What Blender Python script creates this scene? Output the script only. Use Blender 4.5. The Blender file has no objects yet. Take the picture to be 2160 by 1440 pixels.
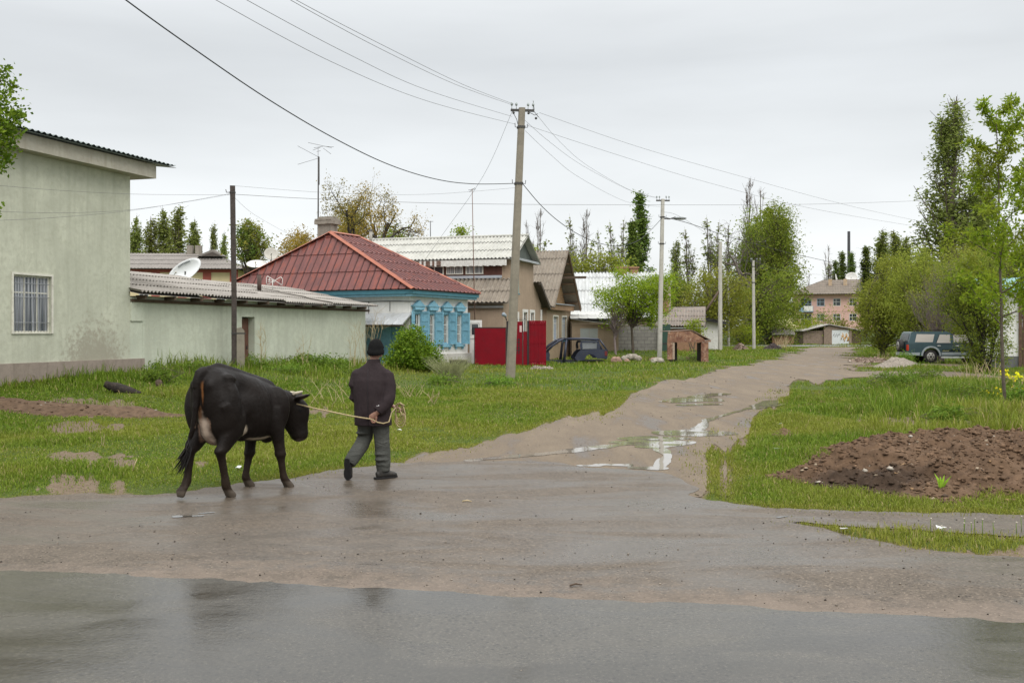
import bpy, bmesh, math, random
import numpy as np
from mathutils import Vector, Matrix

scene = bpy.context.scene
COL = scene.collection
R = math.radians
random.seed(5)

# ------------------------------------------------------------------ camera, sky, sun, exposure
F, CX, HY, CH = 2100.0, 1080.0, 698.0, 1.8      # focal length and horizon measured on the 2160 x 1440 photo
cam_d = bpy.data.cameras.new("camera")
cam = bpy.data.objects.new("camera", cam_d)
COL.objects.link(cam)
cam.location = (0, 0, CH)
cam.rotation_euler = (R(90), 0, 0)
cam_d.sensor_fit = 'HORIZONTAL'
cam_d.sensor_width = 36.0
cam_d.lens = F / 2160 * 36
cam_d.shift_y = -(720 - HY) / 2160
cam_d.clip_start = 0.1
cam_d.clip_end = 6000
scene.camera = cam
scene.render.resolution_x, scene.render.resolution_y = 1024, 682
scene.view_settings.view_transform = 'Standard'
scene.view_settings.look = 'None'
scene.view_settings.gamma = 1
scene.view_settings.exposure = 0.14
scene.cycles.max_bounces = 8
scene.cycles.transparent_max_bounces = 8

SUN_EL, SUN_AZ = 50.0, 158.0
world = bpy.data.worlds.new("World")
scene.world = world
world.use_nodes = True
wn, wl = world.node_tree.nodes, world.node_tree.links
wn.clear()
w_out = wn.new("ShaderNodeOutputWorld")
w_bg = wn.new("ShaderNodeBackground")
w_sky = wn.new("ShaderNodeTexSky")
w_sky.sky_type = 'NISHITA'
w_sky.sun_disc = False
w_sky.sun_elevation = R(SUN_EL)
w_sky.sun_rotation = R(SUN_AZ)
w_skys = wn.new("ShaderNodeVectorMath"); w_skys.operation = 'SCALE'; w_skys.inputs['Scale'].default_value = 0.10
wl.new(w_sky.outputs[0], w_skys.inputs[0])
w_tc = wn.new("ShaderNodeTexCoord")
w_sep = wn.new("ShaderNodeSeparateXYZ"); wl.new(w_tc.outputs['Generated'], w_sep.inputs[0])
# overcast luminance by elevation: bright band on the horizon, greyer veil above it, brightest overhead
w_r = wn.new("ShaderNodeValToRGB"); wl.new(w_sep.outputs['Z'], w_r.inputs[0])
cr = w_r.color_ramp
cr.elements[0].position = 0.0; cr.elements[0].color = (.83, .85, .852, 1)
cr.elements[1].position = 1.0; cr.elements[1].color = (2.3, 2.33, 2.36, 1)
for p, c in ((.09, (.80, .82, .825)), (.16, (.725, .75, .762)), (.26, (.625, .65, .668)), (.36, (.76, .785, .80)), (.6, (1.6, 1.62, 1.64))):
    e = cr.elements.new(p); e.color = (*c, 1)
w_map = wn.new("ShaderNodeMapping"); w_map.inputs['Scale'].default_value = (1.3, 1.3, 5.0)
wl.new(w_tc.outputs['Generated'], w_map.inputs[0])
w_n = wn.new("ShaderNodeTexNoise"); w_n.inputs['Scale'].default_value = 1.6; w_n.inputs['Detail'].default_value = 5
w_n.inputs['Roughness'].default_value = .48
wl.new(w_map.outputs[0], w_n.inputs['Vector'])
w_nr = wn.new("ShaderNodeMapRange"); w_nr.inputs['From Min'].default_value = .3; w_nr.inputs['From Max'].default_value = .7
w_nr.inputs['To Min'].default_value = .91; w_nr.inputs['To Max'].default_value = 1.08
wl.new(w_n.outputs[0], w_nr.inputs[0])
w_mul = wn.new("ShaderNodeVectorMath"); w_mul.operation = 'SCALE'
w_map2 = wn.new("ShaderNodeMapping"); w_map2.inputs['Scale'].default_value = (1.0, 1.0, 8.0); w_map2.inputs['Location'].default_value = (3.1, 0, 0)
wl.new(w_tc.outputs['Generated'], w_map2.inputs[0])
w_n2 = wn.new("ShaderNodeTexNoise"); w_n2.inputs['Scale'].default_value = 2.4; w_n2.inputs['Detail'].default_value = 6; w_n2.inputs['Distortion'].default_value = .4
wl.new(w_map2.outputs[0], w_n2.inputs['Vector'])
w_nr2 = wn.new("ShaderNodeMapRange"); w_nr2.inputs['From Min'].default_value = .35; w_nr2.inputs['From Max'].default_value = .68
w_nr2.inputs['To Min'].default_value = .975; w_nr2.inputs['To Max'].default_value = 1.035
wl.new(w_n2.outputs[0], w_nr2.inputs[0])
w_mm = wn.new("ShaderNodeMath"); w_mm.operation = 'MULTIPLY'; wl.new(w_nr.outputs[0], w_mm.inputs[0]); wl.new(w_nr2.outputs[0], w_mm.inputs[1])
wl.new(w_r.outputs[0], w_mul.inputs[0]); wl.new(w_mm.outputs[0], w_mul.inputs['Scale'])
w_mix = wn.new("ShaderNodeMix"); w_mix.data_type = 'RGBA'; w_mix.inputs[0].default_value = .95
wl.new(w_skys.outputs[0], w_mix.inputs[6]); wl.new(w_mul.outputs[0], w_mix.inputs[7])
wl.new(w_mix.outputs[2], w_bg.inputs[0])
w_bg.inputs[1].default_value = 1.10
wl.new(w_bg.outputs[0], w_out.inputs[0])

sun_d = bpy.data.lights.new("sun", 'SUN')
sun_d.energy = 1.5
sun_d.angle = R(35)
sun_d.color = (1.0, .97, .92)
sun = bpy.data.objects.new("sun", sun_d)
COL.objects.link(sun)
_el, _az = R(SUN_EL), R(SUN_AZ)
_dir = Vector((math.sin(_az) * math.cos(_el), math.cos(_az) * math.cos(_el), math.sin(_el)))
sun.rotation_euler = _dir.to_track_quat('Z', 'Y').to_euler()

# ------------------------------------------------------------------ measuring helpers (photo pixels -> points of the place)
def G(px, py, z=0.0):
    Y = (CH - z) * F / (py - HY)
    return ((px - CX) / F * Y, Y, z)
def P(px, py, Y):
    return ((px - CX) / F * Y, Y, CH - (py - HY) / F * Y)
def XA(px, Y):
    return (px - CX) / F * Y
def ZA(py, Y):
    return CH - (py - HY) / F * Y

# ------------------------------------------------------------------ noise in numpy
def _hash(ix, iy, seed):
    h = (ix.astype(np.int64) * 374761393 + iy.astype(np.int64) * 668265263 + seed * 1442695041) & 0xffffffff
    h = ((h ^ (h >> 13)) * 1274126177) & 0xffffffff
    return ((h ^ (h >> 16)) & 0xffff) / 65535.0
def vnoise(x, y, seed=0):
    x = np.asarray(x, float); y = np.asarray(y, float)
    ix, iy = np.floor(x), np.floor(y)
    fx, fy = x - ix, y - iy
    fx = fx * fx * (3 - 2 * fx); fy = fy * fy * (3 - 2 * fy)
    a = _hash(ix, iy, seed); b = _hash(ix + 1, iy, seed); c = _hash(ix, iy + 1, seed); d = _hash(ix + 1, iy + 1, seed)
    return (a * (1 - fx) + b * fx) * (1 - fy) + (c * (1 - fx) + d * fx) * fy
def fbm(x, y, seed=0, octs=4):
    s, a, t = 0, 1.0, 0
    for k in range(octs):
        s = s + a * (vnoise(np.asarray(x) * 2 ** k, np.asarray(y) * 2 ** k, seed + k * 17) - .5); t += a; a *= .55
    return s / t * 2
def sstep(a, b, x):
    t = np.clip((np.asarray(x, float) - a) / (b - a), 0, 1)
    return t * t * (3 - 2 * t)

# ------------------------------------------------------------------ object helpers
ORG = {}
def tag(o, label=None, cat=None, group=None, kind=None):
    if label: o['label'] = label
    if cat: o['category'] = cat
    if group: o['group'] = group
    if kind: o['kind'] = kind
    return o
def thing(name, label, cat, loc=(0, 0, 0), group=None):
    o = bpy.data.objects.new(name, None)
    o.empty_display_size = .3
    COL.objects.link(o)
    o.location = loc
    ORG[o] = Vector(loc)
    return tag(o, label, cat, group)
def link_mesh(name, me, parent=None, org=None):
    o = bpy.data.objects.new(name, me)
    COL.objects.link(o)
    if parent is not None:
        o.parent = parent
        ORG[o] = ORG[parent]
    else:
        ORG[o] = Vector(org or (0, 0, 0))
        o.location = ORG[o]
    return o
def np_mesh(name, V, faces, mats, parent=None, org=None, smooth=False, col=None, mi=None):
    """faces: (n, k) int array; V in world coordinates"""
    off = np.array(ORG[parent] if parent is not None else (org or (0, 0, 0)), float)
    V = np.asarray(V, float) - off
    faces = np.asarray(faces, np.int32)
    me = bpy.data.meshes.new(name)
    n, k = faces.shape
    me.vertices.add(len(V)); me.vertices.foreach_set("co", V.astype(np.float32).ravel())
    me.loops.add(n * k); me.loops.foreach_set("vertex_index", faces.ravel())
    me.polygons.add(n)
    me.polygons.foreach_set("loop_start", np.arange(0, n * k, k, dtype=np.int32))
    me.polygons.foreach_set("loop_total", np.full(n, k, np.int32))
    if smooth: me.polygons.foreach_set("use_smooth", np.ones(n, bool))
    if mi is not None: me.polygons.foreach_set("material_index", np.asarray(mi, np.int32))
    me.update(calc_edges=True)
    for m in (mats if isinstance(mats, (list, tuple)) else [mats]): me.materials.append(m)
    if col is not None:
        a = me.color_attributes.new("Col", 'FLOAT_COLOR', 'POINT')
        c = np.ones((len(V), 4), np.float32); c[:, :3] = col
        a.data.foreach_set("color", c.ravel())
    return link_mesh(name, me, parent, org)

class MB:
    """collects world-space faces, then links them as ONE mesh object"""
    def __init__(s): s.v, s.f, s.m, s.s = [], [], [], []
    def add(s, verts, faces, mi=0, smooth=False):
        n = len(s.v); s.v += [tuple(p) for p in verts]
        for f in faces:
            s.f.append([i + n for i in f]); s.m.append(mi); s.s.append(smooth)
    def quad(s, a, b, c, d, mi=0): s.add([a, b, c, d], [(0, 1, 2, 3)], mi)
    def poly(s, pts, mi=0): s.add(pts, [tuple(range(len(pts)))], mi)
    def box(s, fr, a, b, c, mi=0):
        """box in a frame fr(a,b,c)->point; a, b, c are (lo, hi)"""
        v = [fr(x, y, z) for z in c for y in b for x in a]
        s.add(v, [(0, 2, 3, 1), (4, 5, 7, 6), (0, 1, 5, 4), (2, 6, 7, 3), (0, 4, 6, 2), (1, 3, 7, 5)], mi)
    def slab(s, pts, d, mi=0):
        """polygon pts extruded by the vector d"""
        n = len(pts); d = Vector(d)
        v = [Vector(p) for p in pts] + [Vector(p) + d for p in pts]
        s.add(v, [tuple(range(n))[::-1], tuple(range(n, 2 * n))] + [(i, (i + 1) % n, n + (i + 1) % n, n + i) for i in range(n)], mi)
    def tube(s, pts, rad, n=8, mi=0, smooth=True, cap=True, squash=None, ref=None):
        pts = [Vector(p) for p in pts]
        if not isinstance(rad, (list, tuple)): rad = [rad] * len(pts)
        up = Vector(ref) if ref else Vector((0, 0, 1))
        if not ref and abs((pts[-1] - pts[0]).normalized().dot(up)) > .9: up = Vector((1, 0, 0))
        V = []
        for i, p in enumerate(pts):
            t = (pts[min(i + 1, len(pts) - 1)] - pts[max(i - 1, 0)])
            t = t.normalized() if t.length > 1e-9 else Vector((0, 0, 1))
            x = up.cross(t)
            x = x.normalized() if x.length > 1e-6 else Vector((1, 0, 0))
            y = t.cross(x)
            r = rad[i]; rx, ry = r if isinstance(r, (list, tuple)) else (r, r * (squash or 1))
            for k in range(n):
                a = 2 * math.pi * k / n
                V.append(p + x * (math.cos(a) * rx) + y * (math.sin(a) * ry))
        Fc = []
        for i in range(len(pts) - 1):
            for k in range(n):
                Fc.append((i * n + k, i * n + (k + 1) % n, (i + 1) * n + (k + 1) % n, (i + 1) * n + k))
        if cap:
            Fc.append(tuple(range(n))[::-1]); Fc.append(tuple(range((len(pts) - 1) * n, len(pts) * n)))
        s.add(V, Fc, mi, smooth)
    def ball(s, c, r, n=10, mi=0, axes=None):
        c = Vector(c); r = r if isinstance(r, (list, tuple)) else (r, r, r)
        ax = axes or (Vector((1, 0, 0)), Vector((0, 1, 0)), Vector((0, 0, 1)))
        V = [c + ax[2] * r[2]]; m = n // 2
        for i in range(1, m):
            th = math.pi * i / m
            for k in range(n):
                ph = 2 * math.pi * k / n
                V.append(c + ax[0] * (r[0] * math.sin(th) * math.cos(ph)) + ax[1] * (r[1] * math.sin(th) * math.sin(ph)) + ax[2] * (r[2] * math.cos(th)))
        V.append(c - ax[2] * r[2]); L = len(V) - 1
        Fc = [(0, 1 + k, 1 + (k + 1) % n) for k in range(n)]
        for i in range(m - 2):
            for k in range(n):
                Fc.append((1 + i * n + k, 1 + (i + 1) * n + k, 1 + (i + 1) * n + (k + 1) % n, 1 + i * n + (k + 1) % n))
        Fc += [(L, 1 + (m - 2) * n + (k + 1) % n, 1 + (m - 2) * n + k) for k in range(n)]
        s.add(V, Fc, mi, True)
    def build(s, name, mats, parent=None, org=None):
        off = ORG[parent] if parent is not None else Vector(org or (0, 0, 0))
        me = bpy.data.meshes.new(name)
        me.from_pydata([tuple(Vector(p) - off) for p in s.v], [], s.f)
        me.polygons.foreach_set("material_index", s.m)
        me.polygons.foreach_set("use_smooth", s.s)
        for m in (mats if isinstance(mats, (list, tuple)) else [mats]): me.materials.append(m)
        bm = bmesh.new(); bm.from_mesh(me); bmesh.ops.recalc_face_normals(bm, faces=bm.faces[:]); bm.to_mesh(me); bm.free()
        me.update()
        return link_mesh(name, me, parent, org)

def fuse(mb, name, voxel, mats, parent, smooth=4, fac=.5):
    """overlapping closed shapes grown together into one continuous skin (the mesh of a voxel remesh)"""
    tmp = mb.build("fuse_tmp", [], None)
    r = tmp.modifiers.new("r", 'REMESH'); r.mode = 'VOXEL'; r.voxel_size = voxel; r.use_smooth_shade = True
    if smooth:
        sm = tmp.modifiers.new("s", 'SMOOTH'); sm.iterations = smooth; sm.factor = fac
    dg = bpy.context.evaluated_depsgraph_get()
    me = bpy.data.meshes.new_from_object(tmp.evaluated_get(dg))
    bpy.data.objects.remove(tmp)
    me.name = name
    off = ORG[parent] if parent is not None else Vector((0, 0, 0))
    me.transform(Matrix.Translation(-off))
    me.materials.clear()
    for m in (mats if isinstance(mats, (list, tuple)) else [mats]): me.materials.append(m)
    return link_mesh(name, me, parent)
def verts_world(o):
    n = len(o.data.vertices); a = np.empty(n * 3, np.float32); o.data.vertices.foreach_get("co", a)
    return a.reshape(-1, 3) + np.array(ORG[o], np.float32)
def set_col(o, rgb):
    a = o.data.color_attributes.new("Col", 'FLOAT_COLOR', 'POINT')
    c = np.ones((len(o.data.vertices), 4), np.float32); c[:, :3] = rgb
    a.data.foreach_set("color", c.ravel())
def copy_tree(o, parent=None):
    c = o.copy(); COL.objects.link(c)
    if parent is not None: c.parent = parent
    for ch in list(o.children): copy_tree(ch, c)
    ORG[c] = ORG.get(o, Vector())
    return c
class Frame:
    """building frame: a along the wall, b outward from it, c up"""
    def __init__(s, o, u, v=None):
        s.o = Vector(o); u = Vector((u[0], u[1], 0)).normalized(); s.u = u
        s.v = Vector((v[0], v[1], 0)).normalized() if v else Vector((u.y, -u.x, 0))
    def __call__(s, a, b, c): return s.o + s.u * a + s.v * b + Vector((0, 0, c))
    def at(s, a, b, c=0, u=None, v=None): return Frame(s(a, b, c), u or s.u, v or s.v)

# ------------------------------------------------------------------ materials
class NT:
    def __init__(s, name):
        s.m = bpy.data.materials.new(name); s.m.use_nodes = True
        s.n, s.l = s.m.node_tree.nodes, s.m.node_tree.links
        s.n.clear()
        s.out = s.n.new("ShaderNodeOutputMaterial")
        s.b = s.n.new("ShaderNodeBsdfPrincipled")
        s.l.new(s.b.outputs[0], s.out.inputs[0])
        s.tc = s.n.new("ShaderNodeTexCoord")
    def co(s, scale=(1, 1, 1), rot=(0, 0, 0)):
        m = s.n.new("ShaderNodeMapping"); m.inputs['Scale'].default_value = scale; m.inputs['Rotation'].default_value = rot
        s.l.new(s.tc.outputs['Object'], m.inputs[0]); return m.outputs[0]
    def noise(s, scale, detail=4, rough=.55, co=None, dist=0):
        t = s.n.new("ShaderNodeTexNoise"); t.inputs['Scale'].default_value = scale; t.inputs['Detail'].default_value = detail
        t.inputs['Roughness'].default_value = rough; t.inputs['Distortion'].default_value = dist
        s.l.new(co if co is not None else s.tc.outputs['Object'], t.inputs['Vector']); return t.outputs[0]
    def ramp(s, x, lo, hi, a=0.0, b=1.0):
        r = s.n.new("ShaderNodeMapRange"); r.inputs['From Min'].default_value = lo; r.inputs['From Max'].default_value = hi
        r.inputs['To Min'].default_value = a; r.inputs['To Max'].default_value = b
        s.l.new(x, r.inputs[0]); return r.outputs[0]
    def mix(s, f, a, b, mode='MIX'):
        m = s.n.new("ShaderNodeMix"); m.data_type = 'RGBA'; m.blend_type = mode
        for i, x in ((0, f), (6, a), (7, b)):
            if isinstance(x, (int, float)): m.inputs[i].default_value = x
            elif isinstance(x, (tuple, list)): m.inputs[i].default_value = (*x[:3], 1)
            else: s.l.new(x, m.inputs[i])
        return m.outputs[2]
    def math(s, op, a, b=None):
        m = s.n.new("ShaderNodeMath"); m.operation = op
        for i, x in ((0, a), (1, b)):
            if x is None: continue
            if isinstance(x, (int, float)): m.inputs[i].default_value = x
            else: s.l.new(x, m.inputs[i])
        return m.outputs[0]
    def sep(s, v):
        m = s.n.new("ShaderNodeSeparateXYZ"); s.l.new(v, m.inputs[0]); return m.outputs
    def attr(s, name="Col"):
        a = s.n.new("ShaderNodeAttribute"); a.attribute_name = name; return a.outputs['Color']
    def island(s):
        g = s.n.new("ShaderNodeNewGeometry"); return g.outputs['Random Per Island']
    def objrand(s):
        g = s.n.new("ShaderNodeObjectInfo"); return g.outputs['Random']
    def set(s, **kw):
        for k, x in kw.items():
            i = s.b.inputs[k.replace('_', ' ')]
            if isinstance(x, (int, float)): i.default_value = x
            elif isinstance(x, (tuple, list)): i.default_value = (*x[:3], 1) if len(x) == 3 else x
            else: s.l.new(x, i)
        return s
    def bump(s, h, strength=.3, dist=.02):
        b = s.n.new("ShaderNodeBump"); b.inputs['Strength'].default_value = strength; b.inputs['Distance'].default_value = dist
        s.l.new(h, b.inputs['Height']); s.l.new(b.outputs[0], s.b.inputs['Normal']); return s

def sc(c, k): return tuple(min(1, x * k) for x in c)
def mat(name, c, rough=.8, var=.18, scale=3.0, spec=.3, metal=0.0, bump=.0, bscale=60, dirt=None, dirtamt=.5, streak=None, coat=0):
    t = NT(name)
    n1 = t.noise(scale, 5, .6)
    colr = t.mix(t.ramp(n1, .3, .7), sc(c, 1 - var), sc(c, 1 + var))
    n2 = t.noise(scale * 9, 3, .6)
    colr = t.mix(t.ramp(n2, .35, .75, 0, .35), colr, sc(c, 1 - var * 1.6))
    if dirt:
        n3 = t.noise(scale * 1.7, 6, .65, dist=.6)
        colr = t.mix(t.ramp(n3, .5, .68, 0, dirtamt), colr, dirt)
    if streak:
        n4 = t.noise(1.0, 5, .6, co=t.co((5, 5, .45)))
        colr = t.mix(t.ramp(n4, .48, .75, 0, .55), colr, streak)
    t.set(Base_Color=colr, Roughness=t.ramp(n2, .2, .8, max(0, rough - .08), min(1, rough + .08)), Specular_IOR_Level=spec, Metallic=metal)
    if coat: t.set(Coat_Weight=coat)
    if bump: t.bump(t.noise(bscale, 4, .6), bump, .01)
    return t.m

def leaf_mat(name, c1, c2, c3=None, trans=.35):
    c1, c2 = [(min(.9, c[0] * 1.42), min(.9, c[1] * 1.36), c[2] * 1.0) for c in (c1, c2)]
    t = NT(name)
    f = t.island()
    colr = t.mix(f, c1, c2); c3 = c3 and tuple(1.35 * x for x in c3)
    if c3: colr = t.mix(t.ramp(t.noise(.6, 3, .6), .48, .62), colr, c3)
    hv = t.n.new("ShaderNodeHueSaturation"); t.l.new(colr, hv.inputs['Color']); t.l.new(t.ramp(t.objrand(), 0, 1, .82, 1.15), hv.inputs['Value'])
    t.l.new(t.ramp(t.objrand(), 0, 1, .485, .51), hv.inputs['Hue'])
    colr = hv.outputs[0]
    t.set(Base_Color=colr, Roughness=.6, Specular_IOR_Level=.12)
    tr = t.n.new("ShaderNodeBsdfTranslucent"); t.l.new(colr, tr.inputs[0])
    ms = t.n.new("ShaderNodeMixShader"); ms.inputs[0].default_value = min(.5, trans + .08)
    t.l.new(t.b.outputs[0], ms.inputs[1]); t.l.new(tr.outputs[0], ms.inputs[2]); t.l.new(ms.outputs[0], t.out.inputs[0])
    return t.m
def col_mat(name, rough=.6, trans=0.0, spec=.3, nvar=.0, nscale=20, bump=0, bscale=80):
    t = NT(name)
    colr = t.attr()
    if nvar:
        colr = t.mix(t.ramp(t.noise(nscale, 4, .6), .3, .7, 0, nvar), colr, (0, 0, 0))
    t.set(Base_Color=colr, Roughness=rough, Specular_IOR_Level=spec)
    if bump: t.bump(t.noise(bscale, 4, .6), bump, .01)
    if trans:
        tr = t.n.new("ShaderNodeBsdfTranslucent"); t.l.new(colr, tr.inputs[0])
        ms = t.n.new("ShaderNodeMixShader"); ms.inputs[0].default_value = trans
        t.l.new(t.b.outputs[0], ms.inputs[1]); t.l.new(tr.outputs[0], ms.inputs[2]); t.l.new(ms.outputs[0], t.out.inputs[0])
    return t.m
# ------------------------------------------------------------------ terrain: heights and zones
def facade_d(X, Y): return (X + 11.14) * .953 - (Y - 30) * .302
def zt(X, Y):
    X = np.asarray(X, float); Y = np.asarray(Y, float)
    d = facade_d(X, Y)
    z = .52 * sstep(15, 29, Y) * (1 - .6 * sstep(33, 46, Y)) * (1 - sstep(46, 56, Y)) * sstep(8.0, .3, d)
    z = z + .45 * sstep(57, 65, Y) * (1 - sstep(85, 100, Y)) * sstep(3, 6, X) * sstep(13, 9.5, X)
    z = z + 2.3 * sstep(130, 205, Y)
    z = z - .03 * sstep(12.5, 10.5, Y) * sstep(-2.0, -4.0, X)
    g = np.clip(grass_sd(X, Y) / 1.5, 0, 1)
    z = z + (.010 + .085 * g) * fbm(X * .45, Y * .45, 3, 4) * np.clip(60 / np.maximum(Y, 1), 0, 1)
    return z
def sd_poly(X, Y, poly):
    """signed distance to a polygon, positive inside"""
    X = np.asarray(X, float); Y = np.asarray(Y, float)
    best = np.full(X.shape, 1e9); ins = np.zeros(X.shape, bool)
    n = len(poly)
    for i in range(n):
        ax, ay = poly[i][:2]; bx, by = poly[(i + 1) % n][:2]
        ex, ey = bx - ax, by - ay
        t = np.clip(((X - ax) * ex + (Y - ay) * ey) / (ex * ex + ey * ey + 1e-12), 0, 1)
        best = np.minimum(best, (X - ax - t * ex) ** 2 + (Y - ay - t * ey) ** 2)
        c = (ay > Y) != (by > Y)
        xi = ax + (Y - ay) * ex / (ey if abs(ey) > 1e-12 else 1e-12)
        ins ^= c & (X < xi)
    return np.where(ins, 1, -1) * np.sqrt(best)
def sd_line(X, Y, pts, w):
    X = np.asarray(X, float); Y = np.asarray(Y, float)
    best = np.full(X.shape, -1e9)
    for i in range(len(pts) - 1):
        ax, ay = pts[i][:2]; bx, by = pts[i + 1][:2]
        ex, ey = bx - ax, by - ay
        t = np.clip(((X - ax) * ex + (Y - ay) * ey) / (ex * ex + ey * ey + 1e-12), 0, 1)
        ww = w[i] * (1 - t) + w[i + 1] * t if isinstance(w, (list, tuple)) else w
        best = np.maximum(best, ww - np.hypot(X - ax - t * ex, Y - ay - t * ey))
    return best
GP = lambda pts: [G(*p) for p in pts]
ROAD_POLY = [(-60, 18.4), (40, -1.1), (40, -14), (-60, -14)]
APRON_POLY = GP([(-1500, 1075), (-700, 1062), (-200, 1052), (0, 1046), (200, 1036), (300, 1041), (380, 1038), (450, 1027), (540, 1018), (620, 1009), (700, 993), (780, 984), (830, 977),
                 (900, 976), (1000, 974), (1080, 972), (1180, 977), (1250, 986), (1330, 991), (1400, 999), (1450, 1014), (1482, 1033), (1462, 1047), (1500, 1059),
                 (1560, 1068), (1610, 1074), (1800, 1079), (2160, 1087), (2900, 1105), (4500, 1140), (4500, 1420), (2160, 1330), (1080, 1275), (0, 1212), (-1500, 1130)])
VERGE_POLY = GP([(1650, 1100), (1720, 1104), (1780, 1110), (1900, 1117), (2030, 1124), (2160, 1132), (2700, 1160), (2700, 1245), (2160, 1178), (2040, 1172), (1950, 1162), (1880, 1150), (1800, 1136), (1720, 1116)])
DIRT_POLY = GP([(760, 1006), (850, 972), (900, 954), (1000, 929), (1100, 904), (1200, 879), (1270, 852), (1330, 824), (1390, 806), (1480, 791), (1510, 779), (1560, 771), (1620, 761), (1665, 748), (1690, 738), (1705, 733),
                (1830, 733), (1800, 741), (1782, 748), (1800, 757), (1850, 764), (1800, 771), (1795, 778), (1830, 783), (1960, 784), (2100, 790), (2160, 796), (2160, 801), (1960, 793), (1830, 797), (1740, 802), (1690, 816),
                (1702, 830), (1660, 855), (1600, 888), (1555, 914), (1525, 930), (1492, 960), (1505, 990), (1495, 1040), (1470, 1075), (1350, 1060), (1000, 1030)])
PATCHES = [(-9.3, G(0, 872)[1], 2.4, .75), (G(120, 876)[0], G(120, 876)[1], 1.3, .6), (G(30, 905)[0], G(30, 905)[1], 1.2, .6), (G(170, 905)[0], G(170, 905)[1], .6, .5),
           (G(50, 1026)[0], G(50, 1026)[1], .7, .22), (G(-150, 1024)[0], G(-150, 1024)[1], 1.2, .5), (G(150, 968)[0], G(150, 968)[1], .55, .25), (G(320, 982)[0], G(320, 982)[1], .35, .2),
           (G(20, 975)[0], G(20, 975)[1], .5, .3), (G(1360, 806)[0], G(1360, 806)[1], 1.0, .9), (G(1890, 889)[0], G(1890, 889)[1], .7, .7), (G(2060, 895)[0], G(2060, 895)[1], .6, .6),
           (G(1560, 935)[0], G(1560, 935)[1], .5, .8), (G(2120, 1190)[0], G(2120, 1190)[1], .9, .25), (G(1900, 768)[0], G(1900, 768)[1], 2.2, 3.0), (G(1800, 765)[0], 52.0, 3.0, 1.8), (G(600, 868)[0], G(600, 868)[1], .5, .3)]
def sd_patch(X, Y):
    r = np.full(np.shape(X), -9.0)
    for (x, y, a, b) in PATCHES:
        q = np.hypot((X - x) / a, (Y - y) / b)
        r = np.maximum(r, (1 - q) * min(a, b))
    return r
def edge(X, Y, seed, amp=.16):
    s = np.clip(np.asarray(Y) / 14, .55, 3)
    return amp * s * (fbm(X / s * 1.6, Y / s * .8, seed, 3) + .75 * fbm(X / s * 7, Y / s * 3.2, seed + 50, 4))
def sd_apron(X, Y): return np.minimum(sd_poly(X, Y, APRON_POLY) + edge(X, Y, 11, .14), -(sd_poly(X, Y, VERGE_POLY) + edge(X, Y, 12, .12)))
def sd_road(X, Y): return sd_poly(X, Y, ROAD_POLY) + .10 * fbm(X * .8, Y * .8, 21) + .07 * fbm(X * 7, Y * 7, 22)
def sd_dirt(X, Y): return sd_poly(X, Y, DIRT_POLY) + edge(X, Y, 13, .48)
def sd_far(X, Y): return np.minimum(np.minimum(Y - 113.5, 124.5 - Y), X - 16 + 0 * Y)
def grass_sd(X, Y):
    """positive where turf grows"""
    r = -sd_apron(X, Y)
    r = np.minimum(r, -sd_poly(X, Y, ROAD_POLY))
    r = np.minimum(r, -sd_dirt(X, Y))
    r = np.minimum(r, -sd_far(X, Y))
    return r
def bare(X, Y):
    """0 in full turf, 1 in the middle of a worn bare patch"""
    X = np.asarray(X, float); Y = np.asarray(Y, float)
    return sstep(-.12, .22, sd_patch(X, Y) + edge(X, Y, 14, 1.3) + .22 * fbm(X * 5, Y * 3, 141, 3))

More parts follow.
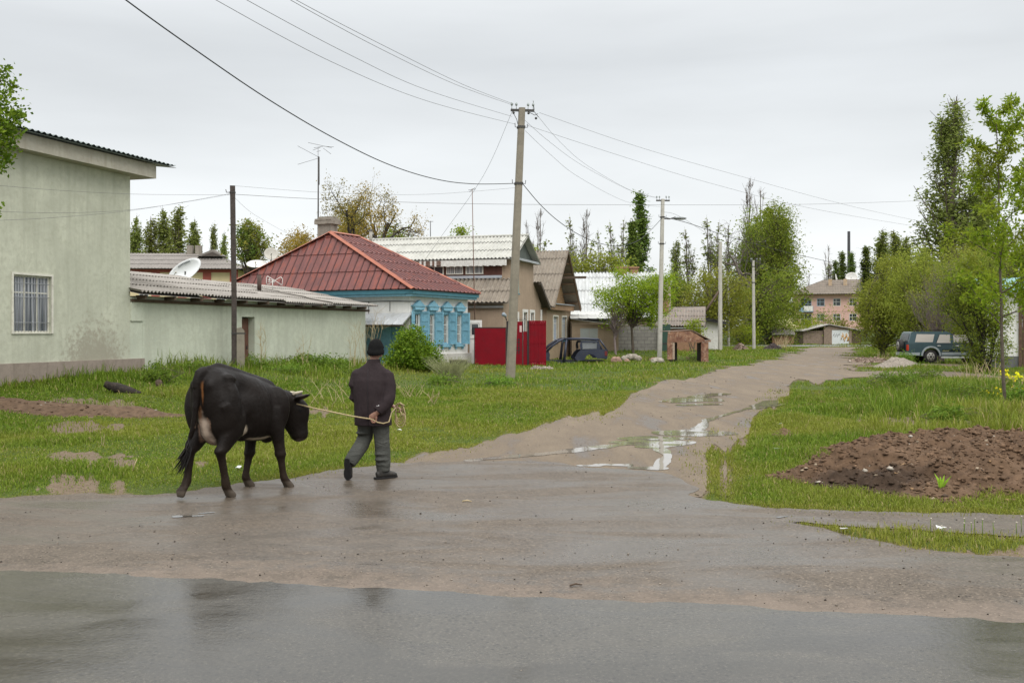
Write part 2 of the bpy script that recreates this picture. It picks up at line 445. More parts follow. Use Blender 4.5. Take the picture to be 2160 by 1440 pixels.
# one grid for every ground sheet: rows spread geometrically with distance
rows = np.concatenate([np.linspace(-60, 0, 13)[:-1], np.linspace(0, 4.2, 12)[:-1], 4.2 * 1.0105 ** np.arange(360)])
rows = np.concatenate([rows, rows[-1] * 1.06 ** np.arange(1, 70)])
ts = np.linspace(-1, 1, 301)
ts = np.sign(ts) * (np.abs(ts) * .9 + .1 * np.abs(ts) ** 3)
Wd = np.where(rows < 8, 40 - (40 - 9.0) * np.clip((rows + 10) / 18, 0, 1), np.maximum(9.0, rows * .80))
Wd = np.maximum(Wd, 9.0)
gX = Wd[:, None] * ts[None, :]
gY = np.repeat(rows[:, None], len(ts), 1)
gZ = zt(gX, gY)
def sheet(name, sd, lift, mats, col=None, XX=None, YY=None, ZZ=None, label=None):
    XX = gX if XX is None else XX; YY = gY if YY is None else YY; ZZ = gZ if ZZ is None else ZZ
    nr, nc = XX.shape
    lf = lift * np.maximum(1, YY / 16)
    V = np.stack([XX, YY, ZZ + lf], -1).reshape(-1, 3)
    S = sd.ravel()
    i = np.arange(nr - 1)[:, None] * nc + np.arange(nc - 1)[None, :]
    q = np.stack([i, i + 1, i + nc + 1, i + nc], -1).reshape(-1, 4)
    pos = (S[q] > 0).sum(1)
    full = q[pos == 4]
    faces = [tuple(f) for f in full]
    verts = [tuple(v) for v in V]
    cache = {}
    cC = None if col is None else [tuple(c) for c in col.reshape(-1, 3)]
    for f in q[(pos > 0) & (pos < 4)]:
        out = []
        for k in range(4):
            a, b = int(f[k]), int(f[(k + 1) % 4])
            if S[a] > 0: out.append(a)
            if (S[a] > 0) != (S[b] > 0):
                key = (min(a, b), max(a, b))
                if key not in cache:
                    t = S[a] / (S[a] - S[b]); va, vb = V[a], V[b]
                    verts.append(tuple(va + (vb - va) * t)); cache[key] = len(verts) - 1
                    if cC is not None: cC.append(cC[a])
                out.append(cache[key])
        if len(out) >= 3: faces.append(tuple(out))
    used = sorted({i for f in faces for i in f}); rm = {u: k for k, u in enumerate(used)}
    me = bpy.data.meshes.new(name)
    me.from_pydata([verts[u] for u in used], [], [[rm[i] for i in f] for f in faces])
    me.polygons.foreach_set("use_smooth", [True] * len(me.polygons))
    me.materials.append(mats)
    o = link_mesh(name, me)
    if cC is not None: set_col(o, np.array([cC[u] for u in used], np.float32))
    return tag(o, label, kind='structure')

# ---- ground materials
t = NT("turf soil")
n1 = t.noise(2.2, 6, .65); n2 = t.noise(26, 4, .6); n3 = t.noise(.35, 4, .6)
soil = t.mix(t.ramp(n2, .3, .7), (.105, .075, .048), (.19, .145, .10))
turf = t.mix(t.ramp(n2, .3, .72), (.026, .046, .006), (.085, .118, .016))
turf = t.mix(t.ramp(n3, .45, .65, 0, .35), turf, (.10, .10, .028))
sp = t.sep(t.attr())
fac = t.math('ADD', sp[0], t.ramp(n1, .25, .75, -.3, .3))
colr = t.mix(t.ramp(fac, .35, .65), soil, turf)
t.set(Base_Color=colr, Roughness=.9, Specular_IOR_Level=.15)
t.bump(n2, .8, .04)
M_TURF = t.m

def asphalt(name, base, grit, wet_lo, wet_hi, sand=None, ripple=False):
    t = NT(name)
    a = t.noise(.8, 6, .62, co=t.co((.55, 1.5, 1), (0, 0, .19)), dist=.6)
    b = t.noise(48, 4, .7); b2 = t.noise(26, 4, .75); c = t.noise(5, 6, .65); d = t.noise(1.1, 4, .6)
    v = t.n.new("ShaderNodeTexVoronoi"); v.inputs['Scale'].default_value = 24; t.l.new(t.tc.outputs['Object'], v.inputs['Vector'])
    v2 = t.n.new("ShaderNodeTexVoronoi"); v2.inputs['Scale'].default_value = 17; t.l.new(t.tc.outputs['Object'], v2.inputs['Vector'])
    colr = t.mix(t.ramp(c, .3, .7), sc(base, .82), sc(base, 1.18))
    colr = t.mix(t.ramp(d, .38, .62, 0, .35), colr, grit)
    colr = t.mix(t.ramp(b2, .50, .66, 0, .55), colr, grit)
    colr = t.mix(t.ramp(b, .53, .66, 0, .7), colr, sc(base, 2.3))
    colr = t.mix(t.math('MULTIPLY', t.ramp(v.outputs[0], .10, .36, .9, 0), t.ramp(d, .38, .58, .25, 1)), colr, sc(base, .26))
    colr = t.mix(t.ramp(v2.outputs[0], .04, .16, .7 if sand else .35, 0), colr, sc(base, 3.2))
    h = t.math('ADD', t.math('MULTIPLY', b2, .8), t.math('MULTIPLY', v.outputs[0], .6))
    h = t.math('ADD', h, t.math('MULTIPLY', c, .5))
    w = t.ramp(a, .42, .60)
    if sand:
        s_ = t.noise(.55, 5, .6, co=t.co((.6, 1.6, 1)))
        p = t.sep(t.tc.outputs['Object'])
        lx = t.math('ADD', t.math('SUBTRACT', p[1], 6.70), t.math('MULTIPLY', p[0], .195))
        f = t.math('ADD', t.ramp(lx, 0, 1.0, 1.0, 0), t.ramp(c, .25, .75, -.35, .35))
        f = t.math('ADD', f, t.ramp(s_, .3, .7, -.3, .3))
        colr = t.mix(t.ramp(f, .45, 1.1, 0, .55), colr, sand)
        w = t.math('MULTIPLY', w, t.ramp(f, .4, .8, 1, .1))
    colr = t.mix(t.math('MULTIPLY', w, .45), colr, sc(base, .50))
    r = t.mix(w, (wet_hi,) * 3, (wet_lo,) * 3)
    t.set(Base_Color=colr, Roughness=t.sep(r)[0], Specular_IOR_Level=t.ramp(w, 0, 1, .18, .5) if sand else .5)
    t.bump(h, .5 if not ripple else .12, .006 if not ripple else .005)
    return t.m
M_ROAD = asphalt("wet road asphalt", (.060, .053, .041), (.042, .037, .028), .10, .30, ripple=True)
M_APRON = asphalt("worn apron asphalt", (.098, .078, .058), (.064, .050, .036), .26, .58, sand=(.185, .142, .110))
t = NT("dirt road earth")
a = t.noise(.9, 6, .62, co=t.co((1.6, .38, 1), (0, 0, .32)), dist=.5); b = t.noise(22, 5, .72); c = t.noise(55, 4, .7); d = t.noise(.22, 3, .5)
colr = t.mix(t.ramp(a, .3, .7), (.098, .070, .043), (.182, .138, .088))
colr = t.mix(t.ramp(b, .42, .66, 0, .6), colr, (.088, .065, .047))
colr = t.mix(t.ramp(c, .54, .68, 0, .6), colr, (.26, .205, .14))
wet = t.ramp(a, .46, .34)
colr = t.mix(t.math('MULTIPLY', wet, .6), colr, (.070, .053, .040))
t.set(Base_Color=colr, Roughness=t.ramp(wet, 0, 1, .8, .38), Specular_IOR_Level=.4)
t.bump(t.math('ADD', t.math('MULTIPLY', a, .6), b), .6, .03)
M_DIRT = t.m
t = NT("muddy water")
t.set(Base_Color=(.20, .175, .145), Roughness=.04, Specular_IOR_Level=.9)
t.bump(t.noise(9, 2, .5), .02, .004)
M_WATER = t.m
t = NT("rain film on asphalt"); t.set(Base_Color=(.075, .068, .058), Roughness=.06, Specular_IOR_Level=.6); t.bump(t.noise(30, 3, .6), .05, .003)
M_FILM = t.m
M_FAR = mat("far asphalt", (.16, .155, .15), .6, .12, 1.0)
gcol = np.zeros(gX.shape + (3,), np.float32)
gcol[..., 0] = sstep(-.25, .35, grass_sd(gX, gY)) * .95 * (1 - bare(gX, gY))
ground = sheet("ground", np.ones(gX.shape), 0.0, M_TURF, gcol)
apron = sheet("side_street", sd_apron(gX, gY), .012, M_APRON)
road = sheet("road", sd_road(gX, gY), .022, M_ROAD)
dirt = sheet("dirt_road", np.minimum(sd_dirt(gX, gY), -sd_apron(gX, gY) + .25), .008, M_DIRT)
far = sheet("far_road", sd_far(gX, gY), .006, M_FAR)
# ---- puddles, each its own sheet of water
def puddle(lines, res=.035, lift=.013, amp=.10, mat_=None):
    """lines: list of (pixel points, pixel half-heights)"""
    segs = []
    for pts, w in lines:
        wp = GP(pts); ws = [k * p[1] ** 2 / (F * CH) for k, p in zip(w, wp)]
        segs.append((wp, ws))
    ax = np.array([p[:2] for wp, ws in segs for p in wp]); m = max(max(ws) for wp, ws in segs) + .3
    x0, y0 = ax.min(0) - m; x1, y1 = ax.max(0) + m
    nx = min(260, max(12, int((x1 - x0) / res))); ny = min(260, max(12, int((y1 - y0) / (res * 2))))
    XX, YY = np.meshgrid(np.linspace(x0, x1, nx), np.linspace(y0, y1, ny))
    S = np.full(XX.shape, -9.0)
    for wp, ws in segs: S = np.maximum(S, sd_line(XX, YY, wp, ws))
    S = S + amp * fbm(XX * 3.0, YY * 1.6, 41, 4)
    # water lies level: the mean ground height of its own place
    ZZ = zt(XX, YY)
    ZZ = np.full(XX.shape, float(ZZ[S > 0].mean()) if (S > 0).any() else 0.0) * .0 + ZZ
    return sheet("puddle", S, lift, mat_ or M_WATER, None, XX, YY, ZZ)
puddle([([(1420, 914), (1465, 914), (1512, 914)], (5, 7, 4.5)), ([(1475, 905), (1490, 888), (1545, 871), (1600, 858)], (1.4, .7, .7, .6)), ([(1600, 857), (1640, 848), (1685, 845)], (1.3, 1.8, 1))])
puddle([([(1330, 926), (1380, 925), (1430, 925)], (3.0, 4.5, 3)), ([(1370, 942), (1405, 936), (1445, 934)], (4.5, 6, 3)), ([(1300, 934), (1340, 932)], (2, 3)),
        ([(990, 972), (1080, 963), (1180, 955), (1250, 946), (1320, 938), (1360, 938)], (2.5, 2.2, 2.4, 2.6, 2, 3)), ([(1395, 948), (1412, 962), (1392, 985)], (2, 1.6, 1.6))])
puddle([([(1270, 981), (1320, 982)], (2.5, 3.2)), ([(1340, 988), (1385, 989)], (3, 3.5)), ([(1225, 983), (1260, 983)], (1.5, 2))])
puddle([([(1425, 848), (1470, 843), (1500, 846)], (2.5, 4, 2)), ([(1440, 855), (1500, 853)], (1.2, 1.8)), ([(1470, 838), (1520, 832)], (1.5, 1.5))])
puddle([([(1590, 864), (1640, 856), (1665, 852)], (.5, .8, .4))])
puddle([([(378, 1088), (425, 1087)], (1.3, .9)), ([(420, 1082), (450, 1080)], (.5, .8))], .012, .0165, .06, M_FILM)
puddle([([(1640, 1094), (1680, 1089)], (.8, 1.0))], .015, .0165, .10, M_FILM)
# ---- grass blades
rng = np.random.default_rng(7)
def grass_field(name, n, ymin, ymax, hbase, mats, seed, tmax=.66, dens=None, label="green grass growing wild beside the road"):
    rg = np.random.default_rng(seed)
    k = n * 3
    u = rg.random(k)
    p = .55
    Y = (ymin ** p + u * (ymax ** p - ymin ** p)) ** (1 / p)
    X = (rg.random(k) * 2 - 1) * tmax * Y
    g = grass_sd(X, Y)
    cl = fbm(X * .55, Y * .55, 55, 4)
    acc = ((g > -.03) | ((g > -.35 * np.clip(Y / 14, .6, 2)) & (rg.random(k) < .05))) & (rg.random(k) < np.clip(.9 + cl * 1.0, .6, 1)) & ((g < -.03) | (g > -.02 + .10 * rg.random(k) * np.clip(Y / 14, 1, 3)))
    if dens is not None: acc &= dens(X, Y)
    acc &= rg.random(k) > .90 * bare(X, Y)
    X, Y, g, cl = X[acc][:n], Y[acc][:n], g[acc][:n], cl[acc][:n]
    m = len(X)
    Z = zt(X, Y)
    s = np.maximum(Y / 12, .8)
    h = hbase * (0.55 + .9 * rg.random(m)) * (1 + 1.6 * np.clip(cl, -.22, 1)) * (.55 + .45 * sstep(0, 1.2, g)) * s ** .42
    # taller, rougher growth by the walls and under the shrubs
    fd = facade_d(X, Y)
    h *= 1 + .45 * sstep(3.0, .2, fd) * (Y > 20) * (Y < 50)
    h *= 1 + .9 * sstep(3.2, 7, X - 1.0 * (Y - 18) * .18) * (Y > 13) * (Y < 30)
    w = .0048 * s ** .85 * (.7 + .7 * rg.random(m))
    az = rg.random(m) * 2 * math.pi; lean = .15 + .75 * rg.random(m) ** 1.5
    dx, dy = np.cos(az), np.sin(az)
    fx, fy = -dy, dx
    B = np.stack([X, Y, Z - .01], -1)
    side = np.stack([fx * w, fy * w, 0 * w], -1)
    mid = B + np.stack([dx * h * lean * .35, dy * h * lean * .35, h * .58], -1)
    tip = B + np.stack([dx * h * lean, dy * h * lean, h * (1 - .35 * lean)], -1)
    V = np.stack([B - side, B + side, mid + side * .75, mid - side * .75, tip], 1).reshape(-1, 3)
    b = np.arange(m)[:, None] * 5
    Fq = np.concatenate([b + np.array([[0, 1, 2, 3]]), b + np.array([[3, 2, 4, 4]])], 0)
    tri = np.concatenate([b + np.array([[0, 1, 2]]), b + np.array([[0, 2, 3]]), b + np.array([[3, 2, 4]])], 0)
    f = rg.random(m)[:, None]; patch = sstep(-.35, .45, fbm(X * .28, Y * .28, 77, 4) + .25 * (rg.random(m) - .5))[:, None]
    c = np.array([.068, .132, .011]) * (1 - f) + np.array([.195, .270, .028]) * f
    c = c * (1 - .55 * patch) + np.array([.275, .262, .045]) * .55 * patch
    yel = (sstep(.45, .0, g) * .6)[:, None]
    c = c * (1 - yel) + np.array([.235, .225, .040]) * yel
    dry = (rg.random(m) < .06)[:, None]
    c = np.where(dry, np.array([.36, .29, .13]), c)
    col = np.repeat(c, 5, 0)
    o = np_mesh(name, V, tri, mats, col=col)
    return tag(o, label, 'grass', kind='stuff')
M_GRASS = col_mat("grass blades", .55, .35, .12)
NG = globals().get('NGRASS', 1.0)
grass_field("grass", int(520000 * NG), 9.0, 30, .050, M_GRASS, 1)
grass_field("grass", int(260000 * NG), 28, 130, .062, M_GRASS, 2)
# ------------------------------------------------------------------ building kit
def corr(mb, pts, e, period=.13, amp=.022, row=1.5, lap=.02, mi=0, under=True, per=6, t_und=.012, row0=0.0, rib=0, seam=False):
    """corrugated sheet covering a planar convex polygon; e = direction of the eave; sheets overlap up the slope"""
    pts = [Vector(p) for p in pts]; e = Vector(e).normalized()
    n = Vector((0, 0, 0))
    for i in range(1, len(pts) - 1): n += (pts[i] - pts[0]).cross(pts[i + 1] - pts[0])
    n.normalize()
    if n.z < 0: n = -n
    up = n.cross(e).normalized()
    if up.z < 0: up = -up
    o = pts[0]
    P2 = [((p - o).dot(e), (p - o).dot(up)) for p in pts]
    s0, s1 = min(p[0] for p in P2), max(p[0] for p in P2); T0 = min(p[1] for p in P2); T1 = max(p[1] for p in P2)
    ns = max(2, int((s1 - s0) / period * per))
    def span(s):
        ts_ = []
        for i in range(len(P2)):
            (a, ta), (b, tb) = P2[i], P2[(i + 1) % len(P2)]
            if abs(a - b) < 1e-9:
                if abs(s - a) < 1e-6: ts_ += [ta, tb]
                continue
            k = (s - a) / (b - a)
            if -1e-9 <= k <= 1 + 1e-9: ts_.append(ta + (tb - ta) * k)
        return (min(ts_), max(ts_)) if ts_ else (0, 0)
    cuts = []
    tt = T0 + row0
    while tt < T1 - .15: cuts.append(tt); tt += row
    cuts.append(T1)
    V, Fc, Ms = [], [], []
    S = [s0 + (s1 - s0) * (i / ns * (1 - 2e-6) + 1e-6) for i in range(ns + 1)]
    sp = [span(s) for s in S]
    def pt(s, tq, off): return o + e * s + up * tq + n * (off + (amp * max(0, math.cos(2 * math.pi * s / period)) ** rib * 2 - amp if rib else amp * math.cos(2 * math.pi * s / period)))
    for r in range(len(cuts) - 1):
        ta, tb = cuts[r], cuts[r + 1]
        jig = random.uniform(-.012, .012)
        for i in range(ns):
            q = []
            for j in (i, i + 1):
                lo, hi = max(ta + jig, sp[j][0]), min(tb + .03, sp[j][1])
                q.append((lo, max(lo, hi)))
            if q[0][1] - q[0][0] < 1e-4 and q[1][1] - q[1][0] < 1e-4: continue
            k = len(V)
            f = lambda tq: lap * max(0, 1 - (tq - ta) / (tb - ta + 1e-9))
            V += [pt(S[i], q[0][0], f(q[0][0])), pt(S[i + 1], q[1][0], f(q[1][0])), pt(S[i + 1], q[1][1], f(q[1][1])), pt(S[i], q[0][1], f(q[0][1]))]
            Fc.append((k, k + 1, k + 2, k + 3)); Ms.append(1 if rib and math.cos(2 * math.pi * (S[i] + S[i + 1]) / 2 / period) > .75 else mi)
    m0 = len(mb.m); mb.add(V, Fc, mi, False)
    if seam: mb.m[m0:] = Ms
    if under: mb.slab([p - n * (amp + t_und) for p in pts], -n * .008, mi)
    return n

def wall_open(mb, fr, w, h, openings, depth=.16, mi=0, c0=0.0, b=0.0):
    """front of a wall with real openings (a0, a1, c0, c1) and their reveals"""
    xs = sorted({0.0, w, *[v for o in openings for v in o[:2]]}); zs = sorted({c0, h, *[v for o in openings for v in o[2:4]]})
    for i in range(len(xs) - 1):
        for j in range(len(zs) - 1):
            xm, zm = (xs[i] + xs[i + 1]) / 2, (zs[j] + zs[j + 1]) / 2
            if any(o[0] < xm < o[1] and o[2] < zm < o[3] for o in openings): continue
            mb.quad(fr(xs[i], b, zs[j]), fr(xs[i + 1], b, zs[j]), fr(xs[i + 1], b, zs[j + 1]), fr(xs[i], b, zs[j + 1]), mi)
    for (a0, a1, z0, z1) in [o[:4] for o in openings]:
        d = b - depth
        mb.quad(fr(a0, b, z0), fr(a0, d, z0), fr(a0, d, z1), fr(a0, b, z1), mi)
        mb.quad(fr(a1, b, z0), fr(a1, b, z1), fr(a1, d, z1), fr(a1, d, z0), mi)
        mb.quad(fr(a0, b, z1), fr(a0, d, z1), fr(a1, d, z1), fr(a1, b, z1), mi)
        mb.quad(fr(a0, b, z0), fr(a1, b, z0), fr(a1, d, z0), fr(a0, d, z0), mi)
def shell(mb, fr, w, d, h, openings=(), depth=.16, mi=0, c0=-.4):
    """four walls; the front (b=0) carries the openings, the body lies behind it (b<0)"""
    wall_open(mb, fr, w, h, list(openings), depth, mi, c0)
    mb.quad(fr(0, 0, c0), fr(0, 0, h), fr(0, -d, h), fr(0, -d, c0), mi)
    mb.quad(fr(w, 0, c0), fr(w, -d, c0), fr(w, -d, h), fr(w, 0, h), mi)
    mb.quad(fr(0, -d, c0), fr(0, -d, h), fr(w, -d, h), fr(w, -d, c0), mi)
def glass(name, c, rough=.08): 
    t = NT(name); n = t.noise(1.2, 3, .5)
    t.set(Base_Color=t.mix(n, sc(c, .6), sc(c, 1.4)), Roughness=rough, Specular_IOR_Level=.6); return t.m
def curtain(name, c, dark):
    t = NT(name); n = t.noise(1, 3, .5, co=t.co((14, 14, .4)))
    t.set(Base_Color=t.mix(t.ramp(n, .4, .62), dark, c), Roughness=.25, Specular_IOR_Level=.5); return t.m
M_GLASS = glass("dark window glass", (.035, .042, .045))
M_CURT = curtain("curtained glass", (.45, .44, .42), (.10, .11, .115))
M_CURTB = curtain("blue curtained glass", (.20, .30, .55), (.34, .36, .36))
M_WHITE = mat("old white paint", (.66, .65, .61), .55, .1, 5, dirt=(.38, .34, .28), dirtamt=.5)
M_CREAM = mat("cream trim paint", (.62, .60, .52), .6, .1, 5, dirt=(.35, .32, .26), dirtamt=.5)
def window(parent, fr, a0, a1, z0, z1, fm, gm, mx=(.5,), mz=(), depth=.12, bar=.045, proud=.0, sill=None, surround=0, name="window"):
    """a window: frame bars, pane as sub-part, optional sill and surround"""
    mb = MB(); w, h = a1 - a0, z1 - z0; b0, b1 = -depth + proud, -depth + .05 + proud
    mb.box(fr, (a0, a0 + bar), (b0, b1), (z0, z1)); mb.box(fr, (a1 - bar, a1), (b0, b1), (z0, z1))
    mb.box(fr, (a0 + bar, a1 - bar), (b0, b1), (z0, z0 + bar)); mb.box(fr, (a0 + bar, a1 - bar), (b0, b1), (z1 - bar, z1))
    for x in mx: mb.box(fr, (a0 + w * x - bar * .4, a0 + w * x + bar * .4), (b0 + .004, b1 - .006), (z0 + bar, z1 - bar))
    for z in mz: mb.box(fr, (a0 + bar, a1 - bar), (b0 + .007, b1 - .009), (z0 + h * z - bar * .35, z0 + h * z + bar * .35))
    if surround:
        s = surround
        mb.box(fr, (a0 - s, a0 - .002), (.003, .035), (z0 - s * .4, z1 + s)); mb.box(fr, (a1 + .002, a1 + s), (.003, .035), (z0 - s * .4, z1 + s))
        mb.box(fr, (a0 - .002, a1 + .002), (.003, .035), (z1 + .002, z1 + s)); mb.box(fr, (a0 - .002, a1 + .002), (.003, .035), (z0 - s * .4, z0 - .002))
    wo = mb.build(name, fm, parent)
    pb = MB(); pb.box(fr, (a0 + bar * .5, a1 - bar * .5), (b0 + .018, b0 + .026), (z0 + bar * .5, z1 - bar * .5))
    pb.build("pane", gm, wo)
    if sill:
        sb = MB(); sb.box(fr, (a0 - .08, a1 + .08), (.002, .10), (z0 - .07 - surround * .4, z0 - .004 - surround * .4)); sb.build("sill", sill, wo)
    return wo
U = (.302, .953)           # the street's direction

# ------------------------------------------------------------------ pale green plastered building on the left, at the corner
def plaster_mat(name, c, stain, streak, blob=None, low=None, lowc=(.2, .16, .12)):
    t = NT(name)
    n = t.noise(.9, 6, .62); n2 = t.noise(7, 5, .65); n3 = t.noise(60, 3, .6); st = t.noise(1, 5, .6, co=t.co((4, 4, .35)))
    colr = t.mix(t.ramp(n, .3, .7), sc(c, .86), sc(c, 1.10))
    colr = t.mix(t.ramp(n2, .46, .70, 0, .75), colr, stain)
    colr = t.mix(t.ramp(st, .47, .70, 0, .65), colr, streak)
    colr = t.mix(t.ramp(t.noise(2.6, 6, .7, dist=.8), .58, .66, 0, .35), colr, sc(c, 1.18))
    colr = t.mix(t.ramp(n, .62, .78, 0, .4), colr, sc(c, 1.25))
    if blob:
        vm = t.n.new("ShaderNodeVectorMath"); vm.operation = 'DISTANCE'; t.l.new(t.tc.outputs['Object'], vm.inputs[0]); vm.inputs[1].default_value = blob[0]
        f = t.math('ADD', t.ramp(vm.outputs['Value'], blob[1], 0), t.ramp(n2, .25, .75, -.35, .35))
        colr = t.mix(t.ramp(f, .28, .62, 0, .8), colr, blob[2])
    if low:
        z = t.sep(t.tc.outputs['Object'])[2]
        f = t.math('ADD', t.ramp(z, low, 0), t.ramp(n2, .25, .75, -.35, .35))
        colr = t.mix(t.ramp(f, .4, .75, 0, .7), colr, lowc)
    t.set(Base_Color=colr, Roughness=.85, Specular_IOR_Level=.2)
    t.bump(t.math('ADD', n2, t.math('MULTIPLY', n3, .35)), .35, .03)
    return t.m
C0 = Vector((-11.14, 30.0, 0))
frG = Frame(C0, U)                                # a: along the street, b: towards the street
gh = thing("plaster_building", "tall pale green plastered building with one barred window at the corner", "building", (C0.x, C0.y, 0))
L0 = -16.0
frB = frG.at(L0, 0)
M_GPL = plaster_mat("pale green plaster", (.475, .482, .385), (.39, .39, .305), (.36, .365, .285), blob=((-.75, -1.9, .85), 1.9, (.30, .275, .215)))
a_w = -4.98; w0, w1 = a_w - .02, a_w + 1.28    # window on the wall
wz0, wz1 = ZA(702, 25.6), ZA(580, 25.6)
mb = MB()
wall_open(mb, frB, 16 - .55, 6.38, [(16 + w0, 16 + w1, wz0, wz1)], .14, 0, .98)
H = 6.38
e_ = -.55
mb.quad(frG(e_, 0, .98), frG(e_, 0, H), frG(e_, -9, H), frG(e_, -9, .98)); mb.quad(frG(L0, 0, .98), frG(L0, -9, .98), frG(L0, -9, H), frG(L0, 0, H)); mb.quad(frG(L0, -9, .98), frG(e_, -9, .98), frG(e_, -9, H), frG(L0, -9, H))
mb.build("wall", M_GPL, gh)
mb = MB(); M_PLINTH = plaster_mat("brown plinth render", (.29, .24, .20), (.22, .18, .15), (.17, .14, .11))
mb.box(frG, (L0 - .02, .05), (-9.02, .05), (-.4, .98)); mb.build("plinth", M_PLINTH, gh)
mb = MB()
mb.box(frG, (L0 - .5, .10), (-9.4, .42), (6.382, 6.78)); mb.build("cornice", plaster_mat("cornice boards", (.40, .375, .31), (.33, .30, .24), (.30, .27, .21)), gh)
M_ZINC = mat("weathered green sheet metal", (.135, .165, .150), .55, .18, 2, spec=.4, metal=.3)
mb = MB(); corr(mb, [frG(L0 - .6, .62, 6.84), frG(.80, .62, 6.84), frG(.80, -9.6, 8.1), frG(L0 - .6, -9.6, 8.1)], frG.u, .2, .024, 3.0)
mb.build("roof", M_ZINC, gh)
wo = window(gh, frG, w0, w1, wz0, wz1, M_CREAM, curtain("grey curtains behind glass", (.36, .37, .40), (.06, .07, .085)), (.345, .68), (.70,), .11, .05, surround=.055)
gb = MB()
for k in range(1, 12):
    x = w0 + (w1 - w0) * k / 12
    gb.tube([frG(x, -.03, wz0 + .03), frG(x, -.03, wz1 - .03)], .009, 5)
for z in (.18, .62, .86): gb.tube([frG(w0 + .03, -.02, wz0 + (wz1 - wz0) * z), frG(w1 - .03, -.02, wz0 + (wz1 - wz0) * z)], .009, 5)
gb.build("grille", mat("grey bars", (.30, .31, .32), .5), wo)

# ------------------------------------------------------------------ low green shed
sh = thing("outbuilding", "low pale green outbuilding with a sagging grey corrugated roof and brown door", "outbuilding", (C0.x, C0.y, 0))
SL = 15.2
M_GPL2 = plaster_mat("paler green plaster", (.50, .525, .425), (.42, .43, .34), (.39, .40, .32))
da = 5.35; dz0, dz1 = .25, ZA(668, 35.3)
mb = MB()
shell(mb, frG, SL, 4.0, 2.86, [(da, da + .82, dz0, dz1)], .30, 0, -.3)
mb.build("wall", M_GPL2, sh)
mb = MB(); mb.box(frG, (-.55, -.002), (-.8, .04), (2.1, 2.8)); mb.box(frG, (-.548, -.004), (-.8, .0), (-.3, 2.098)); mb.build("pilaster", M_GPL2, sh)
mb = MB(); mb.box(frG, (da + .01, da + .81), (-.30, -.25), (dz0, dz1 - .05))
do = mb.build("door", mat("rust brown door", (.13, .062, .042), .7, .2, 5), sh)
mb = MB(); mb.box(frG, (da + .66, da + .70), (-.249, -.22), (dz0 + .9, dz0 + 1.02)); mb.build("handle", mat("dull iron", (.06, .055, .05), .5), do)
M_SLATE = mat("grey asbestos sheet", (.29, .265, .235), .85, .16, 1.4, dirt=(.15, .135, .115), dirtamt=.7, streak=(.32, .30, .265), bump=.25)
mb = MB()
ez, rz = 2.93, 3.92
cuts = [-.62, 3.0, 7.6, 11.3, SL + .45]
for i in range(4):
    a, b = cuts[i], cuts[i + 1]; dz = [.0, .03, -.015, .02][i]
    k0, k1 = a / SL, b / SL
    corr(mb, [frG(a, .42, ez - .06 * math.sin(3 * k0) + dz), frG(b + .03, .42, ez - .06 * math.sin(3 * k1) + dz), frG(b + .03, -4.3, rz + dz - .1 * k1), frG(a, -4.3, rz + dz - .1 * k0)], frG.u, .17, .036, 1.25, .04, row0=[0, .06, -.05, .03][i] * 0, under=True)
mb.build("roof", M_SLATE, sh)
M_OLDWOOD = mat("old brown timber", (.095, .066, .046), .85, .25, 8, bump=.3)
for k in range(12):
    mb = MB(); x = -.3 + k * 1.33
    mb.box(frG, (x, x + .09), (.004, .34 + .05 * (k % 3)), (2.76, 2.868)); mb.build("rafter", M_OLDWOOD, sh)
mb = MB(); mb.box(frG, (-.55, SL + .3), (.002, .06), (2.66, 2.758)); mb.build("beam", M_OLDWOOD, sh)

# ------------------------------------------------------------------ white house with red hip roof and blue shutters
HU = Vector((.425, .905)).normalized()
HC = Vector((-4.61, 45.0, 0))
frH = Frame(HC, HU)                                        # street face, a to the back, b to the street
HL = 5.6
frL = Frame(HC, (HU.y * -1, HU.x), (-HU.x, -HU.y))          # face towards the camera's left; a runs away from the street
HW = 10.6
hh = thing("white_house", "whitewashed house with red hip roof, blue fascia and blue shuttered windows", "house", (HC.x, HC.y, 0))
M_LIME = plaster_mat("whitewash", (.74, .725, .69), (.64, .62, .58), (.60, .58, .54))
M_LIMEB = M_LIME
ez = 3.42
mb = MB()
win = []
for k, a in enumerate((.34, 1.66, 3.02, 4.36)): win.append((a, a + .54, 1.20, 2.60))
wall_open(mb, frH, HL, ez, win, .12, 0, .70)
wall_open(mb, frL, HW, ez, [(.35, 2.9, .05, 2.05)], .5, 0, -.2)
mb.quad(frH(HL, 0, -.3), frH(HL, -HW, -.3), frH(HL, -HW, ez), frH(HL, 0, ez)); mb.quad(frH(0, -HW, -.3), frH(HL, -HW, -.3), frH(HL, -HW, ez), frH(0, -HW, ez))
mb.build("wall", M_LIME, hh)
mb = MB(); mb.box(frH, (.0, HL + .25), (-.3, .09), (-.3, .70)); mb.build("plinth", plaster_mat("dirty whitewash", (.52, .50, .46), (.42, .40, .36), (.36, .33, .28), low=.6), hh)
M_BLUE = mat("sky blue paint", (.215, .430, .540), .6, .14, 4, dirt=(.09, .22, .30), dirtamt=.5)
M_TEAL = mat("faded teal paint", (.060, .180, .225), .6, .14, 4)
o = .42
mb = MB()
mb.box(frH, (-o, HL + o), (.02, o), (ez + .05, ez + .28)); mb.box(frL, (-.018, HW + o), (.02, o), (ez + .048, ez + .278))
mb.build("fascia", M_TEAL, hh)
mb = MB(); mb.box(frH, (-o + .05, HL + o - .05), (.022, o * .8), (ez - .05, ez + .046)); mb.box(frL, (.02, HW), (.022, o * .8), (ez - .052, ez + .044)); mb.build("cornice", M_BLUE, hh)
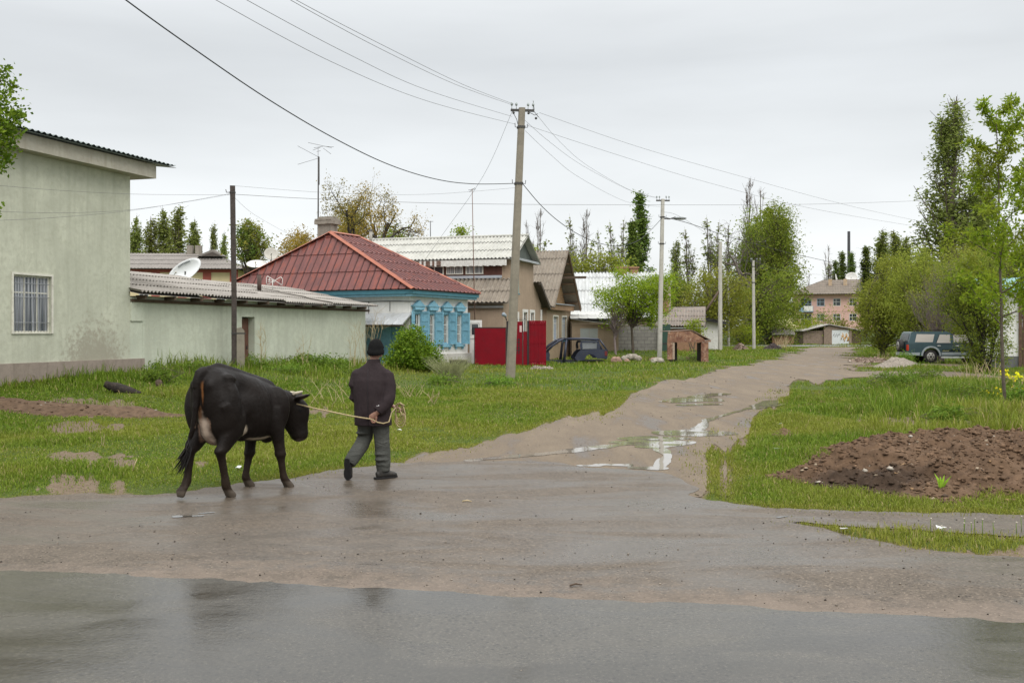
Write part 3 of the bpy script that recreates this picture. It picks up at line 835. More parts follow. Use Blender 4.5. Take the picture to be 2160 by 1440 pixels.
# red roof: two hips and two long slopes
t = NT("red painted roof sheets")
ic = t.island(); n = t.noise(1.2, 6, .65); n2 = t.noise(12, 4, .6, co=t.co((1, 1, 1)))
colr = t.mix(t.ramp(n, .36, .66), (.155, .042, .034), (.092, .036, .035))
colr = t.mix(t.math('MULTIPLY', ic, .35), colr, (.215, .055, .034))
colr = t.mix(t.ramp(t.noise(.8, 5, .6, co=t.co((3.2, 3.2, .8))), .50, .66, 0, .8), colr, (.225, .052, .028))
colr = t.mix(t.ramp(n2, .52, .75, 0, .4), colr, (.16, .085, .075))
t.set(Base_Color=colr, Roughness=t.ramp(n, .3, .7, .42, .62), Specular_IOR_Level=.4)
M_RED = t.m
r = o + .08; rz0 = ez + .27; rzT = 6.62
E = [frH(-r, r, rz0), frH(HL + r, r, rz0), frH(HL + r, -HW - r, rz0), frH(-r, -HW - r, rz0)]
mid = -HW / 2
A1, A2 = frH(1.35, mid, rzT), frH(3.75, mid, rzT)
mb = MB()
corr(mb, [E[3], E[0], A1], frL.u, .40, .028, 1.05, .03, per=10, rib=6, seam=True)
corr(mb, [E[0], E[1], A2, A1], frH.u, .40, .028, 1.05, .03, per=10, rib=6, seam=True)
corr(mb, [E[1], E[2], A2], frL.u, .36, .012, 1.05, .012, per=4)
corr(mb, [E[2], E[3], A1, A2], frH.u, .36, .012, 1.05, .012, per=4)
ro = mb.build("roof", [M_RED, mat("dark red seam", (.070, .022, .019), .6, .2, 3)], hh)
mb = MB()
for a, b in ((E[0], A1), (E[3], A1), (A1, A2), (E[1], A2), (E[2], A2)):
    a, b = Vector(a), Vector(b); d = (b - a).normalized(); s = d.cross(Vector((0, 0, 1))).normalized()
    for sg in (1, -1):
        dn = Vector((0, 0, -.075)) if abs(d.z) > .1 else Vector((0, 0, -.09))
        mb.slab([a + Vector((0, 0, .045)), b + Vector((0, 0, .045)), b + s * sg * .17 + dn * 1.0 + Vector((0, 0, .05)), a + s * sg * .17 + dn + Vector((0, 0, .05))], (0, 0, .012))
mb.build("ridge_cap", mat("orange red ridge flashing", (.29, .085, .042), .5, .15, 3), ro)
# chimney
mb = MB(); M_CHIM = plaster_mat("sooty chimney render", (.27, .24, .20), (.18, .16, .13), (.13, .11, .09))
ch = Vector(P(691, 490, 51.0)); frC = Frame((ch.x, ch.y, 0), HU)
mb.box(frC, (-.28, .28), (-.42, .42), (5.9, ZA(474, 51)))
mb.box(frC, (-.40, .40), (-.54, .54), (ZA(474, 51) + .002, ZA(466, 51))); 
mb.slab([frC(-.42, -.5, ZA(466, 51) + .003), frC(.42, -.5, ZA(466, 51) + .003), frC(.42, .5, ZA(466, 51) + .003), frC(-.42, .5, ZA(466, 51) + .003)], (0, 0, .08))
mb.box(frC, (-.30, .30), (-.38, .38), (ZA(466, 51) + .084, ZA(458, 51)))
mb.build("chimney", M_CHIM, hh)
# windows with shutters standing half open
for k, (a0, a1, z0, z1) in enumerate(win):
    wo = window(hh, frH, a0, a1, z0, z1, M_BLUE, M_GLASS, (), (), .10, .05, surround=.13)
    s2 = MB()
    s2.box(frH, (a0 + .06, a0 + .10), (-.06, -.03), (z0 + .06, z1 - .06)); s2.box(frH, (a1 - .10, a1 - .06), (-.06, -.03), (z0 + .06, z1 - .06)); s2.box(frH, (a0 + .29, a0 + .33), (-.06, -.032), (z0 + .06, z1 - .06))
    for q in (.32, .64): s2.box(frH, (a0 + .10, a1 - .10), (-.058, -.034), (z0 + (z1 - z0) * q - .018, z0 + (z1 - z0) * q + .018))
    s2.build("sash", M_WHITE, wo)
    pd = MB(); m_ = (a0 + a1) / 2
    pd.slab([frH(a0 - .12, .04, z1 + .17), frH(a1 + .12, .04, z1 + .17), frH(a1 + .20, .04, z1 + .33), frH(a1 + .16, .04, z1 + .38), frH(m_, .04, z1 + .62), frH(a0 - .16, .04, z1 + .38), frH(a0 - .20, .04, z1 + .33)], frH.v * .13)
    pd.box(frH, (a0 - .26, a1 + .26), (.004, .20), (z1 + .33, z1 + .375)); pd.box(frH, (a0 - .15, a1 + .15), (.004, .10), (z1 + .132, z1 + .168))
    pd.build("pediment", M_BLUE, wo)
    sl = MB(); sl.box(frH, (a0 - .2, a1 + .2), (.004, .13), (z0 - .17, z0 - .06))
    for q in (a0 - .12, a1 + .04): sl.box(frH, (q, q + .09), (.004, .09), (z0 - .28, z0 - .172))
    sl.build("sill", M_BLUE, wo)
    for side, ang in ((0, 18), (1, 86)):
        st = MB(); hx = a0 - .03 if side == 0 else a1 + .03
        an = R(ang + random.uniform(-5, 5)); sg = -1 if side == 0 else 1
        du = frH.u * (math.cos(an) * sg) + frH.v * math.sin(an)
        fs = Frame(frH(hx, .05, 0), du)
        sw = .41
        z0, z1 = win[k][2] - .04, win[k][3] + .10; st.box(fs, (0, .06), (-.03, .03), (z0, z1)); st.box(fs, (sw - .06, sw), (-.03, .03), (z0, z1))
        for za, zb in ((0, .06), (.42, .47), (.70, .75), (.945, 1)): st.box(fs, (.06, sw - .06), (-.029, .029), (z0 + (z1 - z0) * za, z0 + (z1 - z0) * zb))
        for za, zb in ((.06, .42), (.47, .70), (.75, .945)): st.box(fs, (.06, sw - .06), (-.004, .004), (z0 + (z1 - z0) * za, z0 + (z1 - z0) * zb))
        st.build("shutter", M_BLUE, hh)
# recessed blue porch with door under a white tin canopy
mb = MB()
mb.box(frL, (1.75, 2.88), (-.46, -.40), (.05, 2.04)); mb.box(frL, (1.2, 1.75), (-.459, -.30), (.05, 2.04)); mb.box(frL, (.36, .75), (-.458, -.30), (.05, 2.04))
mb.build("porch_panel", M_BLUE, hh)
mb = MB(); mb.box(frL, (.755, 1.195), (-.44, -.38), (.06, 2.0)); mb.box(frL, (.83, 1.12), (-.379, -.362), (.3, .9)); mb.box(frL, (.83, 1.12), (-.379, -.362), (1.1, 1.85))
do = mb.build("door", M_BLUE, hh)
mb = MB(); mb.box(frL, (1.13, 1.17), (-.378, -.33), (1.0, 1.1)); mb.build("handle", mat("door iron", (.05, .05, .05), .4), do)
mb = MB(); corr(mb, [frL(-.12, .85, 2.10), frL(4.6, .85, 2.10), frL(4.6, .02, 2.62), frL(-.12, .02, 2.62)], frL.u, .5, .012, 3, .0, per=10, rib=6)
mb.build("canopy", mat("bright tin sheet", (.56, .57, .575), .4, .12, 2, metal=.4, dirt=(.38, .36, .33)), hh)
mb = MB(); mb.box(frL, (-.1, 4.6), (.70, .78), (2.0, 2.07)); mb.build("canopy_beam", M_OLDWOOD, hh)
mb = MB(); mb.tube([frL(-.3, .03, 3.13), frL(.9, .03, 3.16), frL(4, .03, 3.16)], .018, 5); mb.tube([frL(1.05, .03, 3.16), frL(1.05, .03, 2.7)], .014, 5); mb.tube([frL(2.2, .03, 3.16), frL(2.2, .03, 2.5)], .014, 5); mb.build("service_cable", mat("black cable", (.02, .02, .02), .5), hh)
# small window in a low white wall beside the house
frW = Frame(frH(HL + .26, -.02, 0), (1, .12))
lw = thing("white_wall", "short whitewashed yard wall with a small square window beside the red gate", "wall", tuple(frW.o))
mb = MB(); wall_open(mb, frW, .62, 2.35, [(.03, .50, 1.55, 2.2)], .1, 0, -.3); mb.box(frW, (0, .62), (-.25, -.12), (-.3, 2.35)); mb.box(frW, (.0, .66), (-.25, .03), (1.42, 1.50)); mb.build("wall_body", M_LIME, lw)
window(lw, frW, .05, .48, 1.56, 2.19, M_WHITE, M_GLASS, (), (), .08, .05)

# ------------------------------------------------------------------ brown house with pale corrugated upper roof
BC = Vector((XA(1062, 52), 52.0, 0))
frS = Frame(BC, U)                                         # gable side to the street
frF = Frame(BC, (-U[1], U[0]), (-U[0], -U[1]))             # long front to the camera
bh = thing("brown_house", "brown rendered house with white corrugated upper roof and glazed upper storey", "house", tuple(BC))
M_BROWN = plaster_mat("brown render", (.35, .265, .19), (.29, .22, .16), (.26, .20, .145))
M_PALE = mat("pale grey corrugated sheet", (.43, .425, .385), .8, .12, 1.6, dirt=(.30, .29, .25), dirtamt=.6, streak=(.50, .49, .455))
M_BRSHEET = mat("brown weathered corrugated sheet", (.225, .190, .150), .85, .16, 1.6, dirt=(.15, .125, .10), dirtamt=.6, streak=(.31, .28, .235))
GW, LH, LT, UH, RH = 7.2, 3.35, 4.62, 5.62, 7.08
u0, u1 = 1.15, 5.55
BL = 13.0
mb = MB()
wins = [(3.55, 4.25, 1.35, 2.85), (4.95, 5.6, 1.35, 2.85)]
wall_open(mb, frS, GW, LH, wins, .12, 0, -.3)
mb.poly([frS(0, 0, LH), frS(GW, 0, LH), frS(u1, 0, LT), frS(u1, 0, UH), frS(u0, 0, UH), frS(u0, 0, LT)])
mb.quad(frF(0, 0, -.3), frF(BL, 0, -.3), frF(BL, 0, LH), frF(0, 0, LH)); mb.quad(frF(BL, 0, -.3), frF(BL, -GW, -.3), frF(BL, -GW, LH), frF(BL, 0, LH)); mb.quad(frF(0, -GW, -.3), frF(0, -GW, LH), frF(BL, -GW, LH), frF(BL, -GW, -.3))
mb.quad(frF(0, -u1, LH), frF(BL, -u1, LH), frF(BL, -u1, UH), frF(0, -u1, UH)); mb.quad(frF(BL, -u0, LH), frF(BL, -u1, LH), frF(BL, -u1, UH), frF(BL, -u0, UH))
mb.box(frF, (.0, .45), (-u0 - .02, -u0 + .022), (LT - .2, UH))
mb.build("wall", M_BROWN, bh)
mb = MB()
mb.poly([frS(u0 - .2, -.03, UH + .14), frS(u1 + .2, -.03, UH + .14), frS((u0 + u1) / 2, -.03, RH - .08)]); mb.build("gable", mat("dark gable boards", (.105, .12, .105), .8, .2, 5), bh)
mb = MB(); mb.box(frS, (u0 - .25, u1 + .25), (-.05, .32), (UH + .002, UH + .12)); mb.build("gable_ledge", mat("grey zinc ledge", (.33, .35, .36), .5, .1), bh)
mu = (u0 + u1) / 2
mb = MB(); corr(mb, [frS(u0 - .35, .35, UH + .03), frS(u0 - .35, -BL, UH + .03), frS(mu, -BL, RH), frS(mu, .35, RH)], frF.u, .21, .042, 1.05, .04)
corr(mb, [frS(u1 + .35, .35, UH + .03), frS(u1 + .35, -BL, UH + .03), frS(mu, -BL, RH), frS(mu, .35, RH)], frF.u, .15, .026, 1.6, .03)
mb.tube([frS(mu, .37, RH + .03), frS(mu, -BL, RH + .03)], .07, 8)
mb.build("upper_roof", M_PALE, bh)
mb = MB(); n_ = 60
for k in range(n_): 
    x = .1 + k * .125
    if x > 3.6: mb.box(frF, (x, x + .115), (-u0 + .30, -u0 + .33), (UH - .30 + .03 * math.sin(k * 2.1), UH - .02), 1 if (k * 7) % 5 < 3 else 0)
    else: mb.box(frF, (x, x + .115), (-u0 + .30, -u0 + .33), (UH - .34 + .02 * math.sin(k * 2.1), UH - .02))
mb.build("valance", [M_WHITE, mat("peeling brown boards", (.15, .085, .06), .85, .3, 9, dirt=(.45, .42, .38))], bh)
mb = MB(); corr(mb, [frS(-.40, .40, LH - .08), frS(-.40, -BL, LH - .08), frS(u0, -BL, LT), frS(u0, .40, LT)], frF.u, .24, .046, .95, .045); mb.build("lower_roof", M_BRSHEET, bh)
mb = MB(); corr(mb, [frS(GW + .45, .45, LH - .12), frS(GW + .45, -BL, LH - .12), frS(u1, -BL, LT), frS(u1, .45, LT)], frF.u, .18, .032, 1.4, .03)
mb.slab([frS(GW + .47, .30, LH - .30), frS(GW + .47, .46, LH - .30), frS(u1, .46, LT - .15), frS(u1, .30, LT - .15)], (0, 0, .14)); mb.build("rear_roof", mat("dark old roofing", (.095, .080, .066), .85, .2, 3), bh)
mb = MB(); mb.box(frF, (.45, BL), (-u0 + .005, -u0 + .06), (LT + .02, LT + .16)); mb.build("zinc_flashing", mat("zinc strip", (.42, .45, .48), .45, .1, metal=.3), bh)
mb = MB(); mb.box(frF, (.452, BL), (-u0 + .002, -u0 + .02), (LT + .162, UH)); mb.build("upper_boarding", mat("red brown boarding", (.100, .042, .030), .75, .25, 6), bh)
frUp = frF.at(0, -u0 + .02)
for k, (a0, a1) in enumerate(((1.5, 2.5), (2.66, 3.62), (3.78, 4.85), (5.05, 6.1))):
    window(bh, frUp, a0, a1, LT + .24, UH - .30, M_CREAM, M_GLASS if k == 2 else M_CURT, (.5,) if k != 2 else (.5,), (), .0, .05, .01)
mb = MB(); mb.box(frF, (-.02, 4.2), (.06, .16), (LH - .34, LH - .22)); mb.build("gutter", mat("galvanised gutter", (.36, .36, .35), .45, .1, metal=.5), bh)
for (a0, a1, z0, z1) in wins: window(bh, frS, a0, a1, z0, z1, M_WHITE, M_GLASS, (.5,), (.7,), .1, .05, surround=.16)
mb = MB(); mb.box(frS, (GW - .22, GW), (.004, .06), (.3, LH - .3)); mb.build("pilaster", M_WHITE, bh); mb = MB(); mb.box(frS, (2.4, 2.6), (.004, .06), (.3, LH - .5)); mb.build("pilaster", M_WHITE, bh)
window(bh, frS, 1.95, 2.55, 3.85, 5.45, mat("pale teal paint", (.28, .42, .40), .6), M_GLASS, (.5,), (.33, .66), -.005, .05, .005, sill=M_TEAL)
cp = thing("vent_pipe", "thin pale vent pipe standing behind the red roof's ridge", "pipe", P(782, 505, 57))
mb = MB(); mb.tube([P(782, 512, 57), P(782, 486, 57)], .09, 10); mb.build("pipe_stem", mat("pale pipe", (.38, .36, .31), .7), cp)
mb = MB(); mb.tube([P(782, 486, 57), P(782, 484.5, 57)], .15, 10); mb.build("pipe_cap", mat("dark pipe cap", (.1, .1, .1), .7), cp)

# ------------------------------------------------------------------ brown steep gabled house
DC = Vector((XA(1153, 62), 62.0, 0))
frD = Frame(DC, U); frDF = Frame(DC, (-U[1], U[0]), (-U[0], -U[1]))
dh = thing("gabled_house", "narrow brown house with steep corrugated roof, brick gable and two tall windows", "house", tuple(DC))
W_ = 6.1; eh = 3.42; ah = 7.05
mb = MB()
wins = [(1.55, 2.65, 1.20, 2.72), (3.75, 4.9, 1.22, 2.72)]
wall_open(mb, frD, W_, eh, wins, .14, 0, -.4)
mb.quad(frDF(0, 0, -.4), frDF(9, 0, -.4), frDF(9, 0, eh), frDF(0, 0, eh)); mb.quad(frDF(9, 0, -.4), frDF(9, -W_, -.4), frDF(9, -W_, eh), frDF(9, 0, eh)); mb.quad(frDF(0, -W_, -.4), frDF(0, -W_, eh), frDF(9, -W_, eh), frDF(9, -W_, -.4))
mb.build("wall", plaster_mat("tan render", (.33, .245, .165), (.27, .20, .135), (.24, .18, .12)), dh)
t = NT("yellowish gable bricks"); br = t.n.new("ShaderNodeTexBrick"); br.inputs['Scale'].default_value = 1.0
sp_ = t.sep(t.tc.outputs['Object']); cmb = t.n.new("ShaderNodeCombineXYZ"); t.l.new(t.math('ADD', t.math('MULTIPLY', sp_[0], U[0]), t.math('MULTIPLY', sp_[1], U[1])), cmb.inputs[0]); t.l.new(sp_[2], cmb.inputs[1]); t.l.new(cmb.outputs[0], br.inputs['Vector'])
br.inputs['Color1'].default_value = (.36, .22, .095, 1); br.inputs['Color2'].default_value = (.27, .155, .07, 1); br.inputs['Mortar'].default_value = (.13, .095, .065, 1)
br.inputs['Brick Width'].default_value = .32; br.inputs['Row Height'].default_value = .13; br.inputs['Mortar Size'].default_value = .018
t.set(Base_Color=br.outputs[0], Roughness=.85); t.bump(br.outputs['Fac'], .3, .01); M_GBRICK = t.m
mb = MB(); mb.poly([frD(.0, -.35, eh), frD(W_, -.35, eh), frD(W_ / 2, -.35, ah - .05)]); mb.box(frD, (2.15, 2.75), (-.349, -.33), (eh + 1.3, eh + 2.3)); mb.build("gable", M_GBRICK, dh)
mb = MB(); mb.box(frD, (2.2, 2.7), (-.328, -.31), (eh + 1.35, eh + 2.25)); mb.build("attic_door", mat("dark attic door", (.055, .042, .032), .8), dh)
mb = MB(); mb.box(frD, (-.1, W_ + .1), (-.34, .30), (eh + .08, eh + .14)); mb.build("gable_ledge", mat("zinc ledge", (.30, .33, .34), .45, .1, metal=.4), dh)
mb = MB(); mb.box(frD, (-.05, W_ + .05), (.004, .22), (eh - .28, eh + .078)); mb.build("cornice", mat("orange timber cornice", (.25, .155, .085), .8, .2), dh)
mb = MB()
corr(mb, [frD(-.45, .65, eh - .12), frD(-.45, -9, eh - .12), frD(W_ / 2, -9, ah), frD(W_ / 2, .65, ah)], frDF.u, .22, .042, 1.45, .04)
corr(mb, [frD(W_ + .5, .65, eh - .18), frD(W_ + .5, -9, eh - .18), frD(W_ / 2, -9, ah), frD(W_ / 2, .65, ah)], frDF.u, .22, .042, 1.45, .04)
ro = mb.build("roof", M_BRSHEET, dh)
mb = MB()
for s, x in ((-1, -.4), (1, W_ + .42)):
    mb.slab([frD(x, .55, eh - .28), frD(x, .62, eh - .28), frD(W_ / 2, .62, ah - .14), frD(W_ / 2, .55, ah - .14)], (0, 0, .12))
for k in range(5):
    q = .15 + k * .17
    mb.box(frD.at(W_ + .4 - (W_ / 2 + .4) * q, 0, (eh - .3) + (ah - eh + .1) * q), (-.06, .06), (-.34, .5), (-.06, .02))
mb.build("bargeboard", mat("brown roof timber", (.17, .105, .062), .8, .2), ro)
mb = MB(); mb.box(Frame(frD(2.4, .02, 0), (U[1], -U[0] + .15)), (-.5, 1.9), (-.06, .06), (eh + 1.75, eh + 1.9)); mb.build("hoist_beam", M_OLDWOOD, dh)
for (a0, a1, z0, z1) in wins: window(dh, frD, a0, a1, z0, z1, M_CREAM, M_CURTB, (.33, .66), (.72,), .11, .05, surround=.10, sill=M_TEAL)

# ------------------------------------------------------------------ long house with white roof behind the young tree
wh = thing("long_house", "long low house under a steep white corrugated roof behind the small tree", "house", (P(1300, 700, 74)[0], 74, 0))
frE = Frame((XA(1372, 73), 73.0, 0), (-.985, .12), (-.12, -.985))
Lw = 9.5; hw = 2.95
M_WROOF = mat("white corrugated sheet", (.50, .51, .50), .7, .1, 1.2, dirt=(.36, .36, .34), dirtamt=.6, streak=(.58, .585, .58))
mb = MB(); wall_open(mb, frE, Lw, hw, [(1.0, 1.7, 1.4, 2.4), (2.4, 3.1, 1.4, 2.4)], .12, 0, -.3)
mb.quad(frE(0, 0, -.3), frE(0, 0, hw), frE(0, -6.5, hw), frE(0, -6.5, -.3)); mb.quad(frE(Lw, 0, -.3), frE(Lw, 0, hw), frE(Lw, -6.5, hw), frE(Lw, -6.5, -.3)); mb.quad(frE(0, -6.5, -.3), frE(Lw, -6.5, -.3), frE(Lw, -6.5, hw), frE(0, -6.5, hw))
mb.build("wall", M_BROWN, wh)
M_GORA = mat("orange brown gable boards", (.26, .14, .06), .8, .2, 5); mb = MB(); mb.poly([frE(0, 0, hw), frE(0, -6.5, hw), frE(0, -3.25, 6.2)]); mb.build("gable", M_GORA, wh); mb = MB(); mb.poly([frE(Lw, 0, hw), frE(Lw, -6.5, hw), frE(Lw, -3.25, 6.2)]); mb.build("gable", M_GORA, wh)
mb = MB(); corr(mb, [frE(-.4, .45, hw - .18), frE(Lw + .3, .45, hw - .18), frE(Lw + .3, -3.25, 6.3), frE(-.4, -3.25, 6.3)], frE.u, .26, .05, 1.5, .045)
corr(mb, [frE(-.4, -6.95, hw - .18), frE(Lw + .3, -6.95, hw - .18), frE(Lw + .3, -3.25, 6.3), frE(-.4, -3.25, 6.3)], frE.u, .2, .035, 1.5, .03, per=4)
mb.build("roof", M_WROOF, wh)
for a0 in (1.0, 2.4): window(wh, frE, a0, a0 + .7, 1.4, 2.4, M_CREAM, M_GLASS, (.5,), (), .1, .05, surround=.1)
M_BRICK = mat("weathered orange brick", (.30, .17, .10), .85, .25, 9, dirt=(.16, .12, .10))
for px, y0, y1 in ((1312, 578, 566), (1337, 578, 566)):
    mb = MB(); q = Vector(P(px, y0, 76.5)); f = Frame((q.x, q.y, 0), (1, 0)); mb.box(f, (-.3, .3), (-.25, .25), (5.6, ZA(y1, 76.5))); mb.box(f, (-.38, .38), (-.33, .33), (ZA(y1, 76.5) + .002, ZA(y1, 76.5) + .12)); mb.build("chimney", M_BRICK, wh)

# low annex with a pale flat roof, grey door, then a concrete block wall
an = thing("annex", "low tan annex with a pale lean-to roof and grey metal door beside the car wreck", "annex", (XA(1250, 66), 66, .2))
frA = Frame((XA(1206, 66.2), 66.2, 0), (1, -.035), (-.035, -1))
La = 2.95; 
mb = MB(); wall_open(mb, frA, 3.1, 2.25, [(.55, 1.75, .1, 2.0)], .1, 0, -.2); mb.quad(frA(0, 0, -.2), frA(0, 0, 2.25), frA(0, -4, 2.6), frA(0, -4, -.2)); mb.quad(frA(3.1, 0, -.2), frA(3.1, -4, -.2), frA(3.1, -4, 2.6), frA(3.1, 0, 2.25)); mb.build("wall", plaster_mat("tan annex render", (.31, .235, .165), (.26, .19, .13), (.24, .18, .12)), an)
mb = MB(); mb.box(frA, (.57, 1.15), (-.09, -.05), (.12, 1.99)); mb.box(frA, (1.17, 1.73), (-.09, -.05), (.12, 1.99)); mb.build("door", mat("grey sheet door", (.35, .37, .36), .5, .1, 2, metal=.3), an)
mb = MB(); corr(mb, [frA(-.1, .3, 2.62), frA(3.45, .3, 2.18), frA(3.45, -4.2, 2.75), frA(-.1, -4.2, 3.2)], frA.u, .6, .014, 2.0, .02, per=10, rib=6); mb.build("roof", mat("pale tarred sheet", (.46, .46, .43), .7, .12, 2, dirt=(.33, .32, .29)), an)
t = NT("grey concrete blocks"); br = t.n.new("ShaderNodeTexBrick"); br.inputs['Scale'].default_value = 1.0
sp_ = t.sep(t.tc.outputs['Object']); cmb = t.n.new("ShaderNodeCombineXYZ"); t.l.new(t.math('ADD', sp_[0], sp_[1]), cmb.inputs[0]); t.l.new(sp_[2], cmb.inputs[1]); t.l.new(cmb.outputs[0], br.inputs['Vector'])
br.inputs['Color1'].default_value = (.24, .225, .20, 1); br.inputs['Color2'].default_value = (.185, .172, .155, 1); br.inputs['Mortar'].default_value = (.12, .115, .105, 1)
br.inputs['Brick Width'].default_value = .48; br.inputs['Row Height'].default_value = .24; br.inputs['Mortar Size'].default_value = .02
t.set(Base_Color=t.mix(t.ramp(t.noise(3, 4, .6), .4, .7, 0, .5), br.outputs[0], (.28, .26, .235)), Roughness=.9); M_BLOCK = t.m
bw = thing("block_wall", "grey concrete block yard wall behind the young tree", "wall", (XA(1345, 68), 68, .2))
frK = Frame((XA(1303, 67.5), 67.5, 0), (1, .05), (.05, -1))
mb = MB(); mb.box(frK, (0, 2.9), (-.2, 0), (-.2, 2.15)); mb.build("wall_body", M_BLOCK, bw)
mb = MB(); mb.box(frK, (-.02, 2.92), (-.22, .02), (2.152, 2.21)); mb.build("coping", M_PLINTH, bw)
gd = thing("green_door", "dark green metal yard door beside the lamp post", "door", (XA(1402, 67), 67, .1))
frK2 = Frame((XA(1391, 67.2), 67.2, 0), (1, .05), (.05, -1))
mb = MB(); mb.box(frK2, (0, .75), (-.06, 0), (-.1, 2.25)); mb.build("door_leaf", mat("dark green paint", (.035, .075, .055), .6, .2), gd)
mb = MB(); mb.box(frK2, (.07, .68), (.003, .02), (.9, 1.0)); mb.box(frK2, (.62, .66), (.003, .05), (1.05, 1.2)); mb.build("door_handle", mat("dark iron", (.04, .04, .04), .5), gd)

# ramshackle house with a broken slate roof, and a white garage beyond it
rk = thing("ramshackle_house", "ramshackle brick house with broken tile roof and small chimney beyond the lamp post", "house", (XA(1425, 86), 86, 0))
frR = Frame((XA(1478, 86), 86, 0), (-.98, .2), (-.2, -.98))
mb = MB(); shell(mb, frR, 6.5, 4.5, 2.35, [(.15, .8, 1.0, 2.0)], .1, 0, -.3); mb.build("wall", M_BRICK, rk)
mb = MB(); corr(mb, [frR(-.4, .5, 2.2), frR(6.8, .5, 2.35), frR(6.8, -2.2, 3.9), frR(-.4, -2.2, 4.05)], frR.u, .24, .05, .8, .06); corr(mb, [frR(-.4, -4.9, 2.2), frR(6.8, -4.9, 2.3), frR(6.8, -2.2, 3.9), frR(-.4, -2.2, 4.05)], frR.u, .24, .05, .8, .05)
ro = mb.build("roof", mat("broken brown slates", (.20, .175, .15), .85, .2, 3, dirt=(.34, .22, .16)), rk)
mb = MB(); mb.box(frR, (2.8, 3.5), (-1.9, -1.3), (3.0, 4.6)); mb.box(frR, (2.9, 3.4), (-1.8, -1.4), (4.602, 5.0)); mb.build("chimney", M_BRICK, rk)
mb = MB(); mb.box(frR, (-.4, 6.8), (.3, .45), (2.02, 2.10)); mb.build("fascia", mat("pale fascia board", (.33, .35, .35), .6), rk)
mb = MB(); mb.poly([frR(-.02, 0, 2.35), frR(-.02, -4.4, 2.35), frR(-.02, -2.2, 3.95)]); mb.build("gable", M_OLDWOOD, rk)
window(rk, frR, .15, .8, 1.0, 2.0, M_CREAM, M_GLASS, (.5,), (), .1, .05)
ww = thing("white_garage", "plain white garage with low dark-edged roof beyond the rusty shelter", "garage", (XA(1495, 95), 95, 0))
frV = Frame((XA(1520, 95), 95, 0), (-.99, .1), (-.1, -.99))
mb = MB(); shell(mb, frV, 4.6, 5, 2.6, [], .1, 0, -.3); mb.quad(frV(0, 0, 2.6), frV(4.6, 0, 2.6), frV(4.6, 0, 3.6), frV(0, 0, 2.65)); mb.build("wall", M_WHITE, ww)
mb = MB(); corr(mb, [frV(-.5, .6, 2.75), frV(5, .6, 3.75), frV(5, -5.4, 3.9), frV(-.5, -5.4, 2.9)], frV.u, .2, .03, 2, .02); mb.build("roof", M_SLATE, ww)
mb = MB(); mb.slab([frV(-.5, .45, 2.40), frV(5, .45, 3.40), frV(5, .45, 3.66), frV(-.5, .45, 2.66)], frV.v * .08); mb.build("fascia", mat("dark fascia", (.045, .045, .045), .7), ww)
# pink plastered wall with chimney pipe behind the tree
pw = thing("beige_tower", "narrow beige rendered wall rising behind the small tree and lamp post", "building", (XA(1400, 92), 92, 0))
mb = MB(); fq = Frame((XA(1384, 92), 92, 0), (1, 0)); shell(mb, fq, 1.35, 3, ZA(598, 92), (), .1, 0, -.2); mb.build("wall", plaster_mat("beige render", (.44, .36, .30), (.38, .31, .25), (.33, .27, .22)), pw)
mb = MB(); mb.box(fq, (.7, 1.45), (-3.1, .1), (ZA(598, 92) + .002, ZA(594, 92))); mb.build("coping", M_SLATE, pw)

# ------------------------------------------------------------------ yellow house with red trim, far left
YC = P(282, 600, 88)
yh = thing("yellow_house", "yellow house with red trim and grey roof seen over the green outbuilding", "house", (YC[0], 88, 0))
frY = Frame((XA(500, 92), 92, 0), (-.995, -.06), (.06, -.995))
yw = 15.5; yhh = ZA(565, 90)
mb = MB(); shell(mb, frY, yw, 8, yhh, [(1.0, 1.9, 4.6, 6.0), (3.4, 4.3, 4.6, 6.0), (8.0, 8.9, 4.6, 6.0)], .1, 0, -.3); mb.build("wall", mat("pale yellow plaster", (.60, .50, .30), .8, .08, 2), yh)
mb = MB(); mb.box(frY, (-.1, yw + .1), (.003, .05), (yhh - .30, yhh - .02))
for a in (-.1, 2.35, 4.6, 7.0, 12.4): mb.box(frY, (a, a + .75), (.003, .048), (-.2, yhh - .302))
mb.build("trim", mat("red trim paint", (.32, .085, .065), .7, .12), yh)
M_GREYR = mat("dull grey slate roof", (.205, .185, .165), .85, .15, 2, dirt=(.14, .125, .11))
mb = MB(); yr = ZA(535, 96)
a_ = [frY(-.9, .8, yhh), frY(yw + .9, .8, yhh), frY(yw + .9, -8.8, yhh), frY(-.9, -8.8, yhh)]
r1, r2 = frY(3.2, -4, yr), frY(yw - 1, -4, yr)
corr(mb, [a_[0], a_[1], r2, r1], frY.u, .3, .02, 1.4, .03); corr(mb, [a_[2], a_[3], r1, r2], frY.u, .3, .02, 1.4, .03); corr(mb, [a_[3], a_[0], r1], Vector(a_[0]) - Vector(a_[3]), .3, .02, 1.4, .03); corr(mb, [a_[1], a_[2], r2], Vector(a_[2]) - Vector(a_[1]), .3, .02, 1.4, .03)
mb.build("roof", M_GREYR, yh)
mb = MB(); mb.slab([frY(1.6, -2.0, yhh + 1.35), frY(4.2, -2.0, yhh + 1.35), frY(2.7, -2.0, yr + .25)], frY.v * -1.5); mb.build("dormer", M_GREYR, yh)
mb = MB(); mb.slab([frY(1.95, -1.99, yhh + 1.4), frY(3.7, -1.99, yhh + 1.4), frY(2.7, -1.99, yr)], frY.v * .02); mb.build("dormer_face", mat("dark dormer", (.08, .065, .055), .8), yh)
for a in (4.2, 5.0, 12.0):
    mb = MB(); mb.box(frY, (a, a + .55), (-4.3, -3.7), (yr - .4, yr + .75)); mb.build("chimney", M_CHIM, yh)
for a0 in (1.0, 3.4, 8.0): window(yh, frY, a0, a0 + .9, 4.6, 6.0, M_WHITE, M_GLASS, (.5,), (), .08, .07)

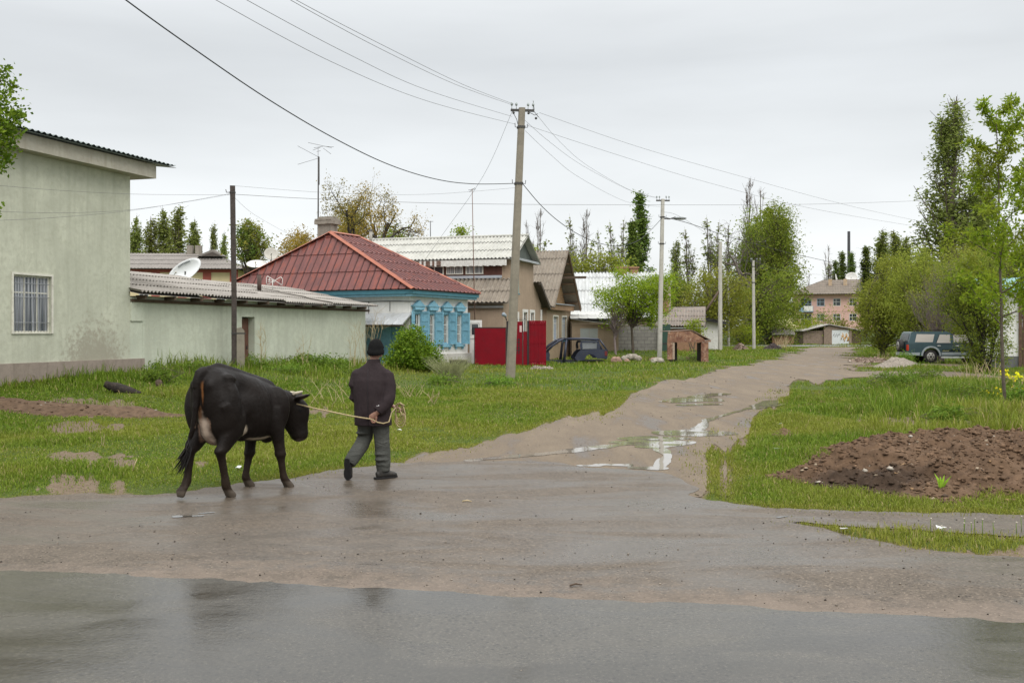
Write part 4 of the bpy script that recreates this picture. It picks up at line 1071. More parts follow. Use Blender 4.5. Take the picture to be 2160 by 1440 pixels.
# ------------------------------------------------------------------ pink apartment block and brick garage beyond the far road
PX0 = XA(1672, 200)
frP = Frame((PX0, 200, 0), (.955, -.297), (-.297, -.955))
pk = thing("apartment_block", "two storey pink apartment block with grey hip roof and blue balcony", "apartment block", (PX0, 200, 2))
ph = ZA(621, 200); pb = 2.0; pwid = 30
opn = []
PZ = [(ZA(646, 200), ZA(630, 200)), (ZA(677, 200), ZA(662, 200))]
for k, xp in enumerate((1688, 1721, 1753, 1785, 1817, 1850)):
    a = XA(xp, 200) - PX0
    for z0, z1 in PZ: opn.append((a, a + (2.1 if k == 0 else 1.45), z0 - (.9 if k == 0 else 0), z1))
mb = MB(); shell(mb, frP, pwid, 11, ph, opn, .12, 0, pb - 1); mb.box(frP, (-.05, pwid + .05), (.003, .06), (ZA(657, 200), ZA(655.5, 200)))
mb.build("wall", plaster_mat("salmon pink plaster", (.63, .405, .345), (.56, .355, .30), (.54, .345, .295)), pk)
mb = MB(); o = 1.2; rt = ZA(591, 205)
e4 = [frP(-o, o, ph), frP(pwid + o, o, ph), frP(pwid + o, -11 - o, ph), frP(-o, -11 - o, ph)]; r1, r2 = frP(6.0, -5.5, rt), frP(pwid - 6, -5.5, rt)
corr(mb, [e4[0], e4[1], r2, r1], frP.u, .5, .03, 1.2, .04, per=4); corr(mb, [e4[3], e4[0], r1], Vector(e4[0]) - Vector(e4[3]), .5, .03, 1.2, .04, per=4); corr(mb, [e4[2], e4[3], r1, r2], frP.u, .5, .03, 1.2, .04, per=3); corr(mb, [e4[1], e4[2], r2], Vector(e4[2]) - Vector(e4[1]), .5, .03, 1.2, .04, per=3)
mb.build("roof", mat("brown grey slates", (.175, .145, .115), .85, .15, 1, dirt=(.11, .095, .08)), pk)
M_BLFR = mat("pale blue window paint", (.33, .45, .55), .6)
for k, op in enumerate(opn): window(pk, frP, op[0], op[1], op[2], op[3], M_BLFR if k in (0, 2) else M_WHITE, M_GLASS, (.4,) if k > 1 else (.35, .68), (.55,), .09, .09)
mb = MB(); ba = opn[0][0] - .25; bz = ZA(657, 200) - .1
mb.box(frP, (ba, ba + 2.7), (.065, 1.2), (bz, bz + .15)); mb.box(frP, (ba, ba + .06), (.1, 1.2), (bz + .152, bz + 1.15)); mb.box(frP, (ba + 2.64, ba + 2.7), (.1, 1.2), (bz + .152, bz + 1.15)); mb.box(frP, (ba + .062, ba + .9), (1.14, 1.2), (bz + .152, bz + 1.15)); 
bo = mb.build("balcony", mat("balcony blue", (.22, .32, .42), .6), pk)
mb = MB(); mb.box(frP, (ba + .902, ba + 2.638), (1.14, 1.21), (bz + .152, bz + 1.17)); mb.build("balcony_screen", M_WHITE, bo)
for px in (1744.5, 1774.5):
    mb = MB(); q = XA(px, 201) - PX0; mb.box(frP, (q - .35, q + .35), (-3.4, -2.6), (ZA(611, 201), ZA(589, 201))); mb.build("chimney", mat("orange stained chimney", (.42, .30, .19), .8, .3, 1.5, dirt=(.55, .50, .42)), pk)
mb = MB(); mb.box(frP, (12.4, 14.2), (-3.4, -.8), (ph + .9, ph + 2.2)); mb.build("dormer", M_GREYR, pk)

gg = thing("brick_garage", "low brick garage with white sprayed doors across the far road", "garage", (XA(1775, 130), 130, 0))
frQ = Frame((XA(1738, 130), 130, 0), (1, .02), (.02, -1))
t = NT("far brown brick"); n = t.noise(4, 5, .7); t.set(Base_Color=t.mix(t.ramp(n, .35, .65), (.17, .125, .095), (.275, .205, .155)), Roughness=.9); M_FBR = t.m
mb = MB(); gh_ = ZA(697, 130)
wall_open(mb, frQ, 3.65, 2.0, [(1.05, 3.3, .0, 1.95)], .12, 0, -.3)
mb.poly([frQ(0, 0, 2.0), frQ(3.65, 0, 2.0), frQ(3.65, 0, 2.0), frQ(.6, 0, 2.55)]); mb.quad(frQ(3.65, 0, -.3), frQ(3.65, -5, -.3), frQ(3.65, -5, 2), frQ(3.65, 0, 2)); mb.quad(frQ(0, 0, -.3), frQ(0, 0, 2), frQ(0, -5, 2), frQ(0, -5, -.3))
mb.box(frQ, (-2.6, -.002), (-5, -.3), (-.3, 1.85)); mb.build("wall", M_FBR, gg)
mb = MB(); mb.slab([frQ(-2.9, .3, 1.75), frQ(.6, .3, 2.62), frQ(.6, -5, 2.62), frQ(-2.9, -5, 1.75)], (0, 0, .10)); mb.slab([frQ(.602, .3, 2.62), frQ(5.2, .3, 1.78), frQ(5.2, -5, 1.78), frQ(.602, -5, 2.62)], (0, 0, .10)); mb.build("roof", mat("pale grey roofing", (.34, .32, .29), .8, .15, 2), gg)
mb = MB(); mb.box(frQ, (1.06, 2.16), (-.1, -.05), (.02, 1.94)); mb.box(frQ, (2.18, 3.29), (-.1, -.05), (.02, 1.94)); do = mb.build("garage_door", mat("whitewashed doors", (.60, .62, .62), .6, .08, 2), gg)
rg = random.Random(4)
mb = MB()
for k in range(9):
    x = 1.2 + k * .1; y = 1.25 + .15 * math.sin(k * 1.9)
    mb.tube([frQ(x, -.046, y - .15), frQ(x + .06, -.046, y + .1 * rg.uniform(-1, 1)), frQ(x + .1, -.046, y + .14)], .018, 4)
mb.build("black_scrawl", mat("black spray", (.06, .06, .06), .7), do)
mb = MB()
for k in range(8):
    x = 2.32 + k * .13; y = .95 + .3 * math.sin(k * 1.7)
    mb.tube([frQ(x - .05, -.045, y - .28), frQ(x + .1, -.045, y + .05), frQ(x + .02, -.045, y + .3)], .055, 4)
mb.build("orange_scrawl", mat("orange spray", (.58, .30, .06), .7), do)
mb = MB(); mb.box(frQ, (3.66, 5.0), (-4.5, -.25), (-.2, 1.75)); mb.build("lean_to", M_OLDWOOD, gg)

# low structures along the far road
ts_ = thing("green_shed", "small green sheet shed under the slanting timber poles", "shed", (XA(1612, 128), 128, 0))
frT = Frame((XA(1597, 128), 128, 0), (1, 0)); mb = MB(); shell(mb, frT, 1.95, 3, ZA(693, 128), (), .1, 0, -.2); mb.build("wall", mat("grey green sheet", (.14, .18, .11), .7, .15), ts_)
mb = MB(); mb.slab([frT(-.2, .3, ZA(692, 128)), frT(2.15, .3, ZA(692, 128)), frT(2.15, -3.2, ZA(688, 128)), frT(-.2, -3.2, ZA(688, 128))], (0, 0, .1)); mb.build("roof", M_SLATE, ts_)
fw = thing("tiled_wall", "low brick yard wall capped with grey roof tiles across the far road", "wall", (XA(1652, 128), 128, 0))
frT = Frame((XA(1629, 127), 127, 0), (1, 0)); mb = MB(); mb.box(frT, (0, 2.75), (-.3, 0), (-.2, ZA(708, 127))); mb.build("wall_body", M_BRICK, fw)
mb = MB(); corr(mb, [frT(-.1, .4, ZA(706, 127)), frT(2.85, .4, ZA(706, 127)), frT(2.85, -.6, ZA(695, 127)), frT(-.1, -.6, ZA(695, 127))], frT.u, .2, .04, .5, .04); mb.build("coping", M_SLATE, fw)

# white house on the right behind the trees
rh = thing("white_building", "white building with dark plinth and brown door post behind the right-hand trees", "building", (XA(2120, 52), 52, 0))
frX = Frame((XA(2072, 50), 50, 0), (.905, -.425), (-.425, -.905))
mb = MB(); shell(mb, frX, 1.62, 6, 3.7, (), .1, 0, .55); mb.build("wall", M_LIME, rh)
mb = MB(); mb.box(frX, (-.03, 1.62), (-6, .03), (-.2, .55)); mb.build("plinth", mat("grey plinth", (.13, .13, .13), .8, .15), rh)
mb = MB(); mb.box(frX, (1.63, 1.78), (-.2, .1), (-.1, 3.5)); mb.box(frX, (1.80, 2.2), (-.3, .05), (-.1, 3.6)); mb.box(frX, (2.02, 2.06), (.05, .08), (-.1, 3.6)); mb.build("door", mat("brown planks", (.115, .068, .045), .75, .3, 6), rh)
mb = MB(); mb.box(frX, (2.22, 5.0), (-6, 0), (-.2, 3.4)); mb.build("pale_wing", mat("pale blue green render", (.42, .52, .50), .8, .1), rh)
mb = MB(); mb.slab([frX(-.5, .4, 3.72), frX(5.2, .4, 3.72), frX(5.2, -3, 4.5), frX(-.5, -3, 4.5)], (0, 0, .08)); mb.build("roof", mat("teal sheet roof", (.16, .30, .30), .6, .15), rh)
# ------------------------------------------------------------------ trees and plants
M_BARK = mat("grey brown bark", (.115, .092, .070), .9, .3, 5, bump=.4)
M_BARKD = mat("dark bark", (.050, .042, .035), .9, .3, 5, bump=.4)
M_TWIG = mat("pale twigs", (.16, .135, .115), .9, .2, 5)
M_PURP = mat("purplish bare twigs", (.19, .15, .14), .9, .2, 5)
LM = {
 'poplar': leaf_mat("poplar leaves", (.098, .132, .038), (.178, .215, .072)),
 'dark': leaf_mat("dark poplar leaves", (.062, .105, .026), (.128, .178, .046)),
 'fresh': leaf_mat("fresh green leaves", (.105, .165, .014), (.215, .265, .026)),
 'willow': leaf_mat("yellow green leaves", (.130, .170, .028), (.230, .260, .055)),
 'walnut': leaf_mat("yellowish walnut leaves", (.210, .190, .036), (.330, .255, .060), (.165, .160, .035)),
 'lilac': leaf_mat("bright bush leaves", (.044, .105, .009), (.135, .215, .022), trans=.22),
 'nettle': leaf_mat("nettle leaves", (.060, .125, .018), (.135, .205, .035), trans=.25),
 'mid': leaf_mat("mid green leaves", (.086, .140, .022), (.182, .225, .040)),
 'ochre': leaf_mat("ochre green leaves", (.105, .125, .025), (.200, .185, .045), (.085, .125, .025)),
 'young': leaf_mat("young tree leaves", (.105, .185, .014), (.215, .290, .030), (.165, .185, .022)),
 'white': leaf_mat("white blossom", (.50, .46, .36), (.70, .66, .55)),
}
def leaf_quads(pts, size, rng, aspect=.55, droop=.0):
    n = len(pts)
    a = rng.normal(size=(n, 3)); a[:, 2] = a[:, 2] * .7 - droop; a /= np.linalg.norm(a, axis=1)[:, None] + 1e-9
    b = rng.normal(size=(n, 3)); b -= a * (a * b).sum(1)[:, None]; b /= np.linalg.norm(b, axis=1)[:, None] + 1e-9
    s = (size * (.6 + .8 * rng.random(n)))[:, None]
    c = np.cross(a, b) * s * .12
    V = np.stack([pts - a * s * .5, pts + b * s * aspect * .5 + c, pts + a * s * .5, pts - b * s * aspect * .5 + c], 1).reshape(-1, 3)
    i = np.arange(n)[:, None] * 4
    return V, i + np.array([[0, 1, 2, 3]])
def crown_obj(name, pts, size, lm, parent, seed, aspect=.55, droop=0, kind=None):
    V, Fq = leaf_quads(np.asarray(pts, float), size, np.random.default_rng(seed), aspect, droop)
    return np_mesh(name, V, Fq, lm, parent)
def grow(rg, mb, lv, p, d, L, r, lvl, q):
    n = q['seg'][min(lvl, len(q['seg']) - 1)]
    w = q['wander'][min(lvl, len(q['wander']) - 1)]; tr = q['trop'][min(lvl, len(q['trop']) - 1)]
    path, dirs = [p], [d]
    for i in range(n):
        d = (d + Vector((rg.gauss(0, w), rg.gauss(0, w), rg.gauss(0, w) + tr))).normalized()
        p = p + d * (L / n); path.append(p); dirs.append(d)
    end = q.get('end', .25)
    rad = [r * (1 - (1 - end) * i / n) for i in range(n + 1)]
    if r > q.get('rmin', 0): mb.tube(path, rad, 7 if lvl == 0 else 4, cap=False)
    if lvl < q['max']:
        k = q['n'][lvl]
        for j in range(k):
            t = q['start'][lvl] + (1 - q['start'][lvl]) * (j + rg.random()) / k
            x = t * n; i = min(int(x), n - 1); f = x - i
            bp = path[i].lerp(path[i + 1], f); bd = dirs[i + 1]
            a = R(q['ang'][lvl] * rg.uniform(.7, 1.3)); az = j * 2.4 + rg.uniform(-.5, .5)
            s = bd.orthogonal().normalized(); s2 = bd.cross(s)
            nd = bd * math.cos(a) + (s * math.cos(az) + s2 * math.sin(az)) * math.sin(a)
            LL = L * q['ratio'][lvl] * (1 - q['fall'][lvl] * t) * rg.uniform(.7, 1.25)
            grow(rg, mb, lv, bp, nd.normalized(), LL, max(rad[i] * q['rr'][lvl], .004), lvl + 1, q)
    if lvl >= q['leaf']:
        for i in range(1, n + 1):
            for c in range(q['nl']):
                pt = path[i].lerp(path[i - 1], rg.random()); lv.append((pt.x, pt.y, pt.z))
Q_POP = dict(seg=(10, 6, 3), wander=(.03, .07, .15), trop=(.1, .20, .1), max=2, n=(26, 5), start=(.08, .25), ang=(30, 32), ratio=(.26, .36), fall=(.62, .3), rr=(.42, .5), leaf=1, nl=2, end=.15)
Q_POPW = dict(Q_POP, n=(40, 6), ang=(42, 36), ratio=(.30, .42), nl=3)
Q_BARE = dict(Q_POP, n=(26, 6), ang=(22, 22), ratio=(.22, .5), nl=1, rr=(.5, .5))
Q_WAL = dict(seg=(5, 6, 5, 4, 3), wander=(.12, .22, .24, .26, .3), trop=(.06, .04, .02, .03, .02), max=4, n=(5, 4, 5, 4), start=(.45, .3, .25, .2), ang=(52, 50, 48, 45), ratio=(.95, .72, .62, .5), fall=(.25, .3, .3, .2), rr=(.62, .6, .55, .6), leaf=3, nl=1, end=.4)
Q_DEAD = dict(Q_WAL, leaf=9, n=(5, 5, 5, 4), trop=(.06, .08, .05, .03, .02))
def proto_tree(q, seed, H, r, leafsize, ncl, spread, bark, lm, cut=None, aspect=.55, lean=(0, 0)):
    """returns (trunk mesh, crown mesh) built at the origin"""
    rg = random.Random(seed); mb = MB(); lv = []
    grow(rg, mb, lv, Vector((0, 0, -.1)), Vector((lean[0], lean[1], 1)).normalized(), H, r, 0, q)
    tr = mb.build("trunk", bark)
    lv = np.array(lv) if lv else np.zeros((0, 3))
    rn = np.random.default_rng(seed)
    if cut is not None and len(lv):
        keep = rn.random(len(lv)) < cut(lv[:, 2] / H)
        lv = lv[keep]
    cr = None
    if len(lv):
        pts = np.repeat(lv, ncl, 0) + rn.normal(size=(len(lv) * ncl, 3)) * spread
        cr = crown_obj("crown", pts, leafsize, lm, None, seed, aspect)
    return tr, cr
PROTO = {}
def proto(key, *a, **k):
    tr, cr = proto_tree(*a, **k)
    PROTO[key] = (tr.data, cr.data if cr else None)
    bpy.data.objects.remove(tr)
    if cr: bpy.data.objects.remove(cr)
def plant_proto(key, name, label, cat, loc, sx, sz, rot, group=None):
    o = thing(name, label, cat, loc, group)
    o.scale = (sx, sx, sz); o.rotation_euler = (0, 0, rot)
    for nm, me in zip(("trunk", "crown"), PROTO[key]):
        if me is None: continue
        c = bpy.data.objects.new(nm, me); COL.objects.link(c); c.parent = o
    return o
NT_ = globals().get('NTREE', 1)
def poplar_proto(key, seed, H, rmax, nb, per, leaf, spread, bark, lm, bare=0.0, dens=.8, peak=.3, tops=2):
    """columnar poplar: steep limbs filling a spindle, leaves in tufts along each limb, gaps between them"""
    rg = random.Random(seed); rn = np.random.default_rng(seed); mb = MB(); pts = []
    def prof(t): return (.5 + .5 * t / peak) if t < peak else max(.06, 1 - (t - peak) / (1 - peak)) ** .85
    leaders = [Vector((0, 0, -.1))]
    axes = []
    for k in range(tops):
        top = Vector((rg.gauss(0, .22 * rmax) * (k > 0), rg.gauss(0, .22 * rmax) * (k > 0), H * (1 - .12 * k * rg.uniform(.4, 1.2))))
        md = top * .5 + Vector((rg.gauss(0, .08), rg.gauss(0, .08), 0)) * rmax
        axes.append((Vector((0, 0, -.1)), md, top)); r0 = (.0065 if bare > .7 else .013) * H * (1 if k == 0 else .6)
        mb.tube([axes[-1][0], md * .5, md, top * .8 + md * .1 + Vector((0, 0, -.05)), top], [r0, r0 * .8, r0 * .6, r0 * .3, .012], 6, cap=False)
    for k in range(nb):
        u = (k + rg.random()) / nb; t0 = .04 + .90 * u; ax = axes[rg.randrange(len(axes))]
        q = t0 * ax[2].z / H * 2
        b = ax[0].lerp(ax[1], min(1, q)) if q < 1 else ax[1].lerp(ax[2], q - 1); b = Vector((b.x, b.y, t0 * ax[2].z))
        az = k * 2.4 + rg.uniform(-.6, .6); L = H * (.20 - .10 * t0) * rg.uniform(.65, 1.35); e = rmax * prof(min(1, t0 + .5 * L / H)) * rg.uniform(.55, 1.12)
        o = Vector((math.cos(az), math.sin(az), 0)); zt_ = min(b.z + L, H * rg.uniform(.96, 1.0))
        m_ = b + o * e * .62 + Vector((0, 0, (zt_ - b.z) * .40)); tip = b + o * e + Vector((rg.gauss(0, .06), rg.gauss(0, .06), zt_ - b.z))
        r1 = .0042 * H * (1.1 - t0)
        mb.tube([b, m_, tip], [r1, r1 * .7, .006], 4, cap=False)
        for j in range(3):
            f = rg.uniform(.35, .95); s0 = b.lerp(m_, f * 2) if f < .5 else m_.lerp(tip, f * 2 - 1); mb.tube([s0, s0 + Vector((rg.gauss(0, .16), rg.gauss(0, .16), rg.uniform(.12, .42)))], [.010, .004], 3, cap=False)
        for j in range(6 if bare > .7 else 0):
            f = rg.uniform(.3, 1); s0 = b.lerp(m_, f * 2) if f < .5 else m_.lerp(tip, f * 2 - 1); mb.tube([s0, s0 + Vector((rg.gauss(0, .09), rg.gauss(0, .09), rg.uniform(.25, .6)))], [.008, .003], 3, cap=False)
        if rg.random() < bare * max(0, (t0 - .25) / .6): continue
        n_ = int(per * rg.uniform(.35, 1.4) * dens)
        for j in range(max(2, n_ // 7)):
            f = rg.uniform(.12, 1.0); c = b.lerp(m_, f * 2) if f < .5 else m_.lerp(tip, f * 2 - 1); sg = spread * rg.uniform(.5, 1.3)
            for i_ in range(7): pts.append((c.x + rg.gauss(0, sg), c.y + rg.gauss(0, sg), c.z + rg.gauss(0, sg * 1.25)))
    tr = mb.build("trunk", bark); cr = crown_obj("crown", np.array(pts), leaf, lm, None, seed, .7)
    PROTO[key] = (tr.data, cr.data); bpy.data.objects.remove(tr); bpy.data.objects.remove(cr)
poplar_proto('popA', 11, 10, 1.1, 90, 105, .145, .14, M_BARK, LM['poplar'], .15, 1, .3, 3)
poplar_proto('popB', 23, 10, 1.0, 84, 95, .145, .14, M_BARK, LM['poplar'], .3, 1, .35, 3)
poplar_proto('popC', 29, 10, .85, 56, 44, .15, .13, M_TWIG, LM['poplar'], .75, 1, .3, 3)
poplar_proto('popD', 31, 10, 1.5, 90, 90, .15, .19, M_BARKD, LM['mid'], .05, 1, .35, 3)
poplar_proto('popE', 77, 10, .62, 90, 80, .13, .10, M_BARKD, LM['dark'], 0, 1, .35, 2)
poplar_proto('bareA', 41, 10, .62, 54, 30, .15, .12, M_TWIG, LM['poplar'], 1.15, 1, .3, 3)
poplar_proto('bareB', 43, 10, .62, 54, 34, .15, .12, M_TWIG, LM['poplar'], 1.0, 1, .3, 3)
poplar_proto('bigpop', 53, 10, 1.1, 170, 170, .085, .12, M_BARK, LM['poplar'], .2, 1, .34, 3)
def ext(key):
    m = PROTO[key][1] or PROTO[key][0]; n = len(m.vertices); a = np.empty(n * 3, np.float32); m.vertices.foreach_get("co", a); a = a.reshape(-1, 3)
    lo, hi = np.quantile(a, .02, axis=0), np.quantile(a, .98, axis=0)
    m = PROTO[key][0]; n = len(m.vertices); a = np.empty(n * 3, np.float32); m.vertices.foreach_get("co", a)
    hi[2] = max(a.reshape(-1, 3)[:, 2].max(), hi[2]); return lo, hi
def pop(key, px, ytop, Y, label, wpx, z0=0.0, name="poplar_tree", group=None):
    lo, hi = ext(key); H = ZA(ytop, Y) - z0; w = wpx / F * Y
    return plant_proto(key, name, label, "tree", (XA(px, Y), Y, z0), w * 1.3 / max(hi[0] - lo[0], hi[1] - lo[1]), H / hi[2], random.uniform(0, 6.28), group)
# poplars behind the green building, left
gA = "green poplars behind the outbuilding"
for k, (px, yt, w, lab) in enumerate(((288, 448, 36, "green poplar right against the tall plaster building's edge"), (318, 456, 34, "green poplar second from the tall plaster building, slightly lower than its neighbours"),
        (344, 432, 44, "broad tall poplar left of the dish, over the yellow house roof"), (380, 432, 46, "tall poplar directly above the satellite dish"), (410, 456, 36, "poplar on the right end of the clump over the yellow house"),
        (453, 470, 24, "slim poplar standing alone just left of the timber pole"), (473, 484, 24, "shortest slim poplar touching the timber pole's left side"))):
    pop(('popA', 'popB')[k % 2], px, yt, 110 + 3 * (k % 3), lab, w, 0, group=gA)
# half bare poplars over the middle houses
gB = "half bare poplars behind the houses"
for k, (px, yt, w, Y, lab) in enumerate(((1094, 470, 14, 120, "thin bare poplar top beside the big concrete pole"), (1110, 462, 18, 128, "thin bare poplar behind the upper roof's gable end"), (1140, 436, 26, 120, "bare poplar above the steep gabled house's ridge"),
        (1203, 450, 28, 122, "bare topped poplar just right of the steep gabled house"), (1238, 438, 30, 124, "dark bare topped poplar over the white roofed long house"), (1262, 478, 20, 130, "short bare poplar left of the leafy pair"),
        (1288, 462, 32, 122, "half leafed poplar left of the dark cypress-like poplars"), (1315, 456, 30, 124, "half leafed poplar touching the dark tall poplar"))):
    pop('bareA' if k in (0, 1, 2, 4) else 'popC', px, yt, Y, lab, w * 1.2, 0, group=gB)
pop('popE', 1350, 402, 112, "tallest dark columnar poplar behind the small green tree", 38)
pop('popE', 1334, 462, 108, "shorter dark columnar poplar nestled against the tallest one", 32)
gC = "poplars beyond the lamp post"
for k, (px, yt, w, Y, lab) in enumerate(((1426, 504, 22, 138, "slim poplar right behind the lamp post's arm"), (1447, 478, 44, 140, "half bare poplar to the right of the lamp head"), (1492, 452, 44, 140, "tall half bare poplar between two pale concrete poles"),
        (1515, 462, 30, 146, "poplar directly behind the tall pale pole"), (1536, 470, 34, 150, "poplar left of the dead tree's limbs"))):
    pop(('popB', 'popC', 'popC', 'popC', 'popC')[k], px, yt, Y, lab, w, .4, group=gC)
for px, yt, w, Y, lab, key in ((1582, 372, 40, 150, "bare topped giant poplar at the highest point of the big tree group", 'bareA'), (1604, 392, 44, 152, "bare topped poplar beside the giant, right of it", 'bareB'), (1622, 432, 70, 148, "leafy wide poplar in the big group", 'popD'), (1652, 455, 64, 150, "leafy poplar on the right edge of the big tree group", 'popD'), (1590, 470, 60, 160, "dark poplar filling the middle of the big group", 'popD')):
    pop(key, px, yt, Y, lab, w, .8)
for px, yt, w, Y, lab, key in ((1747, 514, 26, 235, "spindly sparse tree behind the pink block's roof", 'bareB'), (1762, 548, 18, 240, "small dark conical tree over the pink block's ridge", 'popE'), (1777, 530, 20, 242, "taller dark conical tree over the pink block's ridge", 'popE'), (1796, 530, 18, 244, "dark conical tree against the black smokestack", 'popE'), (1707, 575, 22, 236, "reddish twiggy tree at the left end of the pink block's roof", 'bareB'),
        (1826, 518, 24, 150, "narrow poplar left of the right-hand poplar clump", 'popE'), (1862, 478, 46, 150, "tallest of the distant poplars over the willow bushes", 'popA'), (1885, 484, 40, 156, "distant poplar just right of the tallest over the willows", 'popB'), (1912, 492, 38, 148, "distant poplar nearest the big one on its left", 'popA'), (1950, 520, 40, 150, "low distant poplar half hidden by purple twigs", 'popB')):
    pop(key, px, yt, Y, lab, w, 1.0)
pop('bigpop', 2018, 203, 78, "giant leafy poplar towering over the willow bushes on the right", 100)
pop('bigpop', 2087, 385, 84, "second poplar half hidden behind the young maple", 74)
# walnuts
proto('walA', Q_WAL, 5, 3.6, .36, .075, 14, .15, M_BARKD, LM['walnut'], cut=lambda h: np.full(h.shape, .55))
proto('walB', Q_WAL, 19, 3.2, .34, .075, 14, .15, M_BARKD, LM['walnut'], cut=lambda h: np.full(h.shape, .9))
proto('dead', Q_DEAD, 14, 5.0, .42, .2, 1, .2, M_TWIG, LM['walnut'])
def plant_fit(key, label, px, ytop, Y, wpx, rot, name, z0=0):
    lo, hi = ext(key)
    H = ZA(ytop, Y) - z0; W = wpx / F * Y
    w0 = max(hi[0] - lo[0], hi[1] - lo[1])
    return plant_proto(key, name, label, "tree", (XA(px, Y), Y, z0), W / w0, H / hi[2], rot)
plant_fit('walA', "large sparse walnut with bare crooked limbs over the red roof's right slope", 800, 350, 66, 230, .6, "walnut_tree")
plant_fit('walB', "spreading yellowish walnut over the red roof's left slope", 618, 408, 66, 270, 2.3, "walnut_tree")
plant_fit('walB', "small twiggy walnut directly behind the chimney", 742, 440, 70, 120, 4.1, "walnut_tree")
plant_fit('dead', "dead grey tree with thick crooked limbs in the big tree group", 1578, 470, 142, 150, 1.2, "dead_tree", .7)

def clump_tree(name, label, base, ells, ncl, nleaf, size, lm, bark=None, tr=.06, cr=.25, seed=1, stems=1, shell_=.55, aspect=.55, trunk_top=.5, droop=0, twigs=0, cat="tree", group=None):
    """trunk, limbs reaching for clumps of leaves spread through the given ellipsoids (dx, dy, dz, rx, ry, rz)"""
    rn = np.random.default_rng(seed); rg = random.Random(seed)
    o = thing(name, label, cat, base, group); b = Vector(base)
    vol = np.array([e[3] * e[4] * e[5] for e in ells]) ** .8
    ncs = np.maximum(2, (ncl * vol / vol.sum()).astype(int))
    cs = []
    for e, k in zip(ells, ncs):
        d = rn.normal(size=(k, 3)); d /= np.linalg.norm(d, axis=1)[:, None]
        rr = (shell_ + (1 - shell_) * rn.random(k) ** .5) * (1 + .14 * rn.normal(size=k))
        cs.append(np.array(e[:3]) + d * rr[:, None] * np.array(e[3:6]))
    cs = np.concatenate(cs); cs[:, 2] = np.maximum(cs[:, 2], .12)
    mb = MB(); zt_ = max(c[2] for c in cs) * trunk_top
    roots = []
    for s in range(stems):
        q = Vector((rg.gauss(0, .12), rg.gauss(0, .12), 0)) * (stems > 1)
        top = Vector((rg.gauss(0, .18) * (1 + (stems > 1) * 2), rg.gauss(0, .18), zt_ * rg.uniform(.8, 1.15)))
        m_ = (q + top) / 2 + Vector((rg.gauss(0, .06), rg.gauss(0, .06), 0))
        mb.tube([b + q - Vector((0, 0, .1)), b + m_, b + top], [tr, tr * .75, tr * .45], 7, cap=False); roots.append((q, m_, top))
    for c in cs[:: max(1, len(cs) // 90)]:
        q, m_, top = rg.choice(roots); c = Vector(c)
        f = min(1, max(.1, c.z / (zt_ + .01) * rg.uniform(.45, .8))) if stems > 1 or len(ells) < 5 else rg.uniform(.55, 1)
        s0 = q.lerp(m_, f * 2) if f < .5 else m_.lerp(top, f * 2 - 1)
        md = s0.lerp(c, .5) + Vector((0, 0, (c - s0).length * .10))
        mb.tube([b + s0, b + md, b + c], [tr * .38, tr * .24, tr * .10], 4, cap=False)
    for k in range(twigs):
        c = Vector(cs[rg.randrange(len(cs))]); d = Vector((rg.gauss(0, 1), rg.gauss(0, 1), rg.gauss(.5, .6))).normalized()
        mb.tube([b + c * .75, b + c + d * cr * 1.2], [.012, .005], 3, cap=False)
    mb.build("trunk", bark or M_BARK, o)
    k = max(1, nleaf // len(cs))
    sz = (.55 + .9 * rn.random(len(cs)))
    pts = np.repeat(cs, k, 0) + rn.normal(size=(len(cs) * k, 3)) * np.repeat(sz, k)[:, None] * cr * np.array([1, 1, .8])
    pts = pts[pts[:, 2] > .03] + np.array(base)
    crown_obj("crown", pts, size, lm, o, seed, aspect, droop)
    return o
def E(px0, px1, y0, y1, Y, base, dy=0, ry=None):
    """ellipsoid covering a pixel rectangle at depth Y, relative to base"""
    cx, cz = XA((px0 + px1) / 2, Y), ZA((y0 + y1) / 2, Y); rx, rz = (px1 - px0) / 2 / F * Y, (y1 - y0) / 2 / F * Y
    return (cx - base[0], dy, cz - base[2], rx, ry or rx, rz)
def ct(name, label, px, Y, rects, ncl, nleaf, size, lm, z0=None, **k):
    z = float(zt(XA(px, Y), Y)) if z0 is None else z0
    b = (XA(px, Y), Y, z)
    return clump_tree(name, label, b, [E(*r, Y, b) for r in rects], ncl, nleaf, size, LM[lm], **k)
# mixed tree right of the timber pole
ct("broad_tree", "green and yellow broad tree just right of the timber pole", 532, 80, [(502, 565, 480, 560), (505, 540, 468, 520)], 110, 4200, .20, 'ochre', seed=3, cr=.35, tr=.15)
ct("broad_tree", "brownish leafing tree behind the chimney of the red roof", 735, 74, [(700, 775, 445, 510)], 70, 1500, .17, 'ochre', seed=4, cr=.35, tr=.12, bark=M_TWIG, twigs=160)
ct("broad_tree", "green tree top over the right end of the red ridge", 835, 74, [(805, 870, 488, 512)], 30, 900, .18, 'mid', seed=5, cr=.3, tr=.1)
ct("broad_tree", "small bright tree top peeping over the white upper roof", 968, 90, [(960, 985, 482, 505)], 16, 500, .2, 'fresh', seed=6, cr=.3, tr=.1)
# yellow green growth behind the white roof
for k, (a, b_, y0, lab) in enumerate(((1108, 1135, 520, "pale green bush tree behind the upper roof's gable"), (1186, 1236, 538, "yellow green bush tree beside the steep gable"), (1226, 1290, 528, "larger yellow green bush tree behind the white roof"), (1280, 1330, 545, "yellow green bush tree behind the small green tree"))):
    ct("bush_tree", lab, (a + b_) / 2, 104, [(a, b_, y0, 620)], 60, 2000, .26, 'willow', seed=20 + k, cr=.55, tr=.12)
